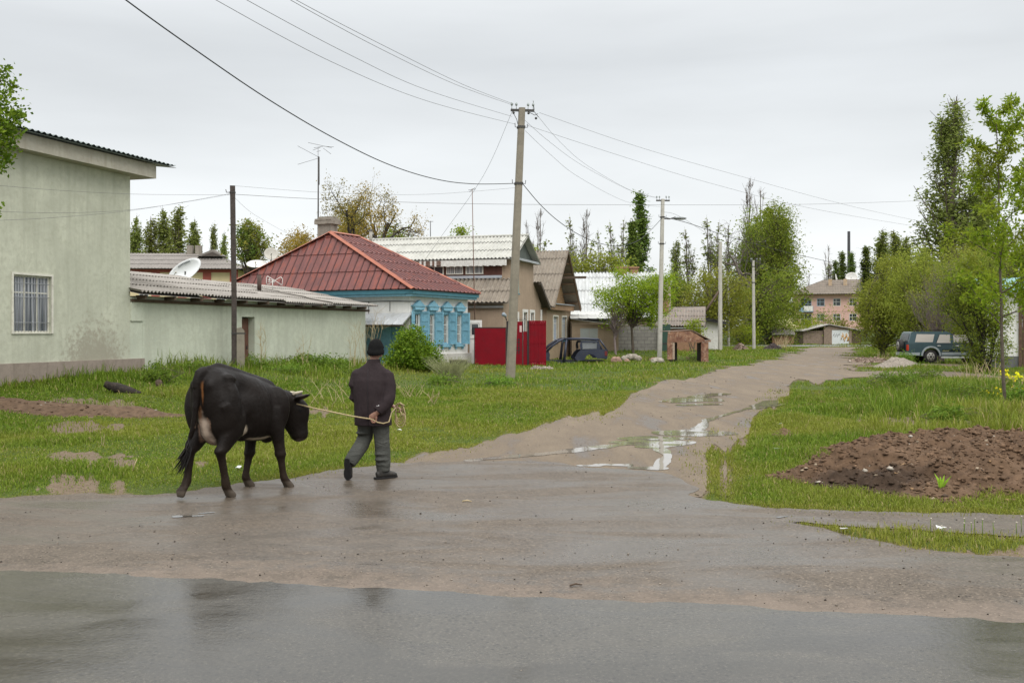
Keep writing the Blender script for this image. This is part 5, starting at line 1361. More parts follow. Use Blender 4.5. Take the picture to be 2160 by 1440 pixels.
# the small fresh tree and its twiggy neighbour by the block wall
ct("young_tree", "small fresh green tree with a slim trunk by the block wall", 1336, 63, [(1262, 1350, 600, 665), (1290, 1405, 585, 660), (1296, 1335, 555, 605), (1350, 1425, 572, 640), (1320, 1405, 635, 685), (1285, 1325, 650, 695)], 190, 15000, .125, 'fresh', seed=31, cr=.26, tr=.10, trunk_top=.62)
ct("bare_shrub", "twiggy nearly bare lilac with crooked stem beside the annex", 1299, 62, [(1280, 1322, 640, 690)], 46, 260, .10, 'ochre', seed=32, cr=.25, tr=.085, bark=M_PURP, twigs=120, trunk_top=.7)
# willow, understory and bushes of the big tree group
ct("willow_tree", "yellow green willow left of the dead tree", 1500, 120, [(1462, 1560, 565, 665), (1430, 1500, 605, 690), (1530, 1590, 590, 690), (1470, 1560, 640, 725)], 200, 9500, .25, 'willow', seed=41, cr=.6, tr=.2)
ct("willow_tree", "green willow hanging below the dead limbs", 1590, 128, [(1540, 1640, 600, 735), (1600, 1682, 560, 735)], 220, 12000, .26, 'mid', seed=42, cr=.65, tr=.25)
ct("broad_tree", "dense green tree at the right of the big group", 1650, 140, [(1612, 1682, 455, 690), (1605, 1665, 432, 560)], 230, 12000, .26, 'mid', seed=43, cr=.7, tr=.3)
ct("broad_tree", "mid green tree behind the dead limbs", 1605, 146, [(1560, 1650, 440, 660), (1535, 1600, 500, 690)], 200, 9000, .30, 'mid', seed=44, cr=.8, tr=.3)
ct("broad_tree", "dark low tree between the small tree and the tall pale pole", 1432, 128, [(1390, 1480, 590, 710), (1410, 1450, 560, 640)], 110, 4500, .26, 'mid', seed=45, cr=.6, tr=.2)
ct("bush", "bright green bush left of the tall pale pole by the far road", 1567, 124, [(1540, 1598, 682, 728)], 60, 2400, .2, 'fresh', seed=46, cr=.4, tr=.06, stems=3, cat="bush")
ct("bush", "green bush in front of the white garage", 1463, 80, [(1450, 1484, 676, 702)], 26, 900, .14, 'fresh', seed=47, cr=.25, tr=.05, stems=3, cat="bush")
ct("blossom_tree", "white blossoming tree behind the tiled wall", 1652, 136, [(1630, 1676, 672, 705)], 40, 1600, .2, 'white', seed=48, cr=.4, tr=.1)
ct("bush", "light green bush left of the brick garage", 1705, 133, [(1672, 1740, 680, 730)], 80, 2800, .22, 'fresh', seed=49, cr=.5, tr=.06, stems=3, cat="bush")
ct("bush", "darker bush before the pink block's lower balcony", 1738, 136, [(1712, 1764, 655, 722)], 60, 1700, .22, 'mid', seed=50, cr=.5, tr=.06, stems=3, cat="bush")
ct("bush", "small shrub standing behind the garage roof", 1778, 140, [(1766, 1790, 672, 695)], 16, 500, .22, 'ochre', seed=51, cr=.4, tr=.06, stems=2, cat="bush")
for k, (a, b_, y0, y1, Y, lm, lab) in enumerate(((1180, 1262, 640, 700, 112, 'mid', "low green tree filling the gap behind the annex"), (1640, 1700, 655, 700, 190, 'mid', "distant tree left of the pink block"), (560, 640, 560, 640, 95, 'mid', "green tree behind the red roof's left corner"))):
    ct("broad_tree", lab, (a + b_) / 2, Y, [(a, b_, y0, y1)], 60, 2000, .25, lm, seed=60 + k, cr=.5, tr=.15)
# willows and shrubs on the right
ct("willow_tree", "yellow green willow bush leaning over the road's far right side", 1862, 70, [(1803, 1900, 590, 715), (1830, 1930, 540, 660), (1812, 1900, 650, 740), (1880, 1960, 560, 740)], 260, 20000, .13, 'willow', seed=71, cr=.34, tr=.10, stems=5, twigs=60)
ct("willow_tree", "green willow bush behind the parked off-roader's rear", 1930, 66, [(1870, 2000, 540, 700), (1895, 1975, 515, 610), (1900, 2010, 620, 735), (1960, 2060, 530, 700)], 260, 20000, .125, 'willow', seed=72, cr=.34, tr=.10, stems=5, twigs=60)
ct("bare_shrub", "purplish twiggy shrub between the willow and the dark shrub", 1985, 58, [(1925, 2050, 560, 700), (1985, 2060, 540, 640)], 170, 3200, .09, 'ochre', seed=73, cr=.3, tr=.05, stems=7, bark=M_PURP, twigs=520)
ct("broad_shrub", "dark many-stemmed shrub in front of the parked off-roader", 2078, 43, [(2005, 2120, 600, 720), (1975, 2060, 555, 660), (2030, 2110, 535, 640), (2040, 2125, 680, 782)], 260, 21000, .085, 'mid', seed=74, cr=.25, tr=.055, stems=9, bark=M_BARKD, twigs=220, trunk_top=.65)
ct("broad_tree", "green bush tree behind the white building", 2130, 64, [(2050, 2230, 500, 660)], 160, 10000, .13, 'mid', seed=75, cr=.4, tr=.12)
ct("broad_tree", "leafy tree filling in behind the off-roader's bonnet", 2040, 70, [(1980, 2110, 500, 690)], 130, 9000, .13, 'willow', seed=77, cr=.4, tr=.12)
# the young maple at the right edge
Q_YNG = dict(seg=(8, 6, 4), wander=(.04, .10, .18), trop=(.10, .06, -.06), max=2, n=(26, 7), start=(.27, .2), ang=(58, 42), ratio=(.30, .42), fall=(.70, .3), rr=(.5, .5), leaf=1, nl=2, end=.2)
proto('maple', Q_YNG, 21, 7.0, .05, .105, 5, .06, M_BARK, LM['young'], aspect=.42)
plant_proto('maple', "maple_tree", "young slim maple with drooping yellow green leaves by the yellow flowers", "tree", (XA(2120, 24), 24.0, 0), .92, ZA(232, 24) / 6.95, 1.9)
proto('maple2', Q_YNG, 15, 7.0, .06, .125, 5, .08, M_BARK, LM['young'], aspect=.42)
plant_proto('maple2', "maple_tree", "second young maple cut by the photo's right edge", "tree", (XA(2190, 26), 26.0, 0), .95, ZA(262, 26) / 6.9, 2.4)
# tree at the left edge whose branches hang into view
o_ = (XA(-105, 15.5), 15.5, 0)
lb = thing("birch_tree", "tree outside the left edge whose leafy branches hang before the plaster building", "tree", o_)
mb = MB(); rg = random.Random(3); pts = []
mb.tube([Vector(o_) - Vector((0, 0, .2)), Vector(o_) + Vector((.05, 0, 3)), Vector(o_) + Vector((-.1, 0, 7.5))], [.17, .14, .06], 9)
for (px, py), rad, n_ in (((28, 180), .10, 60), ((6, 165), .10, 60), ((14, 150), .08, 30), ((5, 195), .10, 50), ((30, 240), .14, 120), ((8, 250), .18, 190), ((42, 250), .10, 70), ((3, 290), .20, 210), ((15, 300), .15, 150), ((12, 335), .11, 110), ((22, 275), .14, 120), ((2, 355), .08, 40), ((-6, 230), .2, 200), ((-20, 200), .3, 300), ((-40, 280), .3, 300), ((-2, 440), .06, 20), ((-60, 150), .3, 300)):
    c = Vector(P(px, py, 15.2 + rg.uniform(-.3, .3)))
    s0 = Vector(o_) + Vector((0, 0, max(2.5, c.z - .2 + rg.uniform(-.2, .6))))
    mb.tube([s0, s0.lerp(c, .6) + Vector((0, 0, .18)), c], [.02, .012, .004], 4, cap=False)
    for k in range(n_): pts.append((c.x + rg.gauss(0, rad * .55), c.y + rg.gauss(0, rad * .6), c.z + rg.gauss(0, rad * .75)))
mb.build("trunk", M_BARK, lb)
crown_obj("crown", pts, .062, LM['lilac'], lb, 9, .7, .3)

# ---- bushes and weeds near the houses
ct("bush", "dense bright green bush before the blue shuttered windows", 868, 40, [(815, 920, 715, 790), (838, 905, 694, 760), (830, 900, 730, 792), (890, 935, 745, 790)], 260, 15000, .085, 'lilac', seed=81, cr=.15, tr=.03, stems=6, shell_=.75, aspect=.62, cat="bush")
ct("bush", "low spreading green bush against the outbuilding wall", 668, 37.5, [(612, 700, 752, 785), (660, 735, 758, 790)], 110, 4800, .085, 'nettle', seed=82, cr=.13, tr=.02, stems=5, shell_=.7, cat="bush")
for k, (px, Y, a, b_, y0, y1, lab) in enumerate(((335, 27.5, 300, 362, 772, 806, "low nettle clump at the plaster building's corner"), (415, 30, 372, 462, 765, 800, "green nettles behind the cow's back"), (545, 34, 522, 566, 756, 790, "leafy weed beside the stone stub of the timber pole"), (600, 33, 570, 640, 776, 800, "low weeds right of the outbuilding's door"), (740, 34, 700, 780, 778, 812, "low weeds behind the man's shoulder"),
        (1055, 33, 1025, 1085, 808, 838, "small leafy weed clump in front of the concrete pole"), (930, 33, 905, 960, 830, 850, "tiny weed patch on the open grass"), (2040, 26, 1990, 2100, 806, 852, "tall weeds left of the young maple"), (2140, 24, 2120, 2175, 815, 880, "tall weeds at the maple's right side"), (1890, 30, 1850, 1930, 786, 806, "low weed hump by the side path"), (1945, 37, 1920, 1990, 778, 800, "low dark weeds before the gravel mound"), (1990, 19.5, 1960, 2030, 862, 892, "weed clump behind the earth heap"), (1905, 55, 1895, 1925, 748, 768, "grass clump at the off-roader's rear tyre"), (1470, 60, 1450, 1500, 748, 766, "weeds under the rusty shelter"))):
    ct("weed_clump", lab, px, Y, [(a, b_, y0, y1)], 40, 1100, .075 * (1 if Y < 45 else 1.4), 'nettle', seed=90 + k, cr=.12 * Y / 32, tr=.008, stems=5, shell_=.4, aspect=.4, cat="weeds")
M_STRAW = mat("dry straw", (.42, .33, .19), .8, .2, 8)
M_STRAWG = mat("greyish dry grass", (.26, .27, .13), .8, .25, 8)
def stalks(name, label, px, Y, hpx, wpx, n, seed, m=M_STRAW, r=.006, branch=2, z0=None, cat="dry weeds", base_w=.08):
    x = XA(px, Y); z = float(zt(x, Y)) if z0 is None else z0
    rg = random.Random(seed); H = hpx / F * Y; W = wpx / F * Y
    o = thing(name, label, cat, (x, Y, z)); mb = MB()
    for k in range(n):
        b = Vector((x + rg.gauss(0, base_w), Y + rg.gauss(0, base_w), z - .02)); h = H * rg.uniform(.55, 1)
        tip = b + Vector((rg.uniform(-.5, .5) * W, rg.uniform(-.4, .4) * W, h)); md = b.lerp(tip, .55) + Vector((rg.gauss(0, .04), rg.gauss(0, .04), h * .07))
        mb.tube([b, md, tip], [r, r * .8, r * .4], 4, cap=False)
        for j in range(branch):
            f = rg.uniform(.4, .9); s = b.lerp(md, f) if f < .5 else md.lerp(tip, f * 2 - 1 if f > .5 else .1)
            mb.tube([s, s + Vector((rg.gauss(0, .12), rg.gauss(0, .1), rg.uniform(.08, .3))) * (H / 1.2)], [r * .6, r * .3], 3, cap=False)
    mb.build("stems", m, o); return o
stalks("dry_weed", "tall feathery dry stalk before the outbuilding's wall beside its door", 552, 34, 112, 22, 5, 1, r=.008, branch=7, base_w=.03)
stalks("dry_weed", "forked dry stalk before the middle of the outbuilding wall", 640, 35, 88, 40, 4, 2, r=.008, branch=5, base_w=.04)
stalks("dry_weed", "leaning dry stalks at the right end of the outbuilding", 745, 36, 95, 40, 6, 3, r=.007, branch=5, base_w=.1)
stalks("dry_shrub", "tall thin dry shrub before the blue porch", 778, 39, 130, 60, 9, 4, r=.008, branch=8, base_w=.12)
stalks("dry_weed", "pale bent dry stalks left of the man", 712, 24, 62, 100, 14, 5, r=.006, branch=2, base_w=.5)
stalks("dry_weed", "dry forked weed on the grass right of the man", 915, 24.5, 36, 50, 7, 6, r=.008, branch=2, base_w=.08)
stalks("dry_weed", "faint dry straw tuft right of the man's elbow", 860, 27, 36, 50, 12, 7, r=.006, branch=1, base_w=.2)
stalks("dry_grass", "tall dry grass under the dark shrub on the right", 2068, 36, 52, 60, 34, 8, r=.008, branch=0, base_w=.35)
stalks("dry_grass", "dry stalks among the yellow flowers", 2145, 27, 60, 40, 14, 9, r=.006, branch=1, base_w=.25)
stalks("dry_grass", "straw coloured tuft beside the black heap by the far road", 1652, 104, 30, 30, 30, 10, r=.02, branch=0, base_w=.6)
stalks("dry_grass", "dry tuft at the rubble right of the road", 1868, 58, 22, 18, 20, 11, r=.012, branch=0, base_w=.25)
stalks("tussock", "big arching grey green grass tussock right of the bush", 948, 36, 50, 95, 330, 12, m=M_STRAWG, r=.006, branch=0, base_w=.16, cat="grass tussock")
stalks("dry_weed", "lone dry stalk on the left grass", 216, 15.4, 34, 6, 2, 13, r=.005, branch=2, base_w=.02)
# yellow flowers by the maple
M_YEL = leaf_mat("yellow petals", (.70, .55, .02), (.85, .68, .05), trans=.2)
for k, (px, py, Y, lab) in enumerate(((2120, 790, 29, "upper clump of yellow flowers left of the maple trunk"), (2142, 795, 29, "yellow flowers just right of the maple trunk"), (2150, 818, 27, "lower yellow flower clump near the photo's right edge"), (2090, 830, 26, "small yellow flowers low in the grass by the maple"))):
    x, y, z = P(px, py, Y); o = thing("yellow_flower", lab, "flowers", (x, y, 0)); rg = random.Random(k)
    mb = MB(); pts = []
    for j in range(14):
        t_ = Vector((x + rg.gauss(0, .15), y + rg.gauss(0, .15), z + rg.gauss(0, .07))); mb.tube([(x + rg.gauss(0, .08), y, 0), t_], .004, 3, cap=False)
        for q in range(9): pts.append((t_.x + rg.gauss(0, .025), t_.y + rg.gauss(0, .025), t_.z + rg.gauss(0, .02)))
    mb.build("stem", LM['nettle'], o); crown_obj("blossom", pts, .04, M_YEL, o, k, .9)
# dandelion clocks on the verge
rg = random.Random(8); M_CLOCK = mat("seed head", (.42, .38, .31), .9, .1)
for k in range(11):
    px, py = rg.uniform(1960, 2155), rg.uniform(1118, 1140); x, y, z = G(px, py); h = rg.uniform(.09, .16)
    o = thing("dandelion", "dandelion gone to seed on the roadside grass verge", "dandelion", (x, y, z), "seeding dandelions along the verge")
    mb = MB(); mb.tube([(x, y, 0), (x + rg.gauss(0, .015), y, h)], .003, 4); mb.build("stem", LM['nettle'], o)
    mb = MB(); mb.ball((x, y, h + .01), rg.uniform(.006, .009), 8); mb.build("seed_head", M_CLOCK, o)
# young broad-leaved sprout on the earth heap
x, y, z = G(1985, 1030, .1); sp_o = thing("leaf_sprout", "fresh green broad-leaved sprout growing from the brown earth heap", "plant", (x, y, z))
mb = MB()
for k, (dx, h) in enumerate(((-.075, .17), (-.02, .14), (.02, .16), (.09, .15), (.05, .10), (-.05, .09))):
    b = Vector((x + dx * .15, y, z - .02)); t_ = Vector((x + dx, y - .02 * k, z + h)); m_ = b.lerp(t_, .5) + Vector((-dx * .15, -.01, .02)); s = Vector((.018, .008, 0))
    mb.add([b - s * .3, b + s * .3, m_ + s, t_, m_ - s], [(0, 1, 2, 4), (4, 2, 3)])
mb.build("leaf", leaf_mat("sprout leaf", (.16, .27, .03), (.24, .36, .05)), sp_o)
# rough long grass: verge, heap edge, right side
grass_field("grass", int(60000 * NG), 7.2, 13.5, .075, M_GRASS, 5, dens=lambda X, Y: (X > 2.2))
grass_field("grass", int(30000 * NG), 17, 34, .13, M_GRASS, 6, dens=lambda X, Y: (X > .36 * Y))
grass_field("grass", int(26000 * NG), 24, 44, .13, M_GRASS, 7, dens=lambda X, Y: (facade_d(X, Y) < 4.5) & (X < 0))
# ------------------------------------------------------------------ poles, lamps, wires
M_CONC = mat("pale weathered concrete", (.240, .212, .166), .85, .16, 3, dirt=(.17, .15, .12), dirtamt=.5, bump=.3, bscale=40)
M_CONCL = mat("light concrete", (.44, .42, .37), .85, .10, 2, dirt=(.30, .28, .24))
M_IRON = mat("dark iron", (.055, .052, .048), .6, .2, 8)
M_CABLE = mat("black rubber cable", (.022, .026, .025), .6, .1)
M_WIRE = mat("dull aluminium wire", (.14, .14, .14), .5, .1)
M_PORC = mat("glass insulator", (.30, .33, .32), .3, .1)
def concrete_pole(name, label, px, pybase, pxtop, pytop, Y, wb, wt, arm=None, m=M_CONC, bands=(), z0=0.0, group=None, yaw=.2):
    b = Vector(P(px, pybase, Y)); t_ = Vector(P(pxtop, pytop, Y)); b.z = z0 - .15
    o = thing(name, label, "utility pole", (b.x, Y, z0), group)
    mb = MB(); u = Vector((math.cos(yaw), math.sin(yaw), 0)); v = Vector((-u.y, u.x, 0))
    V = []
    for p, w in ((b, wb), (t_, wt)):
        for a, c in ((1, .62), (.62, 1), (-.62, 1), (-1, .62), (-1, -.62), (-.62, -1), (.62, -1), (1, -.62)): V.append(p + u * (a * w / 2) + v * (c * w / 2))
    mb.add(V, [(i, (i + 1) % 8, 8 + (i + 1) % 8, 8 + i) for i in range(8)] + [tuple(range(8))[::-1], tuple(range(8, 16))])
    mb.build("shaft", m, o)
    fr = Frame((t_.x, t_.y, t_.z), (math.cos(yaw), math.sin(yaw)))
    if arm:
        mb = MB(); mb.box(fr, (-arm[0], arm[1]), (-.05, .05), (-.13, -.05)); ar = mb.build("crossarm", M_IRON, o)
        for a in [-arm[0] + .04, -arm[0] * .5, arm[1] * .5, arm[1] - .04]:
            mb = MB(); mb.tube([fr(a, 0, -.05), fr(a, 0, .10)], .014, 6); mb.tube([fr(a, 0, .08), fr(a, 0, .13), fr(a, 0, .2)], [.035, .05, .025], 8); mb.build("insulator", M_PORC, ar)
    for py in bands:
        f = (py - pybase) / (pytop - pybase); c = b.lerp(t_, f); w = wb + (wt - wb) * f
        fb = Frame((c.x, c.y, c.z), (math.cos(yaw), math.sin(yaw)))
        mb = MB(); mb.box(fb, (-w / 2 - .02, w / 2 + .02), (-w / 2 - .02, w / 2 + .02), (-.04, .04)); mb.tube([fb(w / 2 + .02, 0, 0), fb(w / 2 + .12, 0, .0), fb(w / 2 + .13, 0, .13)], .014, 5); mb.tube([fb(-w / 2 - .02, 0, 0), fb(-w / 2 - .10, 0, .0), fb(-w / 2 - .11, 0, .15)], .014, 5)
        mb.build("bracket", M_IRON, o)
    return o, fr
po, fr = concrete_pole("utility_pole", "tall leaning concrete power pole in the grass before the red gate", 1076, 800, 1101, 228, 37, .34, .235, (.42, .46), bands=(385, 268), yaw=.12)
mb = MB(); rg = random.Random(2)
for a, b_ in (((-.4, -.05), (-.15, -.62)), ((.44, -.1), (.62, -.32)), ((.05, -.15), (-.2, -.75)), ((.6, -.2), (.2, -.12))):
    p0, p1 = fr(a[0], 0, a[1]), fr(b_[0], 0, b_[1]); mb.tube([p0, p0.lerp(p1, .5) + Vector((.08, 0, -.10)), p1], .012, 5)
for k in range(4): mb.ball(fr(-.42 + .28 * k + .1, .05, -.2 - .18 * (k % 2)), .05, 8)
mb.tube([fr(.46, 0, -.06), fr(.42, 0, .28)], .012, 5)
mb.build("jumper_wire", M_IRON, po)
lp, frl = concrete_pole("lamp_post", "concrete street lamp post with a cobra head lamp at the road's left edge", 1391, 756, 1398, 420, 60, .27, .20, (.40, .42), m=M_CONCL, bands=(458, 514), z0=.28, yaw=.05)
mb = MB(); mb.tube([P(1399, 461, 60), P(1412, 462, 60), P(1425, 458, 60)], .035, 8); arm_ = mb.build("lamp_arm", M_IRON, lp)
mb = MB(); q = Vector(P(1434, 460.5, 60)); mb.ball(q, (.42, .16, .085), 14); mb.build("lamp_head", mat("grey lamp housing", (.16, .17, .165), .45, .1), lp)
mb = MB(); q2 = q + Vector((.08, 0, -.045)); mb.ball(q2, (.26, .13, .06), 12); mb.build("lamp_lens", mat("clouded lens", (.36, .37, .36), .25), lp)
gp = "pale concrete poles by the far road"
concrete_pole("utility_pole", "nearest pale concrete pole right of the rusty shelter", 1519, 730, 1519.5, 510, 92, .36, .26, None, m=M_CONCL, z0=.0, group=gp)
concrete_pole("utility_pole", "thinnest pale concrete pole, close behind the white garage pole", 1537, 727, 1536, 585, 120, .26, .22, (.3, .3), m=M_CONCL, z0=.2, group=gp)
concrete_pole("utility_pole", "pale concrete pole standing behind the black heap", 1590.5, 737, 1589, 549, 97, .27, .21, (.30, .75), m=M_CONCL, bands=(562, 595), group=gp)
mb = MB(); o = thing("pole_brace", "slanting timber brace leaning on the nearest pale concrete pole", "brace", P(1474, 678, 92)); mb.tube([P(1472, 680, 92), P(1518, 612, 92)], .11, 6); mb.build("timber_shaft", M_OLDWOOD, o)
def timber_pole(label, px, py, pxt, pyt, Y, r, guys=()):
    o = thing("timber_pole", label, "utility pole", (XA(px, Y), Y, 0)); mb = MB(); b = Vector(P(px, py, Y)); t_ = Vector(P(pxt, pyt, Y))
    mb.tube([b - Vector((0, 0, .8)), b.lerp(t_, .5), t_], [r, r * .9, r * .75], 8); mb.build("shaft", M_OLDWOOD, o)
    if guys:
        mb = MB()
        for gx, gy in guys: mb.tube([b.lerp(t_, .85), P(gx, gy, Y)], .022, 4)
        mb.build("guy_wire", M_WIRE, o)
    return o
timber_pole("dark slanting timber pole with guy wires above the green shed", 1623, 700, 1629, 588, 132, .30, ((1598, 690), (1606, 692), (1612, 694), (1632, 690)))
timber_pole("dark timber pole left of the pink block", 1655, 690, 1652, 610, 150, .22)
# timber pole by the green outbuilding with its concrete stub
Yp = 33.6
tp = thing("timber_pole", "square dark timber pole strapped to a stone stub by the outbuilding door", "utility pole", (XA(492, Yp), Yp, .4))
b, t_ = Vector(P(494, 772, Yp)), Vector(P(490.5, 392, Yp)); b.z = .2; f = Frame((0, 0, 0), (1, .25))
mb = MB(); w = .085
V = [p + f.u * (a * w) + f.v * (c * w) for p in (b, b.lerp(t_, .45) + Vector((.02, 0, 0)), t_) for a, c in ((1, .8), (.8, 1), (-.8, 1), (-1, .8), (-1, -.8), (-.8, -1), (.8, -1), (1, -.8))]
mb.add(V, [(r_ * 8 + i, r_ * 8 + (i + 1) % 8, r_ * 8 + 8 + (i + 1) % 8, r_ * 8 + 8 + i) for r_ in (0, 1) for i in range(8)] + [tuple(range(8))[::-1], tuple(range(16, 24))])
mb.build("shaft", mat("tarred timber", (.060, .048, .042), .8, .3, 7, dirt=(.12, .10, .085), bump=.3), tp)
mb = MB(); c = b.lerp(t_, .965); fc = Frame(tuple(c), f.u); mb.box(fc, (-.1, .1), (-.1, .1), (-.02, .02)); mb.tube([fc(-.1, 0, 0), fc(-.2, 0, .0), fc(-.22, 0, .1)], .014, 5); mb.build("bracket", M_IRON, tp); mb = MB(); c = b.lerp(t_, .42); fc = Frame(tuple(c), f.u); mb.tube([fc(-.2, 0, 0), fc(.02, .1, 0)], .014, 5); mb.build("bracket", M_IRON, tp)
mb = MB(); s = Vector(P(507, 772, Yp)); fs = Frame((s.x, s.y, 0), f.u)
mb.slab([fs(-.12, .06, .2), fs(.15, .06, .2), fs(.13, .06, ZA(697, Yp)), fs(.02, .06, ZA(690, Yp)), fs(-.12, .06, ZA(692, Yp))], f.v * -.22); mb.build("stone_stub", M_CONC, tp)
mb = MB(); mb.box(Frame(tuple(Vector((s.x - .1, s.y, ZA(703, Yp)))), f.u), (-.2, .26), (-.2, .085), (-.025, .025)); mb.build("strap", M_IRON, tp)
# smokestack far off
o = thing("smokestack", "tall black smokestack far behind the pink block", "chimney", (XA(1791, 270), 270, 2)); mb = MB(); mb.tube([P(1790.5, 640, 270), P(1790.5, 488, 270)], [.45, .38], 12); mb.build("stack_shaft", mat("black steel", (.035, .035, .037), .7), o)

def wire(name, label, pts, Y0, Y1, r, m=M_WIRE, cat="wire", group=None):
    """smooth curve through measured points, running from depth Y0 to Y1"""
    pts = [Vector((*p, 0)) for p in pts]; n = len(pts); L = [0]
    for i in range(1, n): L.append(L[-1] + (pts[i] - pts[i - 1]).length)
    W = []
    for i in range(n):
        t_ = L[i] / L[-1]; Y = 1 / ((1 - t_) / Y0 + t_ / Y1); W.append(Vector(P(pts[i].x, pts[i].y, Y)))
    out = []
    for i in range(n - 1):
        p0, p1, p2, p3 = W[max(i - 1, 0)], W[i], W[i + 1], W[min(i + 2, n - 1)]
        for k in range(8):
            u = k / 8; out.append(.5 * ((2 * p1) + (p2 - p0) * u + (2 * p0 - 5 * p1 + 4 * p2 - p3) * u * u + (3 * p1 - p0 - 3 * p2 + p3) * u ** 3))
    out.append(W[-1])
    mb = MB(); mb.tube(out, r, 5, cap=True)
    o = mb.build(name, m, None, tuple(W[0]))
    return tag(o, label, cat, group)
wire("power_cable", "thick black cable sagging from the top left to the leaning concrete pole", [(120, -112), (265, 0), (400, 97), (560, 206), (700, 289), (820, 347), (920, 378), (1000, 388), (1088, 387)], 15, 37, .013, M_CABLE, "cable")
wire("power_cable", "thick black cable sagging between the leaning pole and the lamp post", [(1101, 386), (1140, 432), (1180, 468), (1225, 497), (1265, 513), (1305, 519), (1345, 508), (1375, 483), (1397, 459)], 37, 60, .015, M_CABLE, "cable")
wire("power_cable", "black cable running right from the lamp post to the far poles", [(1400, 458), (1450, 470), (1530, 497), (1620, 522), (1700, 541), (1800, 562), (1900, 575)], 60, 130, .02, M_CABLE, "cable")
gw = "thin overhead wires"
for lab, pts, y0, y1 in (("lowest thin wire coming down from the top left to the leaning pole", [(340, -72), (455, 0), (700, 131), (900, 213), (1086, 262)], 16, 37), ("second thin wire from the top left, just above the lowest", [(410, -70), (520, 0), (740, 117), (900, 190), (1080, 246)], 16, 37),
        ("third thin wire from the top left, lower one of the close pair", [(500, -70), (612, 0), (800, 102), (960, 178), (1076, 220)], 16, 37), ("topmost thin wire from the top left", [(510, -72), (624, 0), (820, 102), (980, 180), (1084, 220)], 16, 37),
        ("thin wire from the leaning pole's top to the far right, upper one", [(1138, 238), (1350, 311), (1570, 374), (1800, 436), (2000, 478), (2200, 512)], 37, 75), ("thin wire from the leaning pole to the far right, lower one", [(1110, 264), (1300, 326), (1500, 387), (1750, 447), (2100, 503), (2200, 515)], 37, 75),
        ("wire dropping steeply from the pole's arm end to the lamp post top", [(1132, 242), (1180, 298), (1240, 350), (1335, 404), (1384, 416)], 37, 60), ("middle wire between the leaning pole and the lamp post", [(1105, 252), (1160, 300), (1230, 350), (1330, 402), (1386, 418)], 37, 60),
        ("lowest thin wire between the leaning pole and the lamp post", [(1108, 276), (1160, 325), (1220, 373), (1320, 425), (1392, 436)], 37, 60), ("service wire dropping from the pole top to the red roof's corner", [(1080, 236), (1020, 370), (930, 500), (850, 614)], 37, 46),
        ("upper wire crossing the plaster building to the timber pole", [(-40, 388), (130, 402), (300, 410), (488, 411)], 22, 33.6), ("lower wire crossing the plaster building to the timber pole", [(-40, 445), (130, 449), (270, 443), (400, 425), (488, 409)], 22, 33.6), ("lowest wire over the plaster building below the other two", [(-40, 466), (100, 460), (270, 445), (400, 424), (488, 408)], 21, 33.6),
        ("level wire running right from the timber pole's top", [(494, 392), (700, 407), (900, 410), (1090, 396)], 33.6, 37), ("long level wire passing behind the leaning pole", [(494, 410), (700, 421), (1000, 430), (1350, 432), (1700, 431), (1985, 422)], 40, 78), ("wire dropping right from the timber pole behind the yellow house", [(496, 418), (540, 455), (620, 500)], 33.6, 52),
        ("wire from the lamp post to the nearest pale pole", [(1400, 447), (1440, 460), (1519, 512)], 60, 92), ("wire from the nearest pale pole to the pole by the black heap", [(1519, 516), (1555, 545), (1590, 552)], 92, 97), ("wire from the heap pole over to the pink block", [(1593, 551), (1650, 570), (1740, 580), (1800, 583)], 97, 190)):
    wire("overhead_wire", lab, pts, y0, y1, (.0042 if 20 < y0 < 36 else .0058) if y0 < 40 else .009, group=gw)
# television masts and aerials
am = thing("aerial_mast", "tall mast with a television aerial behind the red roof's chimney", "aerial", P(672, 470, 56)); mb = MB()
mb.tube([P(671, 520, 56), P(671.5, 330, 56)], [.045, .035], 6); mb.tube([P(673.5, 390, 56), P(673.5, 331, 56)], .02, 5); mb.build("mast", M_IRON, am)
mb = MB()
for a, b_ in (((671, 331), (628, 308)), ((671, 334), (628, 347)), ((671, 331), (671, 310)), ((662, 312), (682, 309)), ((660, 317), (676, 311)), ((668, 320), (676, 318)), ((650, 301), (700, 312)), ((684, 309), (704, 310)), ((682, 313), (698, 325))): mb.tube([P(*a, 56), P(*b_, 56)], .011, 4)
mb.build("aerial_rods", M_WIRE, am)
wa = thing("whip_aerial", "thin rust coloured mast with a small aerial in front of the brown house", "aerial", P(1001, 770, 51)); mb = MB(); mb.tube([P(1004, 770, 51), P(999, 560, 51), P(996, 398, 51)], [.03, .025, .018], 5); mb.build("mast", mat("rusty mast", (.16, .10, .075), .7), wa)
mb = MB(); mb.tube([P(988, 401, 51), P(1004, 399, 51)], .012, 4); mb.tube([P(990, 405, 51), P(1002, 396, 51)], .012, 4); mb.build("aerial_rods", M_WIRE, wa)
sa = thing("small_aerial", "small aerial rod rising over the white upper roof", "aerial", P(908, 495, 58)); mb = MB(); mb.tube([P(908, 510, 58), P(908, 466, 58)], .025, 4); mb.tube([P(904, 468, 58), P(914, 467, 58)], .015, 4); mb.build("rods", M_WIRE, sa)
Ya = 40.5; ba = thing("bow_tie_aerial", "white bow-tie wire aerial on the outbuilding roof", "aerial", P(575, 605, Ya)); mb = MB()
def wl_(pts, r=.012): mb.tube([P(*p, Ya) for p in pts], r, 4)
wl_([(575, 612), (575, 590)], .018)
for q in ([(564, 582), (596, 602)], [(562, 584), (562, 598), (570, 600)], [(564, 601), (592, 584)], [(592, 584), (596, 588), (596, 598), (592, 601)], [(562, 584), (566, 583)], [(568, 586), (568, 598)], [(565, 590), (580, 592)], [(565, 594), (580, 595)]): wl_(q)
mb.build("wire_frame", M_WHITE, ba)
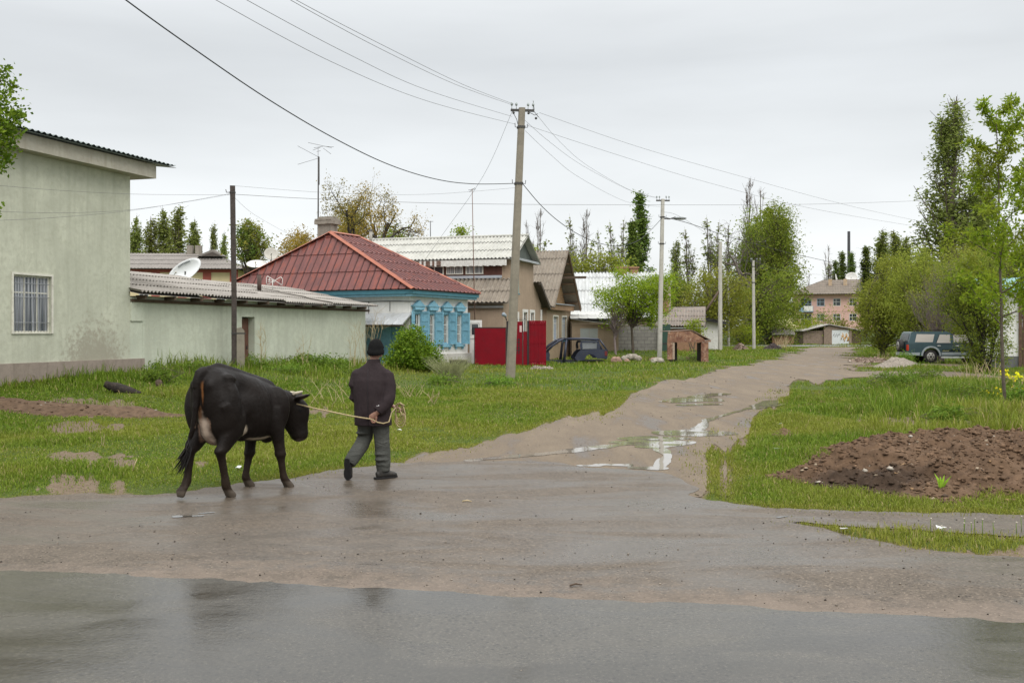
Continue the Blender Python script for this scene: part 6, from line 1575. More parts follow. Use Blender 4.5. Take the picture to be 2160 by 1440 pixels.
sv = thing("stove_pipe", "short rusty stove pipe on the outbuilding roof", "pipe", P(547, 600, 40)); mb = MB(); mb.tube([P(547, 612, 40), P(547, 580, 40)], .085, 10); mb.build("pipe_stem", mat("rusty pipe", (.085, .06, .05), .8, .25, 6), sv)
def dish(label, px, py, Y, rx, rz, tilt, face, m=M_WHITE, letter=False):
    c = Vector(P(px, py, Y)); o = thing("satellite_dish", label, "satellite dish", tuple(c))
    n = Vector(face).normalized(); x = Vector((0, 0, 1)).cross(n).normalized(); y = n.cross(x)
    ct_, st_ = math.cos(tilt), math.sin(tilt); x, y = x * ct_ + y * st_, y * ct_ - x * st_
    mb = MB(); V, Fc = [c - n * .22 * rz], []
    for i in range(1, 7):
        r_ = i / 6
        for k in range(28): a = 2 * math.pi * k / 28; V.append(c + x * (rx * r_ * math.cos(a)) + y * (rz * r_ * math.sin(a)) - n * (.22 * rz * (1 - r_ * r_)))
    Fc += [(0, 1 + k, 1 + (k + 1) % 28) for k in range(28)]
    for i in range(5):
        for k in range(28): Fc.append((1 + i * 28 + k, 1 + (i + 1) * 28 + k, 1 + (i + 1) * 28 + (k + 1) % 28, 1 + i * 28 + (k + 1) % 28))
    V2 = [v - n * .02 for v in V]; N = len(V)
    mb.add(V + V2, Fc + [tuple(i + N for i in f)[::-1] for f in Fc] + [(1 + 5 * 28 + k, 1 + 5 * 28 + (k + 1) % 28, N + 1 + 5 * 28 + (k + 1) % 28, N + 1 + 5 * 28 + k) for k in range(28)], 0, True)
    mb.build("reflector", m, o)
    mb = MB(); mb.tube([c - y * rz * .9, c + n * .7 * rz - y * rz * .35], .02, 5); mb.ball(c + n * .7 * rz - y * rz * .35, .05, 8); mb.build("feed_arm", M_CONCL, o)
    mb = MB(); mb.tube([c - n * .2 * rz, c - n * .2 * rz - Vector((0, 0, rz * 1.3))], .035, 6); mb.build("mount", M_IRON, o)
    return o, c, x, y, n
M_DISH = mat("white dish enamel", (.76, .77, .77), .35, .03, 2)
o, c, x, y, n = dish("large white satellite dish with dark lettering behind the outbuilding roof", 389, 571, 44, .40, .82, -.95, (.10, -1, .10), M_DISH, True)
mb = MB(); rg = random.Random(6)
for k in range(9):     # illegible dark lettering along the rim
    a = 3.3 - k * .11; p = c + x * (.30 * math.cos(a)) + y * (.62 * math.sin(a)) - n * .045; d = (x * (-.30 * math.sin(a)) + y * (.62 * math.cos(a))).normalized() * -1; q = d.cross(n).normalized()
    if q.z < 0: q = -q
    for s_ in range(2): p1 = p + d * (.014 * (s_ * 2 - 1)); mb.slab([p1 - d * .007 - q * .035, p1 + d * .007 - q * .035, p1 + d * .007 + q * .035, p1 - d * .007 + q * .035], n * .006)
    zz = rg.choice((-.028, 0, .028)); mb.slab([p - d * .02 + q * (zz - .007), p + d * .02 + q * (zz - .007), p + d * .02 + q * (zz + .007), p - d * .02 + q * (zz + .007)], n * .0055)
mb.build("lettering", mat("dark lettering", (.05, .055, .07), .6), o)
dish("grey dish peeping over the red roof's left slope", 572, 535, 60, .42, .42, 0, (.3, -1, .5), M_CONCL)
dish("low white dish at the red roof's left edge", 541, 556, 60, .62, .32, 0, (0, -1, .9), M_WHITE)
dish("round white dish on the pink block's roof", 1796, 584, 203, 1.2, 1.0, 0, (-.5, -1, .3), M_WHITE)
dish("narrow white dish turned sideways between the pink block's chimneys", 1765.5, 589, 203, .55, 1.15, .25, (.9, -.5, .2), M_WHITE)

# ------------------------------------------------------------------ red metal gate
Yg = 49.2; g0 = thing("metal_gate", "red sheet metal gate with black posts and a wicket behind the concrete pole", "gate", (XA(1075, Yg), Yg, 0))
frg = Frame((XA(1000, Yg), Yg, 0), (1, .02), (.02, -1)); k_ = Yg / F
M_GATE = mat("red gate enamel", (.185, .005, .012), .6, .12, 2, spec=.12, dirt=(.13, .012, .018), dirtamt=.5)
M_BLK = mat("black gate paint", (.022, .018, .020), .5, .1)
A = lambda px: (px - 1000) * k_
def gz(py): return ZA(py, Yg)
mb = MB(); mb.box(frg, (A(1001.5), A(1066.5)), (-.02, .02), (.08, gz(692))); mb.build("fixed_panel", M_GATE, g0)
mb = MB()
for a, b_, z0, z1 in ((1000, 1001.4, 0.03, gz(690)), (1066.6, 1068, .03, gz(690))): mb.box(frg, (A(a), A(b_)), (-.03, .03), (z0, z1))
mb.box(frg, (A(1001.4), A(1066.6)), (-.028, .028), (gz(692) + .002, gz(690))); mb.box(frg, (A(1001.4), A(1066.6)), (-.028, .028), (.03, .078)); mb.build("panel_frame", M_BLK, g0)
for a, b_, py in ((1068.2, 1072, 677), (1112.2, 1116, 676.5)): mb = MB(); mb.box(frg, (A(a), A(b_)), (-.06, .06), (-.2, gz(py))); mb.build("gate_post", M_BLK, g0)
mb = MB(); mb.box(frg, (A(1072.3), A(1101.8)), (-.02, .02), (.05, gz(678))); wk = mb.build("wicket_leaf", M_GATE, g0)
mb = MB(); mb.box(frg, (A(1096), A(1100.6)), (.022, .026), (gz(700), gz(686.5))); mb.build("notice", mat("faded notice", (.58, .42, .40), .7, .2, 40), wk)
mb = MB()
for x0 in (1088.6, 1094.4):
    for j in range(6): zc = gz(714 + j * 5.6 + 2); s_ = .055 + .02 * math.sin(j * 2.2); mb.slab([frg(A(x0) - s_, .023, zc), frg(A(x0), .023, zc - .07), frg(A(x0) + s_, .023, zc), frg(A(x0), .023, zc + .07)], frg.v * .003)
mb.build("ornament", M_BLK, wk)
mb = MB(); mb.box(frg, (A(1102), A(1103.6)), (-.03, .03), (.0, gz(677))); mb.build("wicket_post", M_BLK, g0)
mb = MB(); mb.box(frg, (A(1103.8), A(1112)), (-.02, .02), (.05, gz(699))); mb.build("narrow_panel", M_GATE, g0)
mb = MB()
for j in range(9): x0, x1 = A(1116.2) + j * .0935, A(1116.2) + j * .0935 + .0925; mb.box(frg, (x0, x1), (-.018 + .012 * (j % 2), .018 + .012 * (j % 2)), (.03, gz(676)))
gl = mb.build("gate_leaf", M_GATE, g0)
mb = MB()
for py in (723, 683.5, 762): mb.box(frg, (A(1116.4), A(1151.6)), (.024, .04), (gz(py) - .018, gz(py) + .018))
mb.build("rail", M_GATE, gl)
mb = MB()
for cx_, s_, y_ in ((1121, 1, 679.5), (1124.5, 1, 679.5), (1128, 1, 679.5), (1141, -1, 679.5), (1144.5, -1, 679.5), (1148, -1, 679.5), (1122, -1, 767), (1125.5, -1, 767), (1129, -1, 767), (1141, 1, 767), (1144.5, 1, 767), (1148, 1, 767)): mb.tube([frg(A(cx_ - 1.5 * s_), .028, gz(y_ - 3)), frg(A(cx_ + 1.5 * s_), .028, gz(y_ + 3))], .010, 4)
mb.build("diagonal_bars", mat("pinkish bar paint", (.40, .07, .085), .5), gl)
mb = MB(); rg = random.Random(9)
for j in range(9):
    x0 = A(1086) + j * .075; mb.tube([frg(x0, 0, gz(677)), frg(x0 + rg.uniform(-.02, .02), 0, gz(671) + rg.uniform(0, .06))], .008, 4)
mb.tube([frg(A(1086), 0, gz(674)), frg(A(1112), 0, gz(674.5))], .006, 4); mb.build("spikes", M_IRON, g0)
gl2 = thing("spot_lamp", "small grey spot lamp on the gate's black post", "lamp", P(1066, 668, Yg)); mb = MB(); mb.tube([P(1069, 676, Yg), P(1066, 667, Yg)], .03, 6); mb.build("bracket", M_IRON, gl2); mb = MB(); mb.tube([P(1061, 662, Yg - .1), P(1066, 666, Yg), P(1068, 668, Yg)], [.10, .08, .04], 10); mb.build("lamp_body", mat("grey lamp shell", (.24, .28, .31), .4), gl2)

# ------------------------------------------------------------------ stripped car body
Yc = 56.0; kc = Yc / F; zc0 = .0
cw = thing("car_wreck", "stripped dark blue estate car shell without doors or wheels beside the red gate", "car wreck", (XA(1215, Yc), Yc, 0))
frc = Frame((XA(1150, Yc), Yc, 0), (1, .10), (.10, -1))
M_NAVY = mat("dull navy car paint", (.022, .028, .052), .45, .25, 3, spec=.5, dirt=(.05, .048, .048), dirtamt=.6)
M_CARIN = mat("bare dark car interior", (.025, .025, .027), .8, .2)
def C(px, py): return ((px - 1150) * kc, (768 - py) * kc)
Wc = 1.45
bodyb = MB()
for side in (0.0, -Wc):
    fr_ = lambda a, b, c, s=side: frc(a, b + s, c)
    th = .05
    def plate(pp, off=0): bodyb.slab([frc(*[C(*q)[0], side + off, C(*q)[1]]) for q in pp], frc.v * -th)
    plate([(1213, 757), (1219, 747), (1226, 740), (1281, 739), (1284, 745), (1281, 758), (1262, 759), (1256, 752), (1246, 749), (1238, 753), (1234, 762), (1218, 764)])     # rear quarter under the glass, with wheel arch
    plate([(1226, 740), (1230, 738), (1229, 724), (1226, 722), (1224, 732)])                      # C pillar
    plate([(1260, 739), (1268, 739), (1266, 722), (1262, 722)]); plate([(1229, 725.5), (1264, 725), (1264, 722), (1227, 721)])
    bodyb.tube([frc(C(1153, 744)[0], side - .03, C(1153, 744)[1]), frc(C(1166, 731)[0], side - .06, C(1166, 731)[1]), frc(C(1181, 721)[0], side - .10, C(1181, 721)[1]), frc(C(1190, 718)[0], side - .12, C(1190, 718)[1])], .075, 6)   # A pillar
    bodyb.tube([frc(C(1190, 718)[0], side - .12, C(1190, 718)[1]), frc(C(1240, 717)[0], side - .12, C(1240, 717)[1]), frc(C(1266, 719)[0], side - .10, C(1266, 719)[1])], .075, 6)
    bodyb.tube([frc(C(1196, 719)[0], side - .1, C(1196, 719)[1]), frc(C(1193, 742)[0], side - .03, C(1193, 742)[1]), frc(C(1190, 767)[0], side - .03, C(1190, 767)[1])], [.065, .08, .10], 6)   # B pillar
    bodyb.slab([frc(C(1152, 764)[0], side, C(1152, 764)[1]), frc(C(1220, 765)[0], side, C(1220, 765)[1]), frc(C(1220, 770)[0], side, C(1220, 770)[1]), frc(C(1152, 769)[0], side, C(1152, 769)[1])], frc.v * -.14)  # sill
    plate([(1151, 744), (1157, 741), (1160, 750), (1159, 768), (1151, 768)])
bodyb.slab([frc(C(1186, 717)[0], -.12, C(1186, 717)[1]), frc(C(1240, 715.5)[0], -.12, C(1240, 715.5)[1]), frc(C(1267, 719)[0], -.12, C(1267, 719)[1]), frc(C(1267, 720)[0], -.12, C(1267, 720)[1] - .02), frc(C(1186, 718)[0], -.12, C(1186, 718)[1] - .02)], frc.v * -(Wc - .19))   # roof
bodyb.slab([frc(C(1280, 744)[0], -.05, C(1280, 744)[1]), frc(C(1285, 745)[0], -.05, C(1285, 745)[1]), frc(C(1283, 760)[0], -.05, C(1283, 760)[1]), frc(C(1278, 760)[0], -.05, C(1278, 760)[1])], frc.v * -(Wc - .05))   # tail
for s_ in (-.08, -Wc + .05): bodyb.tube([frc(C(1267, 719)[0], s_, C(1267, 719)[1]), frc(C(1276, 731)[0], s_, C(1276, 731)[1]), frc(C(1284, 744)[0], s_, C(1284, 744)[1])], .05, 6)
bodyb.build("body", M_NAVY, cw)
mb = MB(); mb.slab([frc(.1, -.15, .10), frc(3.4, -.15, .10), frc(3.4, -Wc + .02, .10), frc(.1, -Wc + .02, .10)], (0, 0, .05)); mb.slab([frc(.08, -.1, .15), frc(.16, -.1, .15), frc(.16, -.1, .62), frc(.08, -.1, .62)], frc.v * -(Wc - .2)); mb.build("floor_pan", M_CARIN, cw)
mb = MB(); mb.slab([frc(C(1231, 738)[0], -.02, C(1231, 738)[1]), frc(C(1259, 738)[0], -.02, C(1259, 738)[1]), frc(C(1262, 726)[0], -.03, C(1262, 726)[1]), frc(C(1230, 726)[0], -.03, C(1230, 726)[1])], frc.v * -.01); mb.build("rear_window", glass("grey tinted glass", (.16, .17, .18)), cw)
mb = MB(); mb.box(frc, (C(1278, 743)[0] - .02, C(1283, 743)[0]), (.005, .02), (C(1280, 753)[1], C(1280, 743)[1])); mb.build("tail_light", mat("dull tail light", (.12, .02, .02), .4), cw)

# ------------------------------------------------------------------ green off-roader on the right
Ys = 55.5; ks = Ys / F
sv = thing("off_road_car", "dark teal off-road estate car with silver sills parked behind the dark shrub", "car", (XA(1990, Ys), Ys, 0))
frs = Frame((XA(1916, Ys), Ys, 0), (1, -.03), (-.03, -1)); g_z = ZA(767, Ys)
def S(px, py): return ((px - 1916) * ks, ZA(py, Ys))
t = NT("teal car paint"); z = t.sep(t.tc.outputs['Object'])[2]
n = t.noise(2, 4, .6); t.set(Base_Color=t.mix(t.ramp(n, .3, .7), (.018, .046, .056), (.030, .066, .076)), Roughness=.3, Specular_IOR_Level=.5, Coat_Weight=.5, Coat_Roughness=.12); M_TEALC = t.m
M_SILV = mat("silver cladding", (.38, .42, .44), .4, .08, 2, metal=.4)
M_TYRE = mat("tyre rubber", (.035, .033, .032), .85, .2, 8)
Wv = 1.66
def arch(cx, n=9, r=.47, cz=.42): return [(cx + r * math.cos(math.pi * (1 - i / (n - 1))), cz + r * math.sin(math.pi * (1 - i / (n - 1)))) for i in range(n)]
rw, fw_ = S(1963, 750)[0], S(1963, 750)[0] + 2.62
prof = [(0.02, .52)] + [(.55, .46)] + arch(rw) + [(rw + .62, .40), (fw_ - .6, .40)] + arch(fw_) + [(4.2, .46), (4.28, .55), (4.28, .92), (4.15, 1.02), (3.1, 1.10), (0.0, 1.10), (-.02, .9)]
mb = MB(); mb.slab([frs(a, 0, c) for a, c in prof], frs.v * -Wv)
# cabin with tumblehome
cab0 = [(0.02, 1.102), (.20, 1.70), (.32, 1.765), (2.15, 1.775), (2.35, 1.73), (3.08, 1.102)]
V = [frs(a, -.01 - .13 * (c - 1.1) / .65, c) for a, c in cab0] + [frs(a, -Wv + .01 + .13 * (c - 1.1) / .65, c) for a, c in cab0]; n_ = len(cab0)
mb.add(V, [tuple(range(n_)), tuple(range(n_, 2 * n_))[::-1]] + [(i, (i + 1) % n_, n_ + (i + 1) % n_, n_ + i) for i in range(n_)])
mb.build("body", M_TEALC, sv)
t = NT("pale reflecting car glass"); n = t.noise(1, 3, .5, co=t.co((.6, .6, 7))); t.set(Base_Color=t.mix(n, (.30, .275, .24), (.44, .41, .37)), Roughness=.1, Specular_IOR_Level=.6); M_CGL = t.m
def pane(pp, name="side_window", m=M_CGL, off=.012):
    mb = MB(); Vv = []
    for q in pp: a, c = S(*q); Vv.append(frs(a, -.01 - .13 * (c - 1.1) / .65 + off, c))
    mb.slab(Vv, frs.v * -.01); return mb.build(name, m, sv)
pane([(1930, 721.5), (1967, 721.5), (1972, 705), (1935, 704.5)]); pane([(1975, 723), (2004, 723), (2004, 705.5), (1983, 705.5)]); pane([(2011, 722), (2046, 722), (2038, 706), (2010.5, 706)])
mb = MB()
for a, b_ in (((1973, 757), (1974, 722)), ((2007.5, 757), (2007.5, 704)), ((2052, 755), (2052, 722)), ((1974, 722), (1982, 704)), ((1974, 726), (2050, 726))):
    p0, p1 = S(*a), S(*b_); mb.tube([frs(p0[0], .004 - .13 * max(0, p0[1] - 1.1) / .65, p0[1]), frs(p1[0], .004 - .13 * max(0, p1[1] - 1.1) / .65, p1[1])], .010, 4)
mb.build("door_seam", M_BLK, sv)
for px in (1979.5, 2017): mb = MB(); a, c = S(px, 729); mb.box(frs, (a - .09, a + .09), (.003, .035), (c - .03, c + .03)); mb.build("door_handle", mat("chrome handle", (.62, .64, .65), .25, metal=.8), sv)
mb = MB(); mb.box(frs, (rw + .58, fw_ - .62), (.002, .035), (.47, .62)); mb.build("lower_cladding", M_SILV, sv)
mb = MB(); mb.box(frs, (rw + .55, fw_ - .55), (.0, .14), (.29, .39)); mb.build("running_board", mat("pale running board", (.60, .61, .58), .45), sv)
mb = MB(); mb.box(frs, (rw + .62, fw_ - .66), (.003, .012), (.63, .78)); mb.build("dark_band", mat("dark teal band", (.010, .020, .020), .35), sv)
mb = MB(); rg = random.Random(1)
for j in range(8): a = S(1987, 743)[0] + j * .045; mb.box(frs, (a, a + .033), (.0125, .016), (.70 - .022, .70 + .022 + rg.uniform(-.01, .008)))
mb.build("side_decal", mat("dull gold decal", (.42, .40, .20), .5), sv)
for cx in (rw, fw_):
    mb = MB(); pts_o = arch(cx, 13, .545, .42); pts_i = arch(cx, 13, .46, .42)
    for i in range(12): mb.slab([frs(pts_o[i][0], .0, pts_o[i][1]), frs(pts_o[i + 1][0], .0, pts_o[i + 1][1]), frs(pts_i[i + 1][0], .0, pts_i[i + 1][1]), frs(pts_i[i][0], .0, pts_i[i][1])], frs.v * .06)
    mb.build("fender_flare", M_SILV, sv)
def wheel(c, ax, r=.375, w=.24):
    c = Vector(c); ax = Vector(ax).normalized(); mb = MB()
    mb.tube([c - ax * w / 2, c - ax * w * .42, c + ax * w * .42, c + ax * w / 2], [r * .9, r, r, r * .9], 24, ref=(0, 0, 1)); wo_ = mb.build("wheel", M_TYRE, sv)
    mb = MB(); mb.tube([c + ax * (w / 2 + .002), c + ax * (w / 2 + .02)], [r * .62, r * .56], 20, ref=(0, 0, 1)); ri = mb.build("rim", mat("dusty alloy", (.42, .41, .37), .45, .1, metal=.5), wo_)
    mb = MB()
    for k in range(6):
        a = k * math.pi / 3; x_ = Vector((0, 0, 1)).cross(ax).normalized(); p = c + ax * (w / 2 + .022) + (x_ * math.cos(a) + Vector((0, 0, 1)) * math.sin(a)) * r * .4
        mb.tube([p, p + ax * .004], r * .10, 8, ref=(0, 0, 1))
    mb.tube([c + ax * (w / 2 + .022), c + ax * (w / 2 + .03)], r * .16, 10, ref=(0, 0, 1)); mb.build("hub", M_BLK, wo_)
for cx in (rw, fw_):
    wheel(frs(cx, -.13, .375 + .0), frs.v); wheel(frs(cx, -Wv + .13, .375), -frs.v)
wheel(frs(-.16, -Wv * .52, .98), -frs.u, .36, .22)
mb = MB(); mb.box(frs, (-.03, .02), (-.24, .012), (.72, 1.04)); mb.build("tail_light", mat("red tail light", (.50, .04, .015), .3), sv)
mb = MB(); mb.box(frs, (-.10, .62), (-Wv - .02, .03), (.44, .60)); mb.build("bumper", M_SILV, sv)
mb = MB(); mb.box(frs, (3.0, 3.12), (.02, .20), (1.12, 1.27)); mb.build("wing_mirror", M_BLK, sv)
mb = MB(); mb.slab([frs(.35, -.28, 1.83), frs(2.1, -.28, 1.83), frs(2.1, -.31, 1.83), frs(.35, -.31, 1.83)], (0, 0, .03)); 
for a in (.4, 2.0): mb.box(frs, (a, a + .06), (-.31, -.28), (1.76, 1.83))
mb.build("roof_rail", M_BLK, sv)
mb = MB(); mb.slab([frs(.035, -.22, 1.16), frs(.17, -.3, 1.62), frs(.17, -Wv + .3, 1.62), frs(.035, -Wv + .22, 1.16)], frs.u * -.012); mb.build("rear_window", M_GLASS, sv)

# ------------------------------------------------------------------ rusty steel shelter
Yr = 57.0; kr = Yr / F
rs = thing("rusty_shelter", "rusty steel frame shelter with a sloping hood and dark legs by the dirt road", "shelter", (XA(1460, Yr), Yr, 0))
t = NT("flaking rust and cream paint"); n = t.noise(2.2, 6, .7, dist=.5); n2 = t.noise(9, 5, .65)
colr = t.mix(t.ramp(n, .40, .60), (.13, .052, .032), (.30, .165, .10)); colr = t.mix(t.ramp(n2, .55, .68, 0, .75), colr, (.40, .31, .235)); colr = t.mix(t.ramp(n, .36, .28, 0, .7), colr, (.065, .035, .028))
t.set(Base_Color=colr, Roughness=.85); M_RUST = t.m
M_RUSTD = mat("dark rusty plate", (.030, .026, .024), .8, .3, 6, dirt=(.08, .045, .03))
frr = Frame((XA(1408, Yr), Yr, 0), (.985, .17), (.17, -.985)); dR = frr.v * -1.35
def RP(px, py): return ((px - 1408) * kr * 1.01, (763 - py) * kr)
def rplate(mb, pp, off, dep, mi=0): mb.slab([frr(RP(*q)[0], off, RP(*q)[1]) for q in pp], frr.v * -dep, mi)
mb = MB(); rplate(mb, [(1408, 720), (1409.5, 699), (1460, 697), (1487, 712), (1492, 719), (1430, 720.5)], 0, .06); mb.build("hood", M_RUST, rs)
mb = MB(); rplate(mb, [(1408, 757), (1408, 720.5), (1419, 721), (1419, 757)], -.001, .08); mb.build("leg", M_RUST, rs)
mb = MB(); rplate(mb, [(1482, 763), (1482, 720), (1498, 720.5), (1498, 763)], -.001, .08); mb.build("leg", M_RUST, rs)
mb = MB(); rplate(mb, [(1419.5, 757), (1419.5, 721), (1424, 721), (1424, 756)], -.02, .05); mb.build("leg_edge", mat("cream flaking edge", (.36, .27, .20), .85, .25, 12), rs)
mb = MB(); rplate(mb, [(1425, 762), (1425, 719), (1443, 719), (1443, 762)], -1.1, .1); mb.build("rear_leg", M_RUSTD, rs)
mb = MB(); p0 = frr(RP(1498, 763)[0], -.09, 0); 
for a, w_ in ((.0, .14), (1.0, .16)): mb.box(frr, (RP(1496, 0)[0], RP(1498, 0)[0]), (-.10 - a - w_, -.10 - a), (0, RP(0, 721)[1]))
mb.box(frr, (RP(1490, 0)[0], RP(1496, 0)[0]), (-1.3, -.3), (0, RP(0, 722)[1])); mb.build("side_panel", M_RUSTD, rs)
mb = MB(); mb.slab([frr(RP(1409, 0)[0], -.06, RP(0, 698)[1]), frr(RP(1460, 0)[0], -.06, RP(0, 695.5)[1]), frr(RP(1460, 0)[0], -1.4, RP(0, 695.5)[1]), frr(RP(1409, 0)[0], -1.4, RP(0, 698)[1])], (0, 0, .03))
mb.slab([frr(RP(1460, 0)[0] + .002, .05, RP(0, 695.5)[1]), frr(RP(1502, 0)[0], .05, RP(0, 716)[1]), frr(RP(1502, 0)[0], -1.45, RP(0, 716)[1]), frr(RP(1460, 0)[0] + .002, -1.45, RP(0, 695.5)[1])], (0, 0, .04)); mb.build("roof_plate", mat("pale rusty roof plate", (.25, .17, .135), .8, .25, 6, dirt=(.14, .08, .06)), rs)
mb = MB(); mb.box(frr, (RP(1488, 0)[0], RP(1503, 0)[0]), (-1.42, .03), (RP(0, 720)[1], RP(0, 716.5)[1])); mb.build("eave_strip", M_RUST, rs)

# ------------------------------------------------------------------ heaps, stones, rubbish
def heap(name, label, poly, H, run, res, colfn, lump, seed, mats, clods=0, cat="heap", clodc=None, clodsz=(.02, .07), zfn=None):
    poly = [p[:2] for p in poly]; ax = np.array(poly); x0, y0 = ax.min(0) - .2; x1, y1 = ax.max(0) + .2
    nx, ny = int((x1 - x0) / res) + 2, int((y1 - y0) / res) + 2
    X, Y = np.meshgrid(np.linspace(x0, x1, nx), np.linspace(y0, y1, ny))
    s = sd_poly(X, Y, poly) + .16 * min(1, run) * fbm(X * 2.2 / max(run, .5), Y * 2.2 / max(run, .5), seed, 4)
    prof = sstep(0, run, s)
    h = H * prof * (1 + .35 * fbm(X * .9, Y * .9, seed + 1, 3)) + lump * np.clip(s / (.25 * run), 0, 1) * (fbm(X * 4 / max(run, .4), Y * 4 / max(run, .4), seed + 2, 5) + .6 * np.abs(fbm(X * 11 / max(run, .4), Y * 11 / max(run, .4), seed + 3, 3)))
    Z = zt(X, Y) + np.where(s > 0, h, -.08) + .004
    c = (float(ax[:, 0].mean()), float(ax[:, 1].mean()), 0)
    i = np.arange(ny - 1)[:, None] * nx + np.arange(nx - 1)[None, :]; q = np.stack([i, i + 1, i + nx + 1, i + nx], -1).reshape(-1, 4)
    q = q[(s.ravel()[q] > -res * 1.5).any(1)]
    used = np.unique(q); rm = np.full(X.size, -1); rm[used] = np.arange(len(used))
    V = np.stack([X, Y, Z], -1).reshape(-1, 3)[used]
    o = thing(name, label, cat, c)
    np_mesh("mound", V, rm[q], mats, o, smooth=True, col=colfn(V[:, 0], V[:, 1], seed))
    if clods:
        rn = np.random.default_rng(seed); ok = np.where(s.ravel() > .03)[0]; pick = rn.choice(ok, clods)
        base = np.stack([X, Y, Z], -1).reshape(-1, 3)[pick]
        r = clodsz[0] + (clodsz[1] - clodsz[0]) * rn.random(clods) ** 3.0
        octv = np.array([[1, 0, 0], [.5, .87, .1], [-.5, .87, 0], [-1, 0, .1], [-.5, -.87, 0], [.5, -.87, .1], [.35, .2, .8], [-.4, .25, .75], [0, -.45, .8], [0, 0, -.6]])
        F8 = np.array([[0, 1, 6], [1, 2, 6], [2, 7, 6], [2, 3, 7], [3, 4, 7], [4, 8, 7], [4, 5, 8], [5, 0, 8], [0, 6, 8], [6, 7, 8], [1, 0, 9], [2, 1, 9], [3, 2, 9], [4, 3, 9], [5, 4, 9], [0, 5, 9]])
        a = rn.random(clods) * 6.28; ca, sa = np.cos(a), np.sin(a)
        ov = octv[None] * (r[:, None, None]) * (.35 + 1.1 * rn.random((clods, 10, 1))) * np.stack([.8 + .5 * rn.random(clods), .8 + .5 * rn.random(clods), .55 + .4 * rn.random(clods)], -1)[:, None, :]
        vx = ov[..., 0] * ca[:, None] - ov[..., 1] * sa[:, None]; vy = ov[..., 0] * sa[:, None] + ov[..., 1] * ca[:, None]
        VV = np.stack([vx, vy, ov[..., 2]], -1) + (base + np.stack([0 * r, 0 * r, r * .02], -1))[:, None, :]
        cc = colfn(base[:, 0], base[:, 1], seed) * (.9 + .6 * rn.random((clods, 1)))
        if clodc is not None:
            m_ = rn.random(clods) < .05; cc[m_] = np.array(clodc)[rn.integers(0, len(clodc), m_.sum())]
        cl = np_mesh("clods", VV.reshape(-1, 3), (np.arange(clods)[:, None, None] * 10 + F8[None]).reshape(-1, 3), mats, o, col=np.repeat(cc, 10, 0))
        tag(cl, kind='stuff')
    return o
M_EARTH = col_mat("heaped earth", .95, 0, .15, .45, 9, .6, 60)
def c_earth(X, Y, s):
    n = (fbm(X * 1.6, Y * 1.6, s + 5, 4) * .5 + .5)[:, None]; c = np.array([.088, .052, .030]) * (1 - n) + np.array([.172, .110, .068]) * n
    d = np.clip(1.25 - np.hypot((X - XA(1790, 11.6)) / .75, (Y - 11.3) / .45), 0, 1)[:, None]; return c * (1 - .66 * np.clip(d * 2.2, 0, 1)) + np.array([.030, .022, .017]) * .66 * np.clip(d * 2.2, 0, 1)
ep = GP([(1608, 1008), (1650, 1020), (1720, 1030), (1800, 1040), (1900, 1052), (2000, 1060), (2160, 1064), (2330, 1064), (2500, 1050)]) + [(9.6, 14.6), (7.4, 15.2), (5.8, 15.6), (4.9, 15.3), (4.3, 14.5), (3.75, 13.4), (3.35, 12.7)]
heap("earth_heap", "large mound of loose brown earth and clods on the right-hand grass", ep, .30, 1.3, .028, c_earth, .15, 3, M_EARTH, 12000, clodc=[(.38, .30, .21), (.33, .21, .11), (.45, .40, .33), (.10, .07, .05)], clodsz=(.004, .042))
def c_brown(X, Y, s): n = (fbm(X * 4, Y * 4, s, 3) * .5 + .5)[:, None]; return np.array([.115, .066, .040]) * (1 - n) + np.array([.165, .10, .062]) * n
heap("earth_heap", "small low mound of fine brown soil left of the large heap", GP([(1592, 928), (1650, 933), (1715, 930), (1700, 912), (1660, 902), (1620, 906)]), .14, .6, .03, c_brown, .02, 4, M_EARTH, 500, clodsz=(.006, .02))
def c_grey(X, Y, s): n = (fbm(X * 3, Y * 3, s, 3) * .5 + .5)[:, None]; return np.array([.24, .205, .165]) * (1 - n) + np.array([.33, .285, .235]) * n
heap("gravel_mound", "pale low mound of sandy gravel by the side path on the right", [(20.0, 43.5), (22, 42.6), (24.5, 43.2), (25.2, 45), (24, 47), (21, 47.2), (19.6, 45.3)] if False else [(XA(1832, 50), 50), (XA(1880, 49), 49), (XA(1945, 50), 50), (XA(1950, 53), 53), (XA(1900, 55), 55), (XA(1850, 53.5), 53.5)], .55, 1.6, .08, c_grey, .03, 5, M_EARTH, 800, clodsz=(.01, .04))
def c_black(X, Y, s): n = (fbm(X * 2, Y * 2, s, 3) * .5 + .5)[:, None]; return np.array([.028, .023, .024]) * (1 - n) + np.array([.085, .065, .058]) * n
heap("ash_heap", "black heap of ash and coal dust beside the far end of the dirt road", [(XA(1596, 96), 93), (XA(1650, 92), 91.5), (XA(1668, 90), 90.5), (XA(1655, 96), 97), (XA(1625, 98), 99), (XA(1600, 97), 97)], .75, 1.6, .12, c_black, .10, 6, M_EARTH, 500, clodsz=(.03, .10), clodc=[(.2, .15, .12), (.3, .27, .23)])
def c_rub(X, Y, s): n = np.random.default_rng(s).random((len(X), 1)); return np.array([.10, .06, .045]) * (1 - n) + np.array([.30, .235, .18]) * n
heap("rubble_heap", "small heap of broken bricks between two pale concrete poles", [(XA(1540, 95), 93.5), (XA(1575, 94), 93), (XA(1577, 96), 96), (XA(1545, 97), 97)], .55, .8, .1, c_rub, .1, 7, M_EARTH, 260, clodsz=(.08, .2), clodc=[(.35, .28, .22), (.45, .42, .38)])
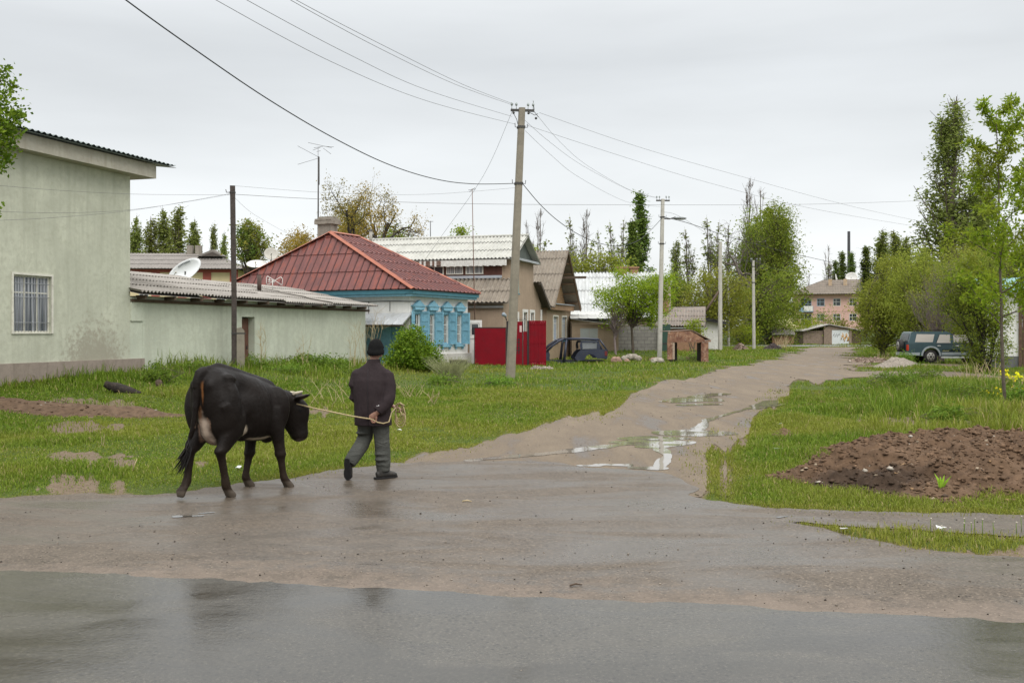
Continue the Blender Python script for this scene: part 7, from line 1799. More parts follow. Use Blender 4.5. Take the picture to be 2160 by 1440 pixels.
heap("rubble_heap", "spread of brick rubble right of the dirt road before the willows", [(XA(1770, 58), 56.5), (XA(1850, 58), 56.5), (XA(1880, 58), 58), (XA(1860, 60), 60), (XA(1790, 60), 60)], .16, .6, .08, c_rub, .06, 8, M_EARTH, 420, clodsz=(.04, .13), clodc=[(.42, .36, .3), (.30, .15, .1)])
heap("rubble_heap", "flat scatter of pale stones in front of the red gate's right leaf", [(XA(1118, 46), 45.6), (XA(1170, 46), 45.8), (XA(1165, 47.5), 47.4), (XA(1125, 47.5), 47.4)], .06, .5, .06, c_grey, .04, 9, M_EARTH, 160, clodsz=(.04, .12))
heap("soil_mound", "low brown soil mound seen through the rusty shelter's legs", [(XA(1440, 61), 60), (XA(1480, 61), 60), (XA(1480, 63), 63), (XA(1445, 63), 63)], .4, .7, .08, c_brown, .04, 10, M_EARTH, 0)
heap("soil_bank", "bare brown soil bank on the left grass below the plaster building", [(-11.5, 20.3), (-9.3, 20.1), (-7.9, 20.3), (-6.6, 20.9), (-7.6, 21.5), (-9.5, 21.6), (-12, 21.9)], .16, .7, .06, lambda X, Y, s: c_brown(X, Y, s) * np.array([.95, 1.05, 1.1]), .03, 11, M_EARTH, 300, clodsz=(.01, .05), clodc=[(.4, .36, .3)])
def rock(label, px, py, Y, rx, ry, rz, m, seed, name="boulder", z=None):
    rg = random.Random(seed); x = XA(px, Y); zz = float(zt(x, Y)) if z is None else z
    mb = MB(); mb.ball((x, Y, zz + rz * .55), (rx, ry, rz), 12)
    mb.v = [tuple(Vector((x, Y, zz + rz * .55)) + (Vector(v) - Vector((x, Y, zz + rz * .55))) * (1 + rg.uniform(-.16, .12))) for v in mb.v]
    for i in range(len(mb.s)): mb.s[i] = False
    return tag(mb.build(name, m, None, (x, Y, zz)), label, "stone")
M_RSTONE = mat("reddish stone", (.27, .17, .13), .9, .25, 5); M_GSTONE = mat("grey stone", (.30, .265, .22), .9, .25, 5)
rock("reddish boulder at the tail of the car wreck", 1300, 760, 55, .34, .26, .26, M_RSTONE, 1); rock("small reddish stone right of the reddish boulder", 1322, 762, 55, .17, .14, .14, M_RSTONE, 2)
for k, (px, py, lab) in enumerate(((1318, 752, "leftmost stone of the pile under the small tree"), (1328, 748, "larger stone in the pile under the small tree"), (1338, 744, "topmost stone in the pile under the small tree"), (1345, 748, "right-hand stone in the pile under the small tree"))): rock(lab, px, py, 57.5, .24, .18, .19, M_GSTONE, 10 + k, z=.10 + .1 * (k in (1, 2)))
rock("long pale stone lying at the lamp post's foot", 1388, 764, 55.5, .40, .24, .19, M_GSTONE, 5); rock("red brick plinth stone under the lamp post", 1383, 755, 58.5, .42, .26, .16, M_RSTONE, 6)
for k, (px, py, Y, r_, lab) in enumerate(((1378, 768, 54, .14, "small pale stone before the long pale stone"), (2045, 905, 16.6, .14, "dark stone slab on end behind the earth heap"))): rock(lab, px, py, Y, r_, r_ * .7, r_ * .8, M_GSTONE if k == 0 else M_RSTONE, 30 + k)
cb = thing("concrete_block", "dark stained concrete block at the foot of the white wall", "concrete block", (XA(968, 46.5), 46.5, 0)); mb = MB(); f = Frame((XA(950, 46.5), 46.5, 0), (1, .15)); mb.box(f, (0, .78), (-.4, 0), (-.05, .42)); mb.build("block_body", M_RUSTD, cb); mb = MB(); mb.box(f, (-.02, .80), (-.42, .02), (.422, .47)); mb.build("block_cap", M_CONC, cb)
# charred stump in the left bank, and a twiggy hollow beside it
sx, sy = XA(255, 24.5), 24.5; sz = float(zt(sx, sy))
st = thing("tree_stump", "charred hollow tree stump lying in the grass under the plaster building", "stump", (sx, sy, sz)); mb = MB()
mb.tube([(sx - .38, sy, sz + .22), (sx - .1, sy, sz + .13), (sx + .22, sy - .05, sz + .05), (sx + .5, sy - .1, sz - .02)], [.10, .17, .15, .06], 9, squash=.8); mb.v = [tuple(Vector(v) + Vector((random.uniform(-.03, .03), 0, random.uniform(-.025, .025)))) for v in mb.v]
mb.build("charred_trunk", mat("charred wood", (.022, .017, .014), .9, .3, 9, dirt=(.11, .085, .06), bump=.6), st)
rock("dark weathered root lump right of the charred stump", 335, 812, 26.5, .10, .1, .13, M_OLDWOOD, 40, "root_lump")
# crumbs of stone on the asphalt and earth: nobody could count them
rn = np.random.default_rng(12); n = 9000
n = 7000; u = rn.random(n); Y = 5.2 + 34 * u ** 1.7; X = (rn.random(n) * 2 - 1) * .56 * Y
keep = (grass_sd(X, Y) < 0) & ((Y > 7.0 - .195 * X - .4) | (rn.random(n) < .06)); X, Y = X[keep], Y[keep]; n = len(X)
r = (.0028 + .009 * rn.random(n) ** 6) * np.maximum(1, Y / 13); Z = zt(X, Y) + .012
ov = np.array([[1, 0, 0], [0, 1, 0], [-1, 0, 0], [0, -1, 0], [0, 0, .8], [0, 0, -.6]])[None] * r[:, None, None] * (.7 + .6 * rn.random((n, 6, 1)))
VV = ov + np.stack([X, Y, Z + r * .3], -1)[:, None, :]
F6 = np.array([[0, 1, 4], [1, 2, 4], [2, 3, 4], [3, 0, 4], [1, 0, 5], [2, 1, 5], [3, 2, 5], [0, 3, 5]])
cc = np.where(rn.random((n, 1)) < .55, np.array([[.06, .052, .044]]), np.array([[.26, .22, .18]])) * (.6 + .8 * rn.random((n, 1)))
tag(np_mesh("gravel", VV.reshape(-1, 3), (np.arange(n)[:, None, None] * 6 + F6[None]).reshape(-1, 3), M_EARTH, col=np.repeat(cc, 6, 0)), "loose grit scattered over the wet asphalt", kind='stuff')
# a few scraps lying about
M_LIT = mat("white litter", (.62, .62, .60), .7, .1)
for k, (px, py, s_, lab) in enumerate(((1640, 953, .09, "white scrap of plastic in the grass left of the earth heap"), (1645, 899, .07, "pale scrap by the dirt road's right edge"), (842, 913, .05, "white scrap in the grass right of the man's coat"), (1780, 1125, .06, "white scrap at the verge's left end"), (1985, 1122, .06, "white scrap among the seeding dandelions"), (503, 994, .05, "pale scrap in the grass between the cow's legs"))):
    x, y, z = G(px, py); z = float(zt(x, y)); mb = MB(); rg = random.Random(k); pts = [Vector((x + s_ * math.cos(a) * rg.uniform(.5, 1), y + s_ * math.sin(a) * rg.uniform(.5, 1), z + .03 + rg.uniform(0, .03))) for a in [i * 1.05 for i in range(6)]]
    mb.slab(pts, (0, 0, .006)); tag(mb.build("litter_scrap", M_LIT, None, (x, y, z)), lab, "litter")
for k, (px, py, L_, lab) in enumerate(((1202, 1239, .09, "dark twig lying on the wet asphalt near the sandy strip"), (975, 1061, .10, "brown straw on the asphalt right of the man"), (280, 998, .16, "dry stick standing in the grass left of the cow's tail"), (120, 865, .6, "dark curved root on the bare soil bank"))):
    x, y, z = G(px, py); z = float(zt(x, y)) + .02; mb = MB()
    d = Vector((.3, .1, .9)) if k == 2 else Vector((1, .25 - .3 * k, -.15 if k == 3 else 0)); d.normalize()
    mb.tube([Vector((x, y, z)), Vector((x, y, z)) + d * L_ * .5 + Vector((0, 0, .01)), Vector((x, y, z)) + d * L_], [.007, .008, .004], 5); tag(mb.build("twig", M_STRAW if k in (1, 2) else M_OLDWOOD, None, (x, y, z)), lab, "twig")
# ------------------------------------------------------------------ the black cow
CO = Vector((-3.34, 10.75, 0)); CHD = Vector((.545, .839, 0)); CRT = Vector((.839, -.545, 0)); cz0 = -.012
def cwp(a, s, z): return CO + CHD * a + CRT * s + Vector((0, 0, z + cz0))
cow = thing("cow", "black cow with a pale udder led on a rope, walking away along the asphalt's edge", "cow", (CO.x + .3, CO.y + .45, 0))
mb = MB()
rings = [(-.05, 1.13, .07, .12), (-.03, 1.09, .165, .22), (.03, 1.08, .225, .29), (.13, 1.08, .255, .345), (.26, 1.045, .25, .365), (.42, .995, .255, .375), (.58, .955, .28, .37), (.72, .925, .28, .355), (.84, .905, .25, .33), (.94, .90, .21, .295), (1.02, .905, .165, .24), (1.09, .915, .11, .16)]
def ring_loft(rings, n=28, p=2.3):
    A_ = np.array(rings); k_ = len(A_); out = []
    for i in range(k_ - 1):
        p0, p1, p2, p3 = A_[max(i - 1, 0)], A_[i], A_[i + 1], A_[min(i + 2, k_ - 1)]
        for u in np.linspace(0, 1, 6)[:-1]: out.append(.5 * (2 * p1 + (p2 - p0) * u + (2 * p0 - 5 * p1 + 4 * p2 - p3) * u * u + (3 * p1 - p0 - 3 * p2 + p3) * u ** 3))
    rings = out + [A_[-1]]
    V, Fc = [], []
    for a, zc, hw, hh_ in rings:
        for k in range(n):
            t_ = 2 * math.pi * k / n; c, s_ = math.cos(t_), math.sin(t_)
            x = math.copysign(abs(c) ** (2 / p), c) * hw; z = math.copysign(abs(s_) ** (2 / p), s_) * hh_
            x *= 1 - .18 * max(0, z / hh_) ** 2
            V.append(cwp(a, x, zc + z))
    m = len(rings)
    for i in range(m - 1):
        for k in range(n): Fc.append((i * n + k, (i + 1) * n + k, (i + 1) * n + (k + 1) % n, i * n + (k + 1) % n))
    Fc += [tuple(range(n)), tuple(range((m - 1) * n, m * n))[::-1]]
    mb.add(V, Fc, 0, True)
ring_loft(rings)
def ct_(pts, rad, n=12, **k): mb.tube([cwp(*p) for p in pts], rad, n, **k)
# hook bones, pin bones, spine, flank muscles
for s in (-1, 1):
    mb.ball(cwp(.17, .165 * s, 1.29), (.13, .085, .06), 16); mb.ball(cwp(.02, .10 * s, 1.20), (.08, .07, .10), 16)
    mb.ball(cwp(.14, .155 * s, .98), (.21, .13, .36), 20); mb.ball(cwp(.89, .145 * s, .90), (.18, .10, .28), 20)
ct_([(-.02, 0, 1.37), (.2, 0, 1.405), (.45, 0, 1.345), (.7, 0, 1.265), (.90, 0, 1.19), (1.02, 0, 1.12)], [.03, .055, .05, .05, .07, .07], 8)
# neck, brisket, head
up_r = tuple(CRT)
ct_([(.84, 0, .93), (.98, 0, .945), (1.12, 0, .955), (1.24, 0, .96), (1.33, .0, .955)], [(.25, .19), (.215, .155), (.18, .13), (.155, .115), (.11, .09)], 16, ref=up_r)
ct_([(1.0, 0, .84), (1.10, 0, .82), (1.20, 0, .85)], [(.12, .03), (.14, .035), (.06, .03)], 10, ref=up_r)
mb.ball(cwp(.94, -.02, .68), (.13, .09, .17), 14)
df = CHD * .60 + CRT * .80                       # the way the face looks
h0 = cwp(1.315, -.01, 0); h0.z = 0
def hp(k, z): q = h0 + df * (k * 1.12); q.z = 1.050 - (1.125 - z) * 1.05 + cz0; return q
mb.tube([hp(-.02, 1.125), hp(-.01, 1.085), hp(.0, 1.02), hp(.02, .95), hp(.035, .87), hp(.055, .79), hp(.075, .72), hp(.092, .665), hp(.10, .625), hp(.105, .60)],
        [(.065, .06), (.105, .12), (.130, .172), (.132, .196), (.120, .182), (.104, .150), (.090, .120), (.094, .110), (.082, .088), (.044, .046)], 20, ref=tuple(df))
sd = Vector((df.y, -df.x, 0))                    # right side of the face
for s in (1, -1):
    e0 = hp(.06, 1.085) + sd * s * .10; e1 = e0 + sd * s * .17 + Vector((0, 0, .01)) + df * -.01
    e1 = e0 + (sd * s * .75 + df * (.95 if s > 0 else -.1)).normalized() * .23 + Vector((0, 0, .06))
    mb.tube([e0, e0.lerp(e1, .3), e0.lerp(e1, .65), e1], [(.036, .028), (.064, .030), (.062, .027), (.024, .016)], 10, ref=(0, 0, 1))
    mb.ball(hp(.10, .985) + sd * s * .088, (.028, .028, .026), 8)                         # brow
    mb.ball(hp(.135, .655) + sd * s * .035, (.026, .026, .022), 8)                        # nostril
    mb.ball(hp(-.06, .90) + sd * s * .05, (.06, .06, .08), 10)                            # jaw
# legs: stifle, hock, fetlock, hoof
def leg(pts, rad): ct_(pts, rad, 12)
def hoof(a, s, z, fw=1.0, r=.052):
    for k in (-1, 1): mb.tube([cwp(a - .035 * fw, s + k * .027, z + .105), cwp(a + .0 * fw, s + k * .030, z + .055), cwp(a + .045 * fw, s + k * .029, z + .004)], [(.028, .034), (.031, .046), (.034, .052)], 10)
    for k in (-1, 1): mb.ball(cwp(a - .075 * fw, s + k * .024, z + .125), .018, 8)
leg([(.20, .155, 1.05), (.27, .185, .86), (.25, .195, .72), (.13, .19, .585), (.075, .188, .515), (.10, .188, .42), (.135, .19, .26), (.15, .19, .165), (.165, .19, .10)], [(.21, .13), (.195, .12), (.155, .105), (.096, .072), (.080, .058), (.057, .047), (.047, .043), (.057, .052), (.050, .052)])
hoof(.20, .19, 0)
leg([(.20, -.155, 1.05), (.24, -.185, .86), (.20, -.19, .72), (.05, -.185, .585), (-.02, -.18, .515), (-.03, -.175, .42), (-.055, -.17, .27), (-.07, -.17, .185), (-.10, -.17, .135)], [(.21, .13), (.195, .12), (.155, .105), (.096, .072), (.080, .058), (.057, .047), (.047, .043), (.057, .052), (.050, .050)])
for k in (-1, 1):                                                  # the lifted hoof shows its sole
    mb.tube([cwp(-.10, -.17 + k * .026, .135), cwp(-.15, -.17 + k * .031, .085), cwp(-.155, -.17 + k * .028, .015)], [(.030, .034), (.040, .040), (.022, .026)], 10)
    mb.ball(cwp(-.105, -.17 + k * .026, .165), .020, 8)
leg([(.90, .16, .92), (.89, .185, .80), (.885, .20, .68), (.905, .213, .53), (.92, .222, .41), (.925, .23, .33), (.94, .24, .20), (.95, .245, .14), (.97, .25, .09)], [(.17, .10), (.145, .095), (.108, .088), (.075, .065), (.072, .064), (.050, .046), (.043, .041), (.053, .048), (.049, .050)])
hoof(1.0, .255, 0)
leg([(.88, -.16, .92), (.87, -.18, .80), (.86, -.185, .68), (.84, -.18, .53), (.825, -.178, .41), (.80, -.175, .33), (.765, -.17, .20), (.755, -.17, .14), (.77, -.17, .09)], [(.17, .10), (.145, .095), (.108, .088), (.075, .065), (.072, .064), (.050, .046), (.043, .041), (.053, .048), (.049, .050)])
hoof(.80, -.17, 0)
# udder, navel fold, tail
mb.ball(cwp(.15, .03, .74), (.17, .135, .18), 16); mb.ball(cwp(.08, .02, .84), (.12, .11, .24), 14)
for a, s in ((.10, .06), (.10, -.05), (.24, .06), (.24, -.05)): mb.tube([cwp(a, s, .64), cwp(a, s * 1.1, .575)], [.022, .014], 8)
ct_([(.32, .02, .70), (.50, .02, .615), (.72, .0, .595), (.9, -.02, .60)], [(.05, .05), (.06, .045), (.06, .04), (.05, .05)], 10)
ct_([(.03, .01, 1.37), (-.045, .01, 1.355), (-.085, .012, 1.27), (-.095, .01, 1.10), (-.105, .005, .92), (-.115, -.02, .76), (-.125, -.065, .64)], [.055, .052, .046, .040, .036, .034, .027], 8)
t = NT("cow hide")
n = t.noise(5, 5, .6); n2 = t.noise(1.0, 4, .65, co=t.co((70, 70, 30))); n3 = t.noise(26, 4, .7)
colr = t.mix(t.ramp(n, .38, .68, 0, .5), t.attr(), (.032, .021, .014))
colr = t.mix(t.ramp(n3, .62, .72, 0, .45), colr, (.085, .065, .045))
colr = t.mix(.86, colr, t.attr())
t.set(Base_Color=colr, Roughness=t.ramp(n, .3, .7, .40, .66), Specular_IOR_Level=.13)
t.bump(t.math('ADD', t.math('MULTIPLY', n2, .5), t.math('ADD', n3, t.math('MULTIPLY', n, 1.6))), .45, .014)
cb_ = fuse(mb, "hide", .0125, t.m, cow, 24, .5)
# bone and muscle under the hide: hooks, pins, flank hollow, ribs, shoulder blade, spine
V = verts_world(cb_); d = V - np.array(CO); a_ = d[:, 0] * CHD.x + d[:, 1] * CHD.y; s_ = d[:, 0] * CRT.x + d[:, 1] * CRT.y; z_ = d[:, 2] - cz0
N_ = np.empty(len(V) * 3, np.float32); cb_.data.vertices.foreach_get("normal", N_); N_ = N_.reshape(-1, 3)
gs = lambda a, s, z, ra, rs, rz: np.exp(-((a_ - a) / ra) ** 2 - ((np.abs(s_) - s) / rs) ** 2 - ((z_ - z) / rz) ** 2)
dsp = -.055 * gs(.40, .24, 1.17, .11, .14, .11) + .012 * gs(.175, .21, 1.33, .055, .06, .05) + .024 * gs(.0, .13, 1.22, .05, .05, .06) - .030 * gs(.09, .20, 1.18, .07, .10, .10)
dsp += .028 * gs(.93, .24, 1.03, .09, .14, .17) - .022 * gs(.78, .27, 1.02, .05, .14, .2) + .020 * gs(.34, .24, .82, .07, .1, .09) - .026 * gs(.44, .24, .80, .05, .1, .12)
rib = np.exp(-((a_ - .64) / .13) ** 2 - ((z_ - .95) / .20) ** 2) * (np.abs(s_) > .12); dsp += .006 * rib * np.sin((a_ + .18 * (z_ - .95)) * 2 * math.pi / .062)
dsp += .012 * np.exp(-(s_ / .03) ** 2) * (z_ > 1.2) * (a_ < 1.0) + .006 * fbm(a_ * 7 + s_ * 3, z_ * 7, 91, 3) * (z_ > .5)
dsp += .012 * np.exp(-((z_ - .52) / .035) ** 2) * (a_ < .35) + .008 * np.exp(-((z_ - .40) / .03) ** 2) * (a_ > .7) * (a_ < 1.1)
Vn = (V + N_ * dsp[:, None] - np.array(ORG[cb_])).astype(np.float32); cb_.data.vertices.foreach_set("co", Vn.ravel()); cb_.data.update()
V = verts_world(cb_); d = V - np.array(CO); a_ = d[:, 0] * CHD.x + d[:, 1] * CHD.y; s_ = d[:, 0] * CRT.x + d[:, 1] * CRT.y; z_ = d[:, 2] - cz0
c = np.tile(np.array([.0078, .0056, .0044]), (len(V), 1))
def paint(mask, col_): 
    m = np.clip(mask, 0, 1)[:, None]; c[:] = c * (1 - m) + np.array(col_) * m
nz = fbm(a_ * 9 + 3, z_ * 9, 5, 4) * .3 + fbm(s_ * 14, z_ * 6, 6, 3) * .2
def blob(a, s, z, ra, rs_, rz, soft=3): return (1 - np.sqrt(((a_ - a) / ra) ** 2 + ((s_ - s) / rs_) ** 2 + ((z_ - z) / rz) ** 2) + nz) * soft
paint((.62 - z_) * 3 * (z_ < .62) * .7, (.022, .014, .009))                               # browner shanks
paint(blob(-.03, .062, 1.15, .12, .015, .14, 3) * (a_ < .05) * .8, (.15, .062, .02))            # tan streak beside the tail
paint(blob(.0, .0, .92, .10, .05, .20, 3) * .8, (.16, .08, .04))
paint(blob(.10, .03, .76, .24, .11, .24, 3) * .9, (.40, .315, .245))
paint((fbm(s_ * 30, z_ * 5, 61, 4) - .05) * 3 * (blob(.10, .03, .76, .24, .11, .24, 3) > 0) * .6, (.17, .10, .065))                             # pale udder
paint(blob(.10, -.09, .74, .10, .05, .18, 3) * .7, (.30, .19, .13))
paint((blob(.42, .17, .70, .05, .10, .10, 3)) * .9, (.44, .37, .28))                            # white belly marks
paint((blob(.74, .10, .605, .22, .09, .032, 3)) * .8, (.42, .36, .28))
paint(blob(.93, .12, .66, .05, .05, .08, 3) * .8, (.40, .34, .27))
paint((.105 - z_) * 40 * (z_ < .105), (.085, .068, .052))                                  # hooves
paint(((z_ < .545) & (a_ > 1.3)) * .75 * np.clip((.545 - z_) * 30, 0, 1), (.11, .085, .075))  # muzzle
for px_, sg in ((.105, 1), (.105, -1)):
    q = hp(px_, .955) + sd * sg * .098; paint((1 - np.linalg.norm(V - np.array(q), axis=1) / .024) * 6, (.002, .002, .002))
paint((1 - np.linalg.norm(V - np.array(hp(.17, 1.12) + sd * .16), axis=1) / .085) * 3 * .7, (.10, .065, .048))
set_col(cb_, c)
mb = MB(); q0 = hp(.03, 1.125) + sd * .08; mb.tube([q0, q0 + sd * .03 + df * .05 + Vector((0, 0, .03)), q0 + sd * .045 + df * .12 + Vector((0, 0, .05))], [.024, .020, .009], 8)
q0 = hp(-.02, 1.115) - sd * .075; mb.tube([q0, q0 - sd * .06 + Vector((0, 0, .03)), q0 - sd * .085 + df * .05 + Vector((0, 0, .035))], [.024, .020, .009], 8)
M_HORN = mat("pale horn", (.46, .40, .30), .5, .2, 20)
mbs = MB(); k_ = len(mb.v) // 2; kf = len(mb.f) // 2
for i in (0, 1):
    hb = MB(); hb.v = mb.v[i * k_:(i + 1) * k_]; hb.f = [[j - i * k_ for j in f] for f in mb.f[i * kf:(i + 1) * kf]]; hb.m = mb.m[i * kf:(i + 1) * kf]; hb.s = mb.s[i * kf:(i + 1) * kf]; hb.build("horn", M_HORN, cow)
mb = MB(); rg = random.Random(5)
for k in range(52):
    p = cwp(-.12 + rg.gauss(0, .007), -.04 - rg.random() * .03 + rg.gauss(0, .008), .72 - rg.random() * .16); L = rg.uniform(.18, .44)
    sp_ = rg.gauss(0, .05); pts = [p]
    for j in range(1, 5): f_ = j / 4; pts.append(p + CRT * (-.15 * f_ ** 1.4 * L / .4 + sp_ * f_) + CHD * (-.05 * f_ + rg.gauss(0, .006)) + Vector((0, 0, -L * f_ * (.95 - .12 * f_))))
    mb.tube(pts, [.008, .0075, .006, .005, .0015], 4, cap=False)
mb.build("tail_tuft", mat("coarse black tail hair", (.013, .011, .010), .5, .3, 30), cow)

# ------------------------------------------------------------------ the man
MO = Vector((XA(786, 12.1), 12.1, .012)); MR = Vector((.975, -.22, 0)); MF = Vector((.22, .975, 0))
def mp(x, y, z): return MO + MR * x + MF * y + Vector((0, 0, z))
man = thing("person", "person in a dark coat and black knitted hat leading the cow by a rope", "person", tuple(MO))
# body (one skin), hands closed round the rope
mb = MB(); bt = lambda pts, rad, n=10, **k: mb.tube([mp(*p) for p in pts], rad, n, **k)
bt([(0, 0, .80), (0, .0, .92), (-.005, .01, 1.05), (-.015, .03, 1.2), (-.025, .045, 1.32), (-.02, .055, 1.38)], [(.15, .10), (.155, .11), (.15, .105), (.17, .11), (.15, .09), (.06, .06)], 16, ref=tuple(MF))
bt([(-.02, .055, 1.34), (-.01, .065, 1.42), (.0, .075, 1.47)], [.06, .054, .052])
mb.ball(mp(.012, .085, 1.575), (.076, .094, .112), 18); mb.ball(mp(.012, .115, 1.51), (.056, .065, .06), 12)
fx = (MR * .30 + MF * .95).normalized(); sx_ = Vector((fx.y, -fx.x, 0)); hc = mp(.012, .085, 1.565)
mb.tube([hc + fx * .085 + Vector((0, 0, .01)), hc + fx * .112 - Vector((0, 0, .028)), hc + fx * .09 - Vector((0, 0, .038))], [.012, .017, .012], 8)
for s in (1, -1):
    mb.ball(hc + sx_ * s * .082 - fx * .005 - Vector((0, 0, .062)), (.014, .022, .033), 10, axes=(sx_, fx, Vector((0, 0, 1))))
    mb.ball(hc + fx * .078 + sx_ * s * .032 + Vector((0, 0, .012)), .014, 8)
mb.tube([hc + fx * .085 - sx_ * .022 - Vector((0, 0, .062)), hc + fx * .092 - Vector((0, 0, .062)), hc + fx * .085 + sx_ * .022 - Vector((0, 0, .062))], .010, 6)
bt([(-.19, .035, 1.28), (-.235, .015, 1.10), (-.235, .04, .985), (-.20, .095, .93), (-.08, .20, .905), (.10, .235, .87), (.17, .24, .865)], [.05, .043, .036, .036, .033, .028, .028])
bt([(.16, .04, 1.29), (.215, -.01, 1.10), (.225, -.075, .96), (.175, -.135, .87), (.115, -.16, .805)], [.05, .043, .04, .033, .028])
def hand(w, ax, palm, curl, R_=1):
    """w wrist, ax along the hand, palm normal, curl direction: palm, four bent fingers of different length and a thumb from the side"""
    ax, palm, curl = ax.normalized(), palm.normalized(), curl.normalized(); k = ax.cross(palm).normalized()
    mb.tube([w, w + ax * .03, w + ax * .075, w + ax * .09], [(.026, .020), (.036, .019), (.040, .017), (.034, .013)], 10, ref=tuple(palm))
    for i, L in enumerate((.066, .074, .069, .055)):
        b_ = w + ax * .083 + k * (.030 - .020 * i); p1 = b_ + ax * L * .36 + curl * L * .12; p2 = p1 + ax * L * .05 + curl * L * .42; p3 = p2 - ax * L * .26 + curl * L * .14
        mb.tube([b_, p1, p2, p3], [.0098, .0094, .0088, .0075], 8); mb.ball(p3, .0078, 8)
    b_ = w + ax * .03 + k * .034; p1 = b_ + k * .016 + ax * .028 + curl * .014; p2 = p1 + ax * .024 + curl * .026 - k * .012
    mb.tube([b_, p1, p2], [.0125, .0112, .0090], 8); mb.ball(p2, .0092, 8)
hR = mp(.115, -.16, .805); hand(hR, -MR * .80 - Vector((0, 0, .58)), MF, MF * -.2 + MR * .55 - Vector((0, 0, .75)))
hand(mp(.17, .24, .865), MR * .85 - Vector((0, 0, .3)), Vector((0, 0, 1)), Vector((0, 0, -1)) - MF * .3)
for s, kn, an in ((-1, (-.125, .07, .47), (-.215, -.20, .20)), (1, (.105, .03, .47), (.125, .02, .09))):
    bt([(.085 * s, 0, .88), (.10 * s, .02, .68), kn, tuple(np.array(kn) * .5 + np.array(an) * .5), an], [.085, .072, .055, .05, .038])
t = NT("weathered skin"); n = t.noise(30, 4, .6); t.set(Base_Color=t.mix(t.ramp(n, .3, .7), t.attr(), (.20, .095, .06)), Roughness=.55, Subsurface_Weight=.05); t.bump(n, .2, .003)
bo_ = fuse(mb, "body", .0058, t.m, man, 1, .4)
Vb = verts_world(bo_); cs_ = np.tile(np.array([.30, .165, .115]), (len(Vb), 1)); hh_ = Vb - np.array(hc)
for s in (1, -1):
    q = np.array(hc + fx * .088 + sx_ * s * .032 + Vector((0, 0, .012))); cs_[np.linalg.norm(Vb - q, axis=1) < .008] = (.02, .015, .012)
q = hh_ @ np.array(fx); zq = hh_[:, 2]; cs_[(q > .08) & (np.abs(zq + .062) < .004)] = (.12, .05, .04)
lowh = (np.abs(zq + .045) < .055) & (q < .02) & (np.linalg.norm(hh_[:, :2], axis=1) < .12) & (np.abs(hh_ @ np.array(sx_)) < .078); cs_[lowh & (zq > -.08)] = (.10, .09, .085)
set_col(bo_, cs_)
# coat
mb = MB()
def cr_(rings, n=28, p=2.5):
    V, Fc = [], []
    for x, y, z, hw, hd_ in rings:
        for k in range(n):
            t_ = 2 * math.pi * k / n; c_, s2 = math.cos(t_), math.sin(t_)
            V.append(mp(x + math.copysign(abs(c_) ** (2 / p), c_) * hw, y + math.copysign(abs(s2) ** (2 / p), s2) * hd_, z))
    m = len(rings)
    for i in range(m - 1):
        for k in range(n): Fc.append((i * n + k, i * n + (k + 1) % n, (i + 1) * n + (k + 1) % n, (i + 1) * n + k))
    Fc += [tuple(range(n))[::-1], tuple(range((m - 1) * n, m * n))]
    mb.add(V, Fc, 0, True)
cr_([(.008, .0, .645, .228, .165), (.006, .0, .70, .226, .163), (.0, 0, .82, .224, .16), (-.008, .005, .95, .222, .155), (-.016, .015, 1.08, .226, .152), (-.024, .03, 1.19, .226, .145), (-.028, .045, 1.27, .212, .125), (-.026, .055, 1.325, .175, .105), (-.02, .058, 1.37, .115, .085), (-.014, .062, 1.405, .078, .078), (-.008, .066, 1.435, .072, .074), (-.006, .067, 1.445, .066, .068)])
for k in (1, -1): mb.ball(mp(-.026 + .175 * k, .042, 1.255), (.085, .085, .075), 14)
mb.tube([mp(.165, .04, 1.26), mp(.215, .0, 1.12), mp(.232, -.06, .985), mp(.225, -.095, .935), mp(.175, -.135, .865), mp(.128, -.155, .822)], [.086, .083, .078, .076, .066, .061], 14)
mb.tube([mp(-.205, .04, 1.26), mp(-.238, .01, 1.12), mp(-.245, .03, .985), mp(-.21, .09, .93), mp(-.08, .19, .905), mp(.10, .23, .88)], [.084, .080, .074, .072, .062, .055], 14)
t = NT("dark plum wool coat"); n = t.noise(220, 3, .7); n2 = t.noise(4, 5, .6); n3 = t.noise(1.0, 4, .5, co=t.co((9, 9, 2.2)))
t.set(Base_Color=t.mix(t.ramp(n2, .3, .7), (.022, .016, .017), (.036, .027, .028)), Roughness=.85, Specular_IOR_Level=.08)
t.bump(t.math('ADD', t.math('MULTIPLY', n, .12), t.math('ADD', t.math('MULTIPLY', n3, 2.2), t.math('MULTIPLY', n2, .8))), .8, .022)
co_ = fuse(mb, "coat", .011, t.m, man, 2, .5)
mb = MB(); mb.tube([mp(-.012, -.128, 1.33), mp(-.006, -.150, 1.10), mp(.002, -.160, .85), mp(.006, -.166, .655)], .004, 5); mb.build("back_seam", mat("seam shade", (.020, .016, .018), .9), co_)
mb = MB(); mb.ball(mp(.155, -.212, .90), .008, 8); mb.ball(mp(.137, -.214, .895), .006, 8); mb.build("cuff_button", mat("pale button", (.55, .53, .52), .4), co_)
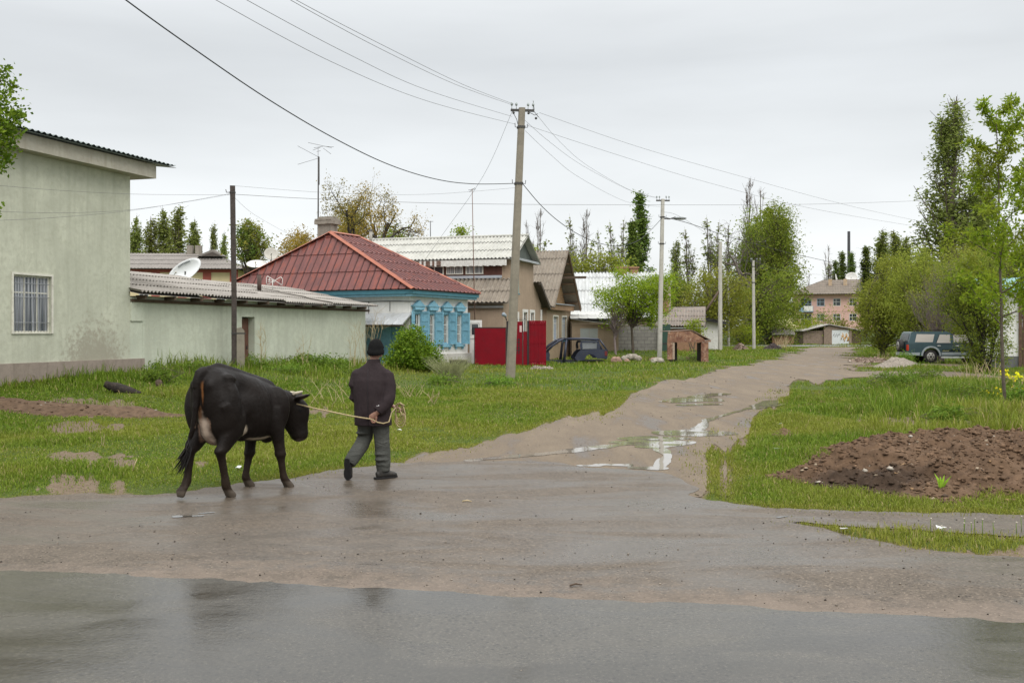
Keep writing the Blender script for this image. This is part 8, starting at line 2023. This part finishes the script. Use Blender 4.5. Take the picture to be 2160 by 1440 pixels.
# trousers and shoes
mb = MB(); tt_ = lambda pts, rad: mb.tube([mp(*p) for p in pts], rad, 14)
mb.ball(mp(0, 0, .84), (.185, .14, .13), 16)
tt_([(-.085, 0, .86), (-.098, .03, .68), (-.118, .06, .50), (-.145, .0, .395), (-.19, -.11, .285), (-.213, -.17, .225), (-.222, -.195, .19)], [.108, .108, .094, .092, .088, .082, .07])
tt_([(.09, 0, .86), (.10, .015, .66), (.108, .03, .47), (.120, .025, .33), (.128, .02, .20), (.128, .02, .135), (.130, .02, .085)], [.112, .106, .094, .094, .092, .086, .078])
for p, r_ in (((-.15, -.03, .40), .085), ((-.16, .0, .345), .078), ((.125, -.02, .235), .092), ((.128, .0, .175), .09), ((.118, -.01, .30), .09), ((-.12, .0, .55), .095)): mb.ball(mp(*p), (r_, r_ * .9, .028), 12)
t = NT("baggy grey trousers"); n2 = t.noise(5, 5, .6); n3 = t.noise(1.0, 4, .55, co=t.co((7, 7, 13)), dist=.8)
t.set(Base_Color=t.mix(t.ramp(n2, .3, .7), (.046, .047, .041), (.074, .075, .066)), Roughness=.85, Specular_IOR_Level=.2)
t.bump(t.math('ADD', n3, t.math('MULTIPLY', n2, .5)), 1.0, .03)
fuse(mb, "trousers", .010, t.m, man, 2, .5)
M_SHOE = mat("muddy dark shoe", (.030, .028, .025), .6, .3, 12, dirt=(.075, .062, .05)); M_SOLE = mat("black sole", (.014, .013, .013), .8, .3, 20)
mb = MB(); d_ = (MR * .62 + MF * .78).normalized(); b_ = mp(.105, -.03, .0); pr = Vector((d_.y, -d_.x, 0))
mb.tube([b_ - d_ * .05 + Vector((0, 0, .052)), b_ + d_ * .0 + Vector((0, 0, .062)), b_ + d_ * .10 + Vector((0, 0, .056)), b_ + d_ * .19 + Vector((0, 0, .042)), b_ + d_ * .235 + Vector((0, 0, .036))], [(.028, .035), (.042, .050), (.044, .046), (.044, .034), (.022, .018)], 12, ref=(0, 0, 1))
mb.tube([b_ + d_ * .005 + Vector((0, 0, .07)), b_ + d_ * .02 + Vector((0, 0, .14))], [.046, .046], 12); s1 = fuse(mb, "shoe", .008, M_SHOE, man, 2)
mb = MB(); out = [b_ + d_ * u + pr * v for u, v in ((-.08, .0), (-.07, .03), (.0, .042), (.10, .047), (.19, .045), (.24, .02), (.245, -.01), (.2, -.042), (.10, -.047), (0, -.042), (-.07, -.03))]
mb.slab([p + Vector((0, 0, .002)) for p in out], (0, 0, .022)); mb.build("sole", M_SOLE, s1)
mb = MB(); hl, to = mp(-.232, -.235, .225), mp(-.236, -.205, .03); ax = (to - hl).normalized(); nb = (-MF + Vector((0, 0, -.1))).normalized()
mb.tube([hl - nb * .045 - ax * .02, hl - nb * .04 + ax * .05, hl - nb * .038 + ax * .13, to - nb * .035, to - nb * .03 + ax * .025], [(.034, .03), (.044, .045), (.046, .042), (.044, .034), (.022, .02)], 12, ref=tuple(nb)); mb.tube([hl - nb * .05 + ax * .02, mp(-.215, -.165, .22)], [.045, .045], 10)
s2_ = fuse(mb, "shoe", .008, M_SHOE, man, 2)
mb = MB(); k2 = ax.cross(nb).normalized(); L_ = (to - hl).length
mb.slab([hl + ax * u + k2 * v for u, v in ((-.045, 0), (-.035, .03), (.03, .038), (.08, .034), (.14, .046), (L_ - .01, .042), (L_ + .035, .012), (L_ + .035, -.014), (L_ - .01, -.042), (.14, -.045), (.08, -.036), (.03, -.038), (-.035, -.03))], nb * .018); mb.build("sole", M_SOLE, s2_)
# knitted hat
mb = MB(); n_ = 26; V, Fc = [], []
prof_ = [(1.502, .098), (1.510, .107), (1.535, .110), (1.552, .109), (1.556, .104), (1.59, .101), (1.63, .090), (1.662, .070), (1.684, .044), (1.694, .014)]
for z, r_ in prof_:
    for k in range(n_): a = 2 * math.pi * k / n_; V.append(mp(.012, .078, z) + MR * (math.cos(a) * r_ * .95 + .004 * math.sin(z * 60)) + MF * (math.sin(a) * r_ * 1.02) + Vector((0, 0, .016 * math.sin(a) * (1 if z < 1.56 else .3))))
for i in range(len(prof_) - 1):
    for k in range(n_): Fc.append((i * n_ + k, i * n_ + (k + 1) % n_, (i + 1) * n_ + (k + 1) % n_, (i + 1) * n_ + k))
Fc += [tuple(range(n_))[::-1], tuple(range((len(prof_) - 1) * n_, len(prof_) * n_))]
mb.add(V, Fc, 0, True)
t = NT("black knit"); w = t.n.new("ShaderNodeTexWave"); w.inputs['Scale'].default_value = 55; w.bands_direction = 'X'; t.l.new(t.tc.outputs['Object'], w.inputs['Vector'])
t.set(Base_Color=t.mix(t.noise(40, 3, .6), (.007, .007, .007), (.016, .016, .0155)), Roughness=.95, Specular_IOR_Level=.05); t.bump(w.outputs[0], .5, .006)
mb.build("hat", t.m, man)
# rope from the cow's horns through the man's hand, spare coils held in front
rp = thing("lead_rope", "pale hemp lead rope running from the cow's head to the man's hand, with loose coils", "rope", tuple(mp(-.3, -.1, .85)))
M_ROPE = mat("hemp rope", (.40, .315, .175), .85, .25, 60, bump=.5, bscale=150)
gr = hR + (-MR * .80 - Vector((0, 0, .58))).normalized() * .092 + (MF * -.2 + MR * .55 - Vector((0, 0, .75))).normalized() * .024
h_st = hp(.03, 1.045) + sd * .115; mid_ = h_st.lerp(gr, .5) - Vector((0, 0, .012))
mb = MB(); mb.tube([h_st, h_st.lerp(mid_, .5) - Vector((0, 0, .005)), mid_, mid_.lerp(gr, .5) - Vector((0, 0, .006)), gr, gr + MR * .07 - Vector((0, 0, .035)), gr + MR * .13 - Vector((0, 0, .05)) + MF * .03, gr + MR * .185 - Vector((0, 0, .035)) + MF * .08, mp(.235, .02, .80), mp(.25, .16, .86)], .0085, 7); mb.build("rope_strand", M_ROPE, rp)
mb = MB(); ring = []
for k in range(19): a = 2 * math.pi * k / 18; ring.append(hp(-.03, 1.085) + sd * (.112 * math.cos(a)) + df * (.105 * math.sin(a)) + Vector((0, 0, .012 * math.sin(a))))
mb.tube(ring, .008, 6); mb.build("horn_loop", M_ROPE, rp)
mb = MB(); rg = random.Random(2)
for k in range(4):
    cc = mp(.265 + .014 * k, .19 - .02 * k, .80 - .012 * k); rx, rz = .035 + .012 * k, .095 + .018 * k; pts = []
    for j in range(17): a = 2 * math.pi * j / 16; pts.append(cc + MR * (rx * math.cos(a) + .008 * math.sin(a * 2 + k)) + Vector((0, 0, rz * math.sin(a))) + MF * (.018 * math.cos(a + k)))
    mb.tube(pts, .0075, 6)
mb.tube([mp(.26, .17, .90), mp(.30, .13, .905), mp(.37, .10, .885)], .0085, 6); mb.tube([mp(.27, .17, .86), mp(.32, .13, .79), mp(.345, .10, .765), mp(.385, .08, .772)], .009, 6); mb.build("coil", M_ROPE, rp)
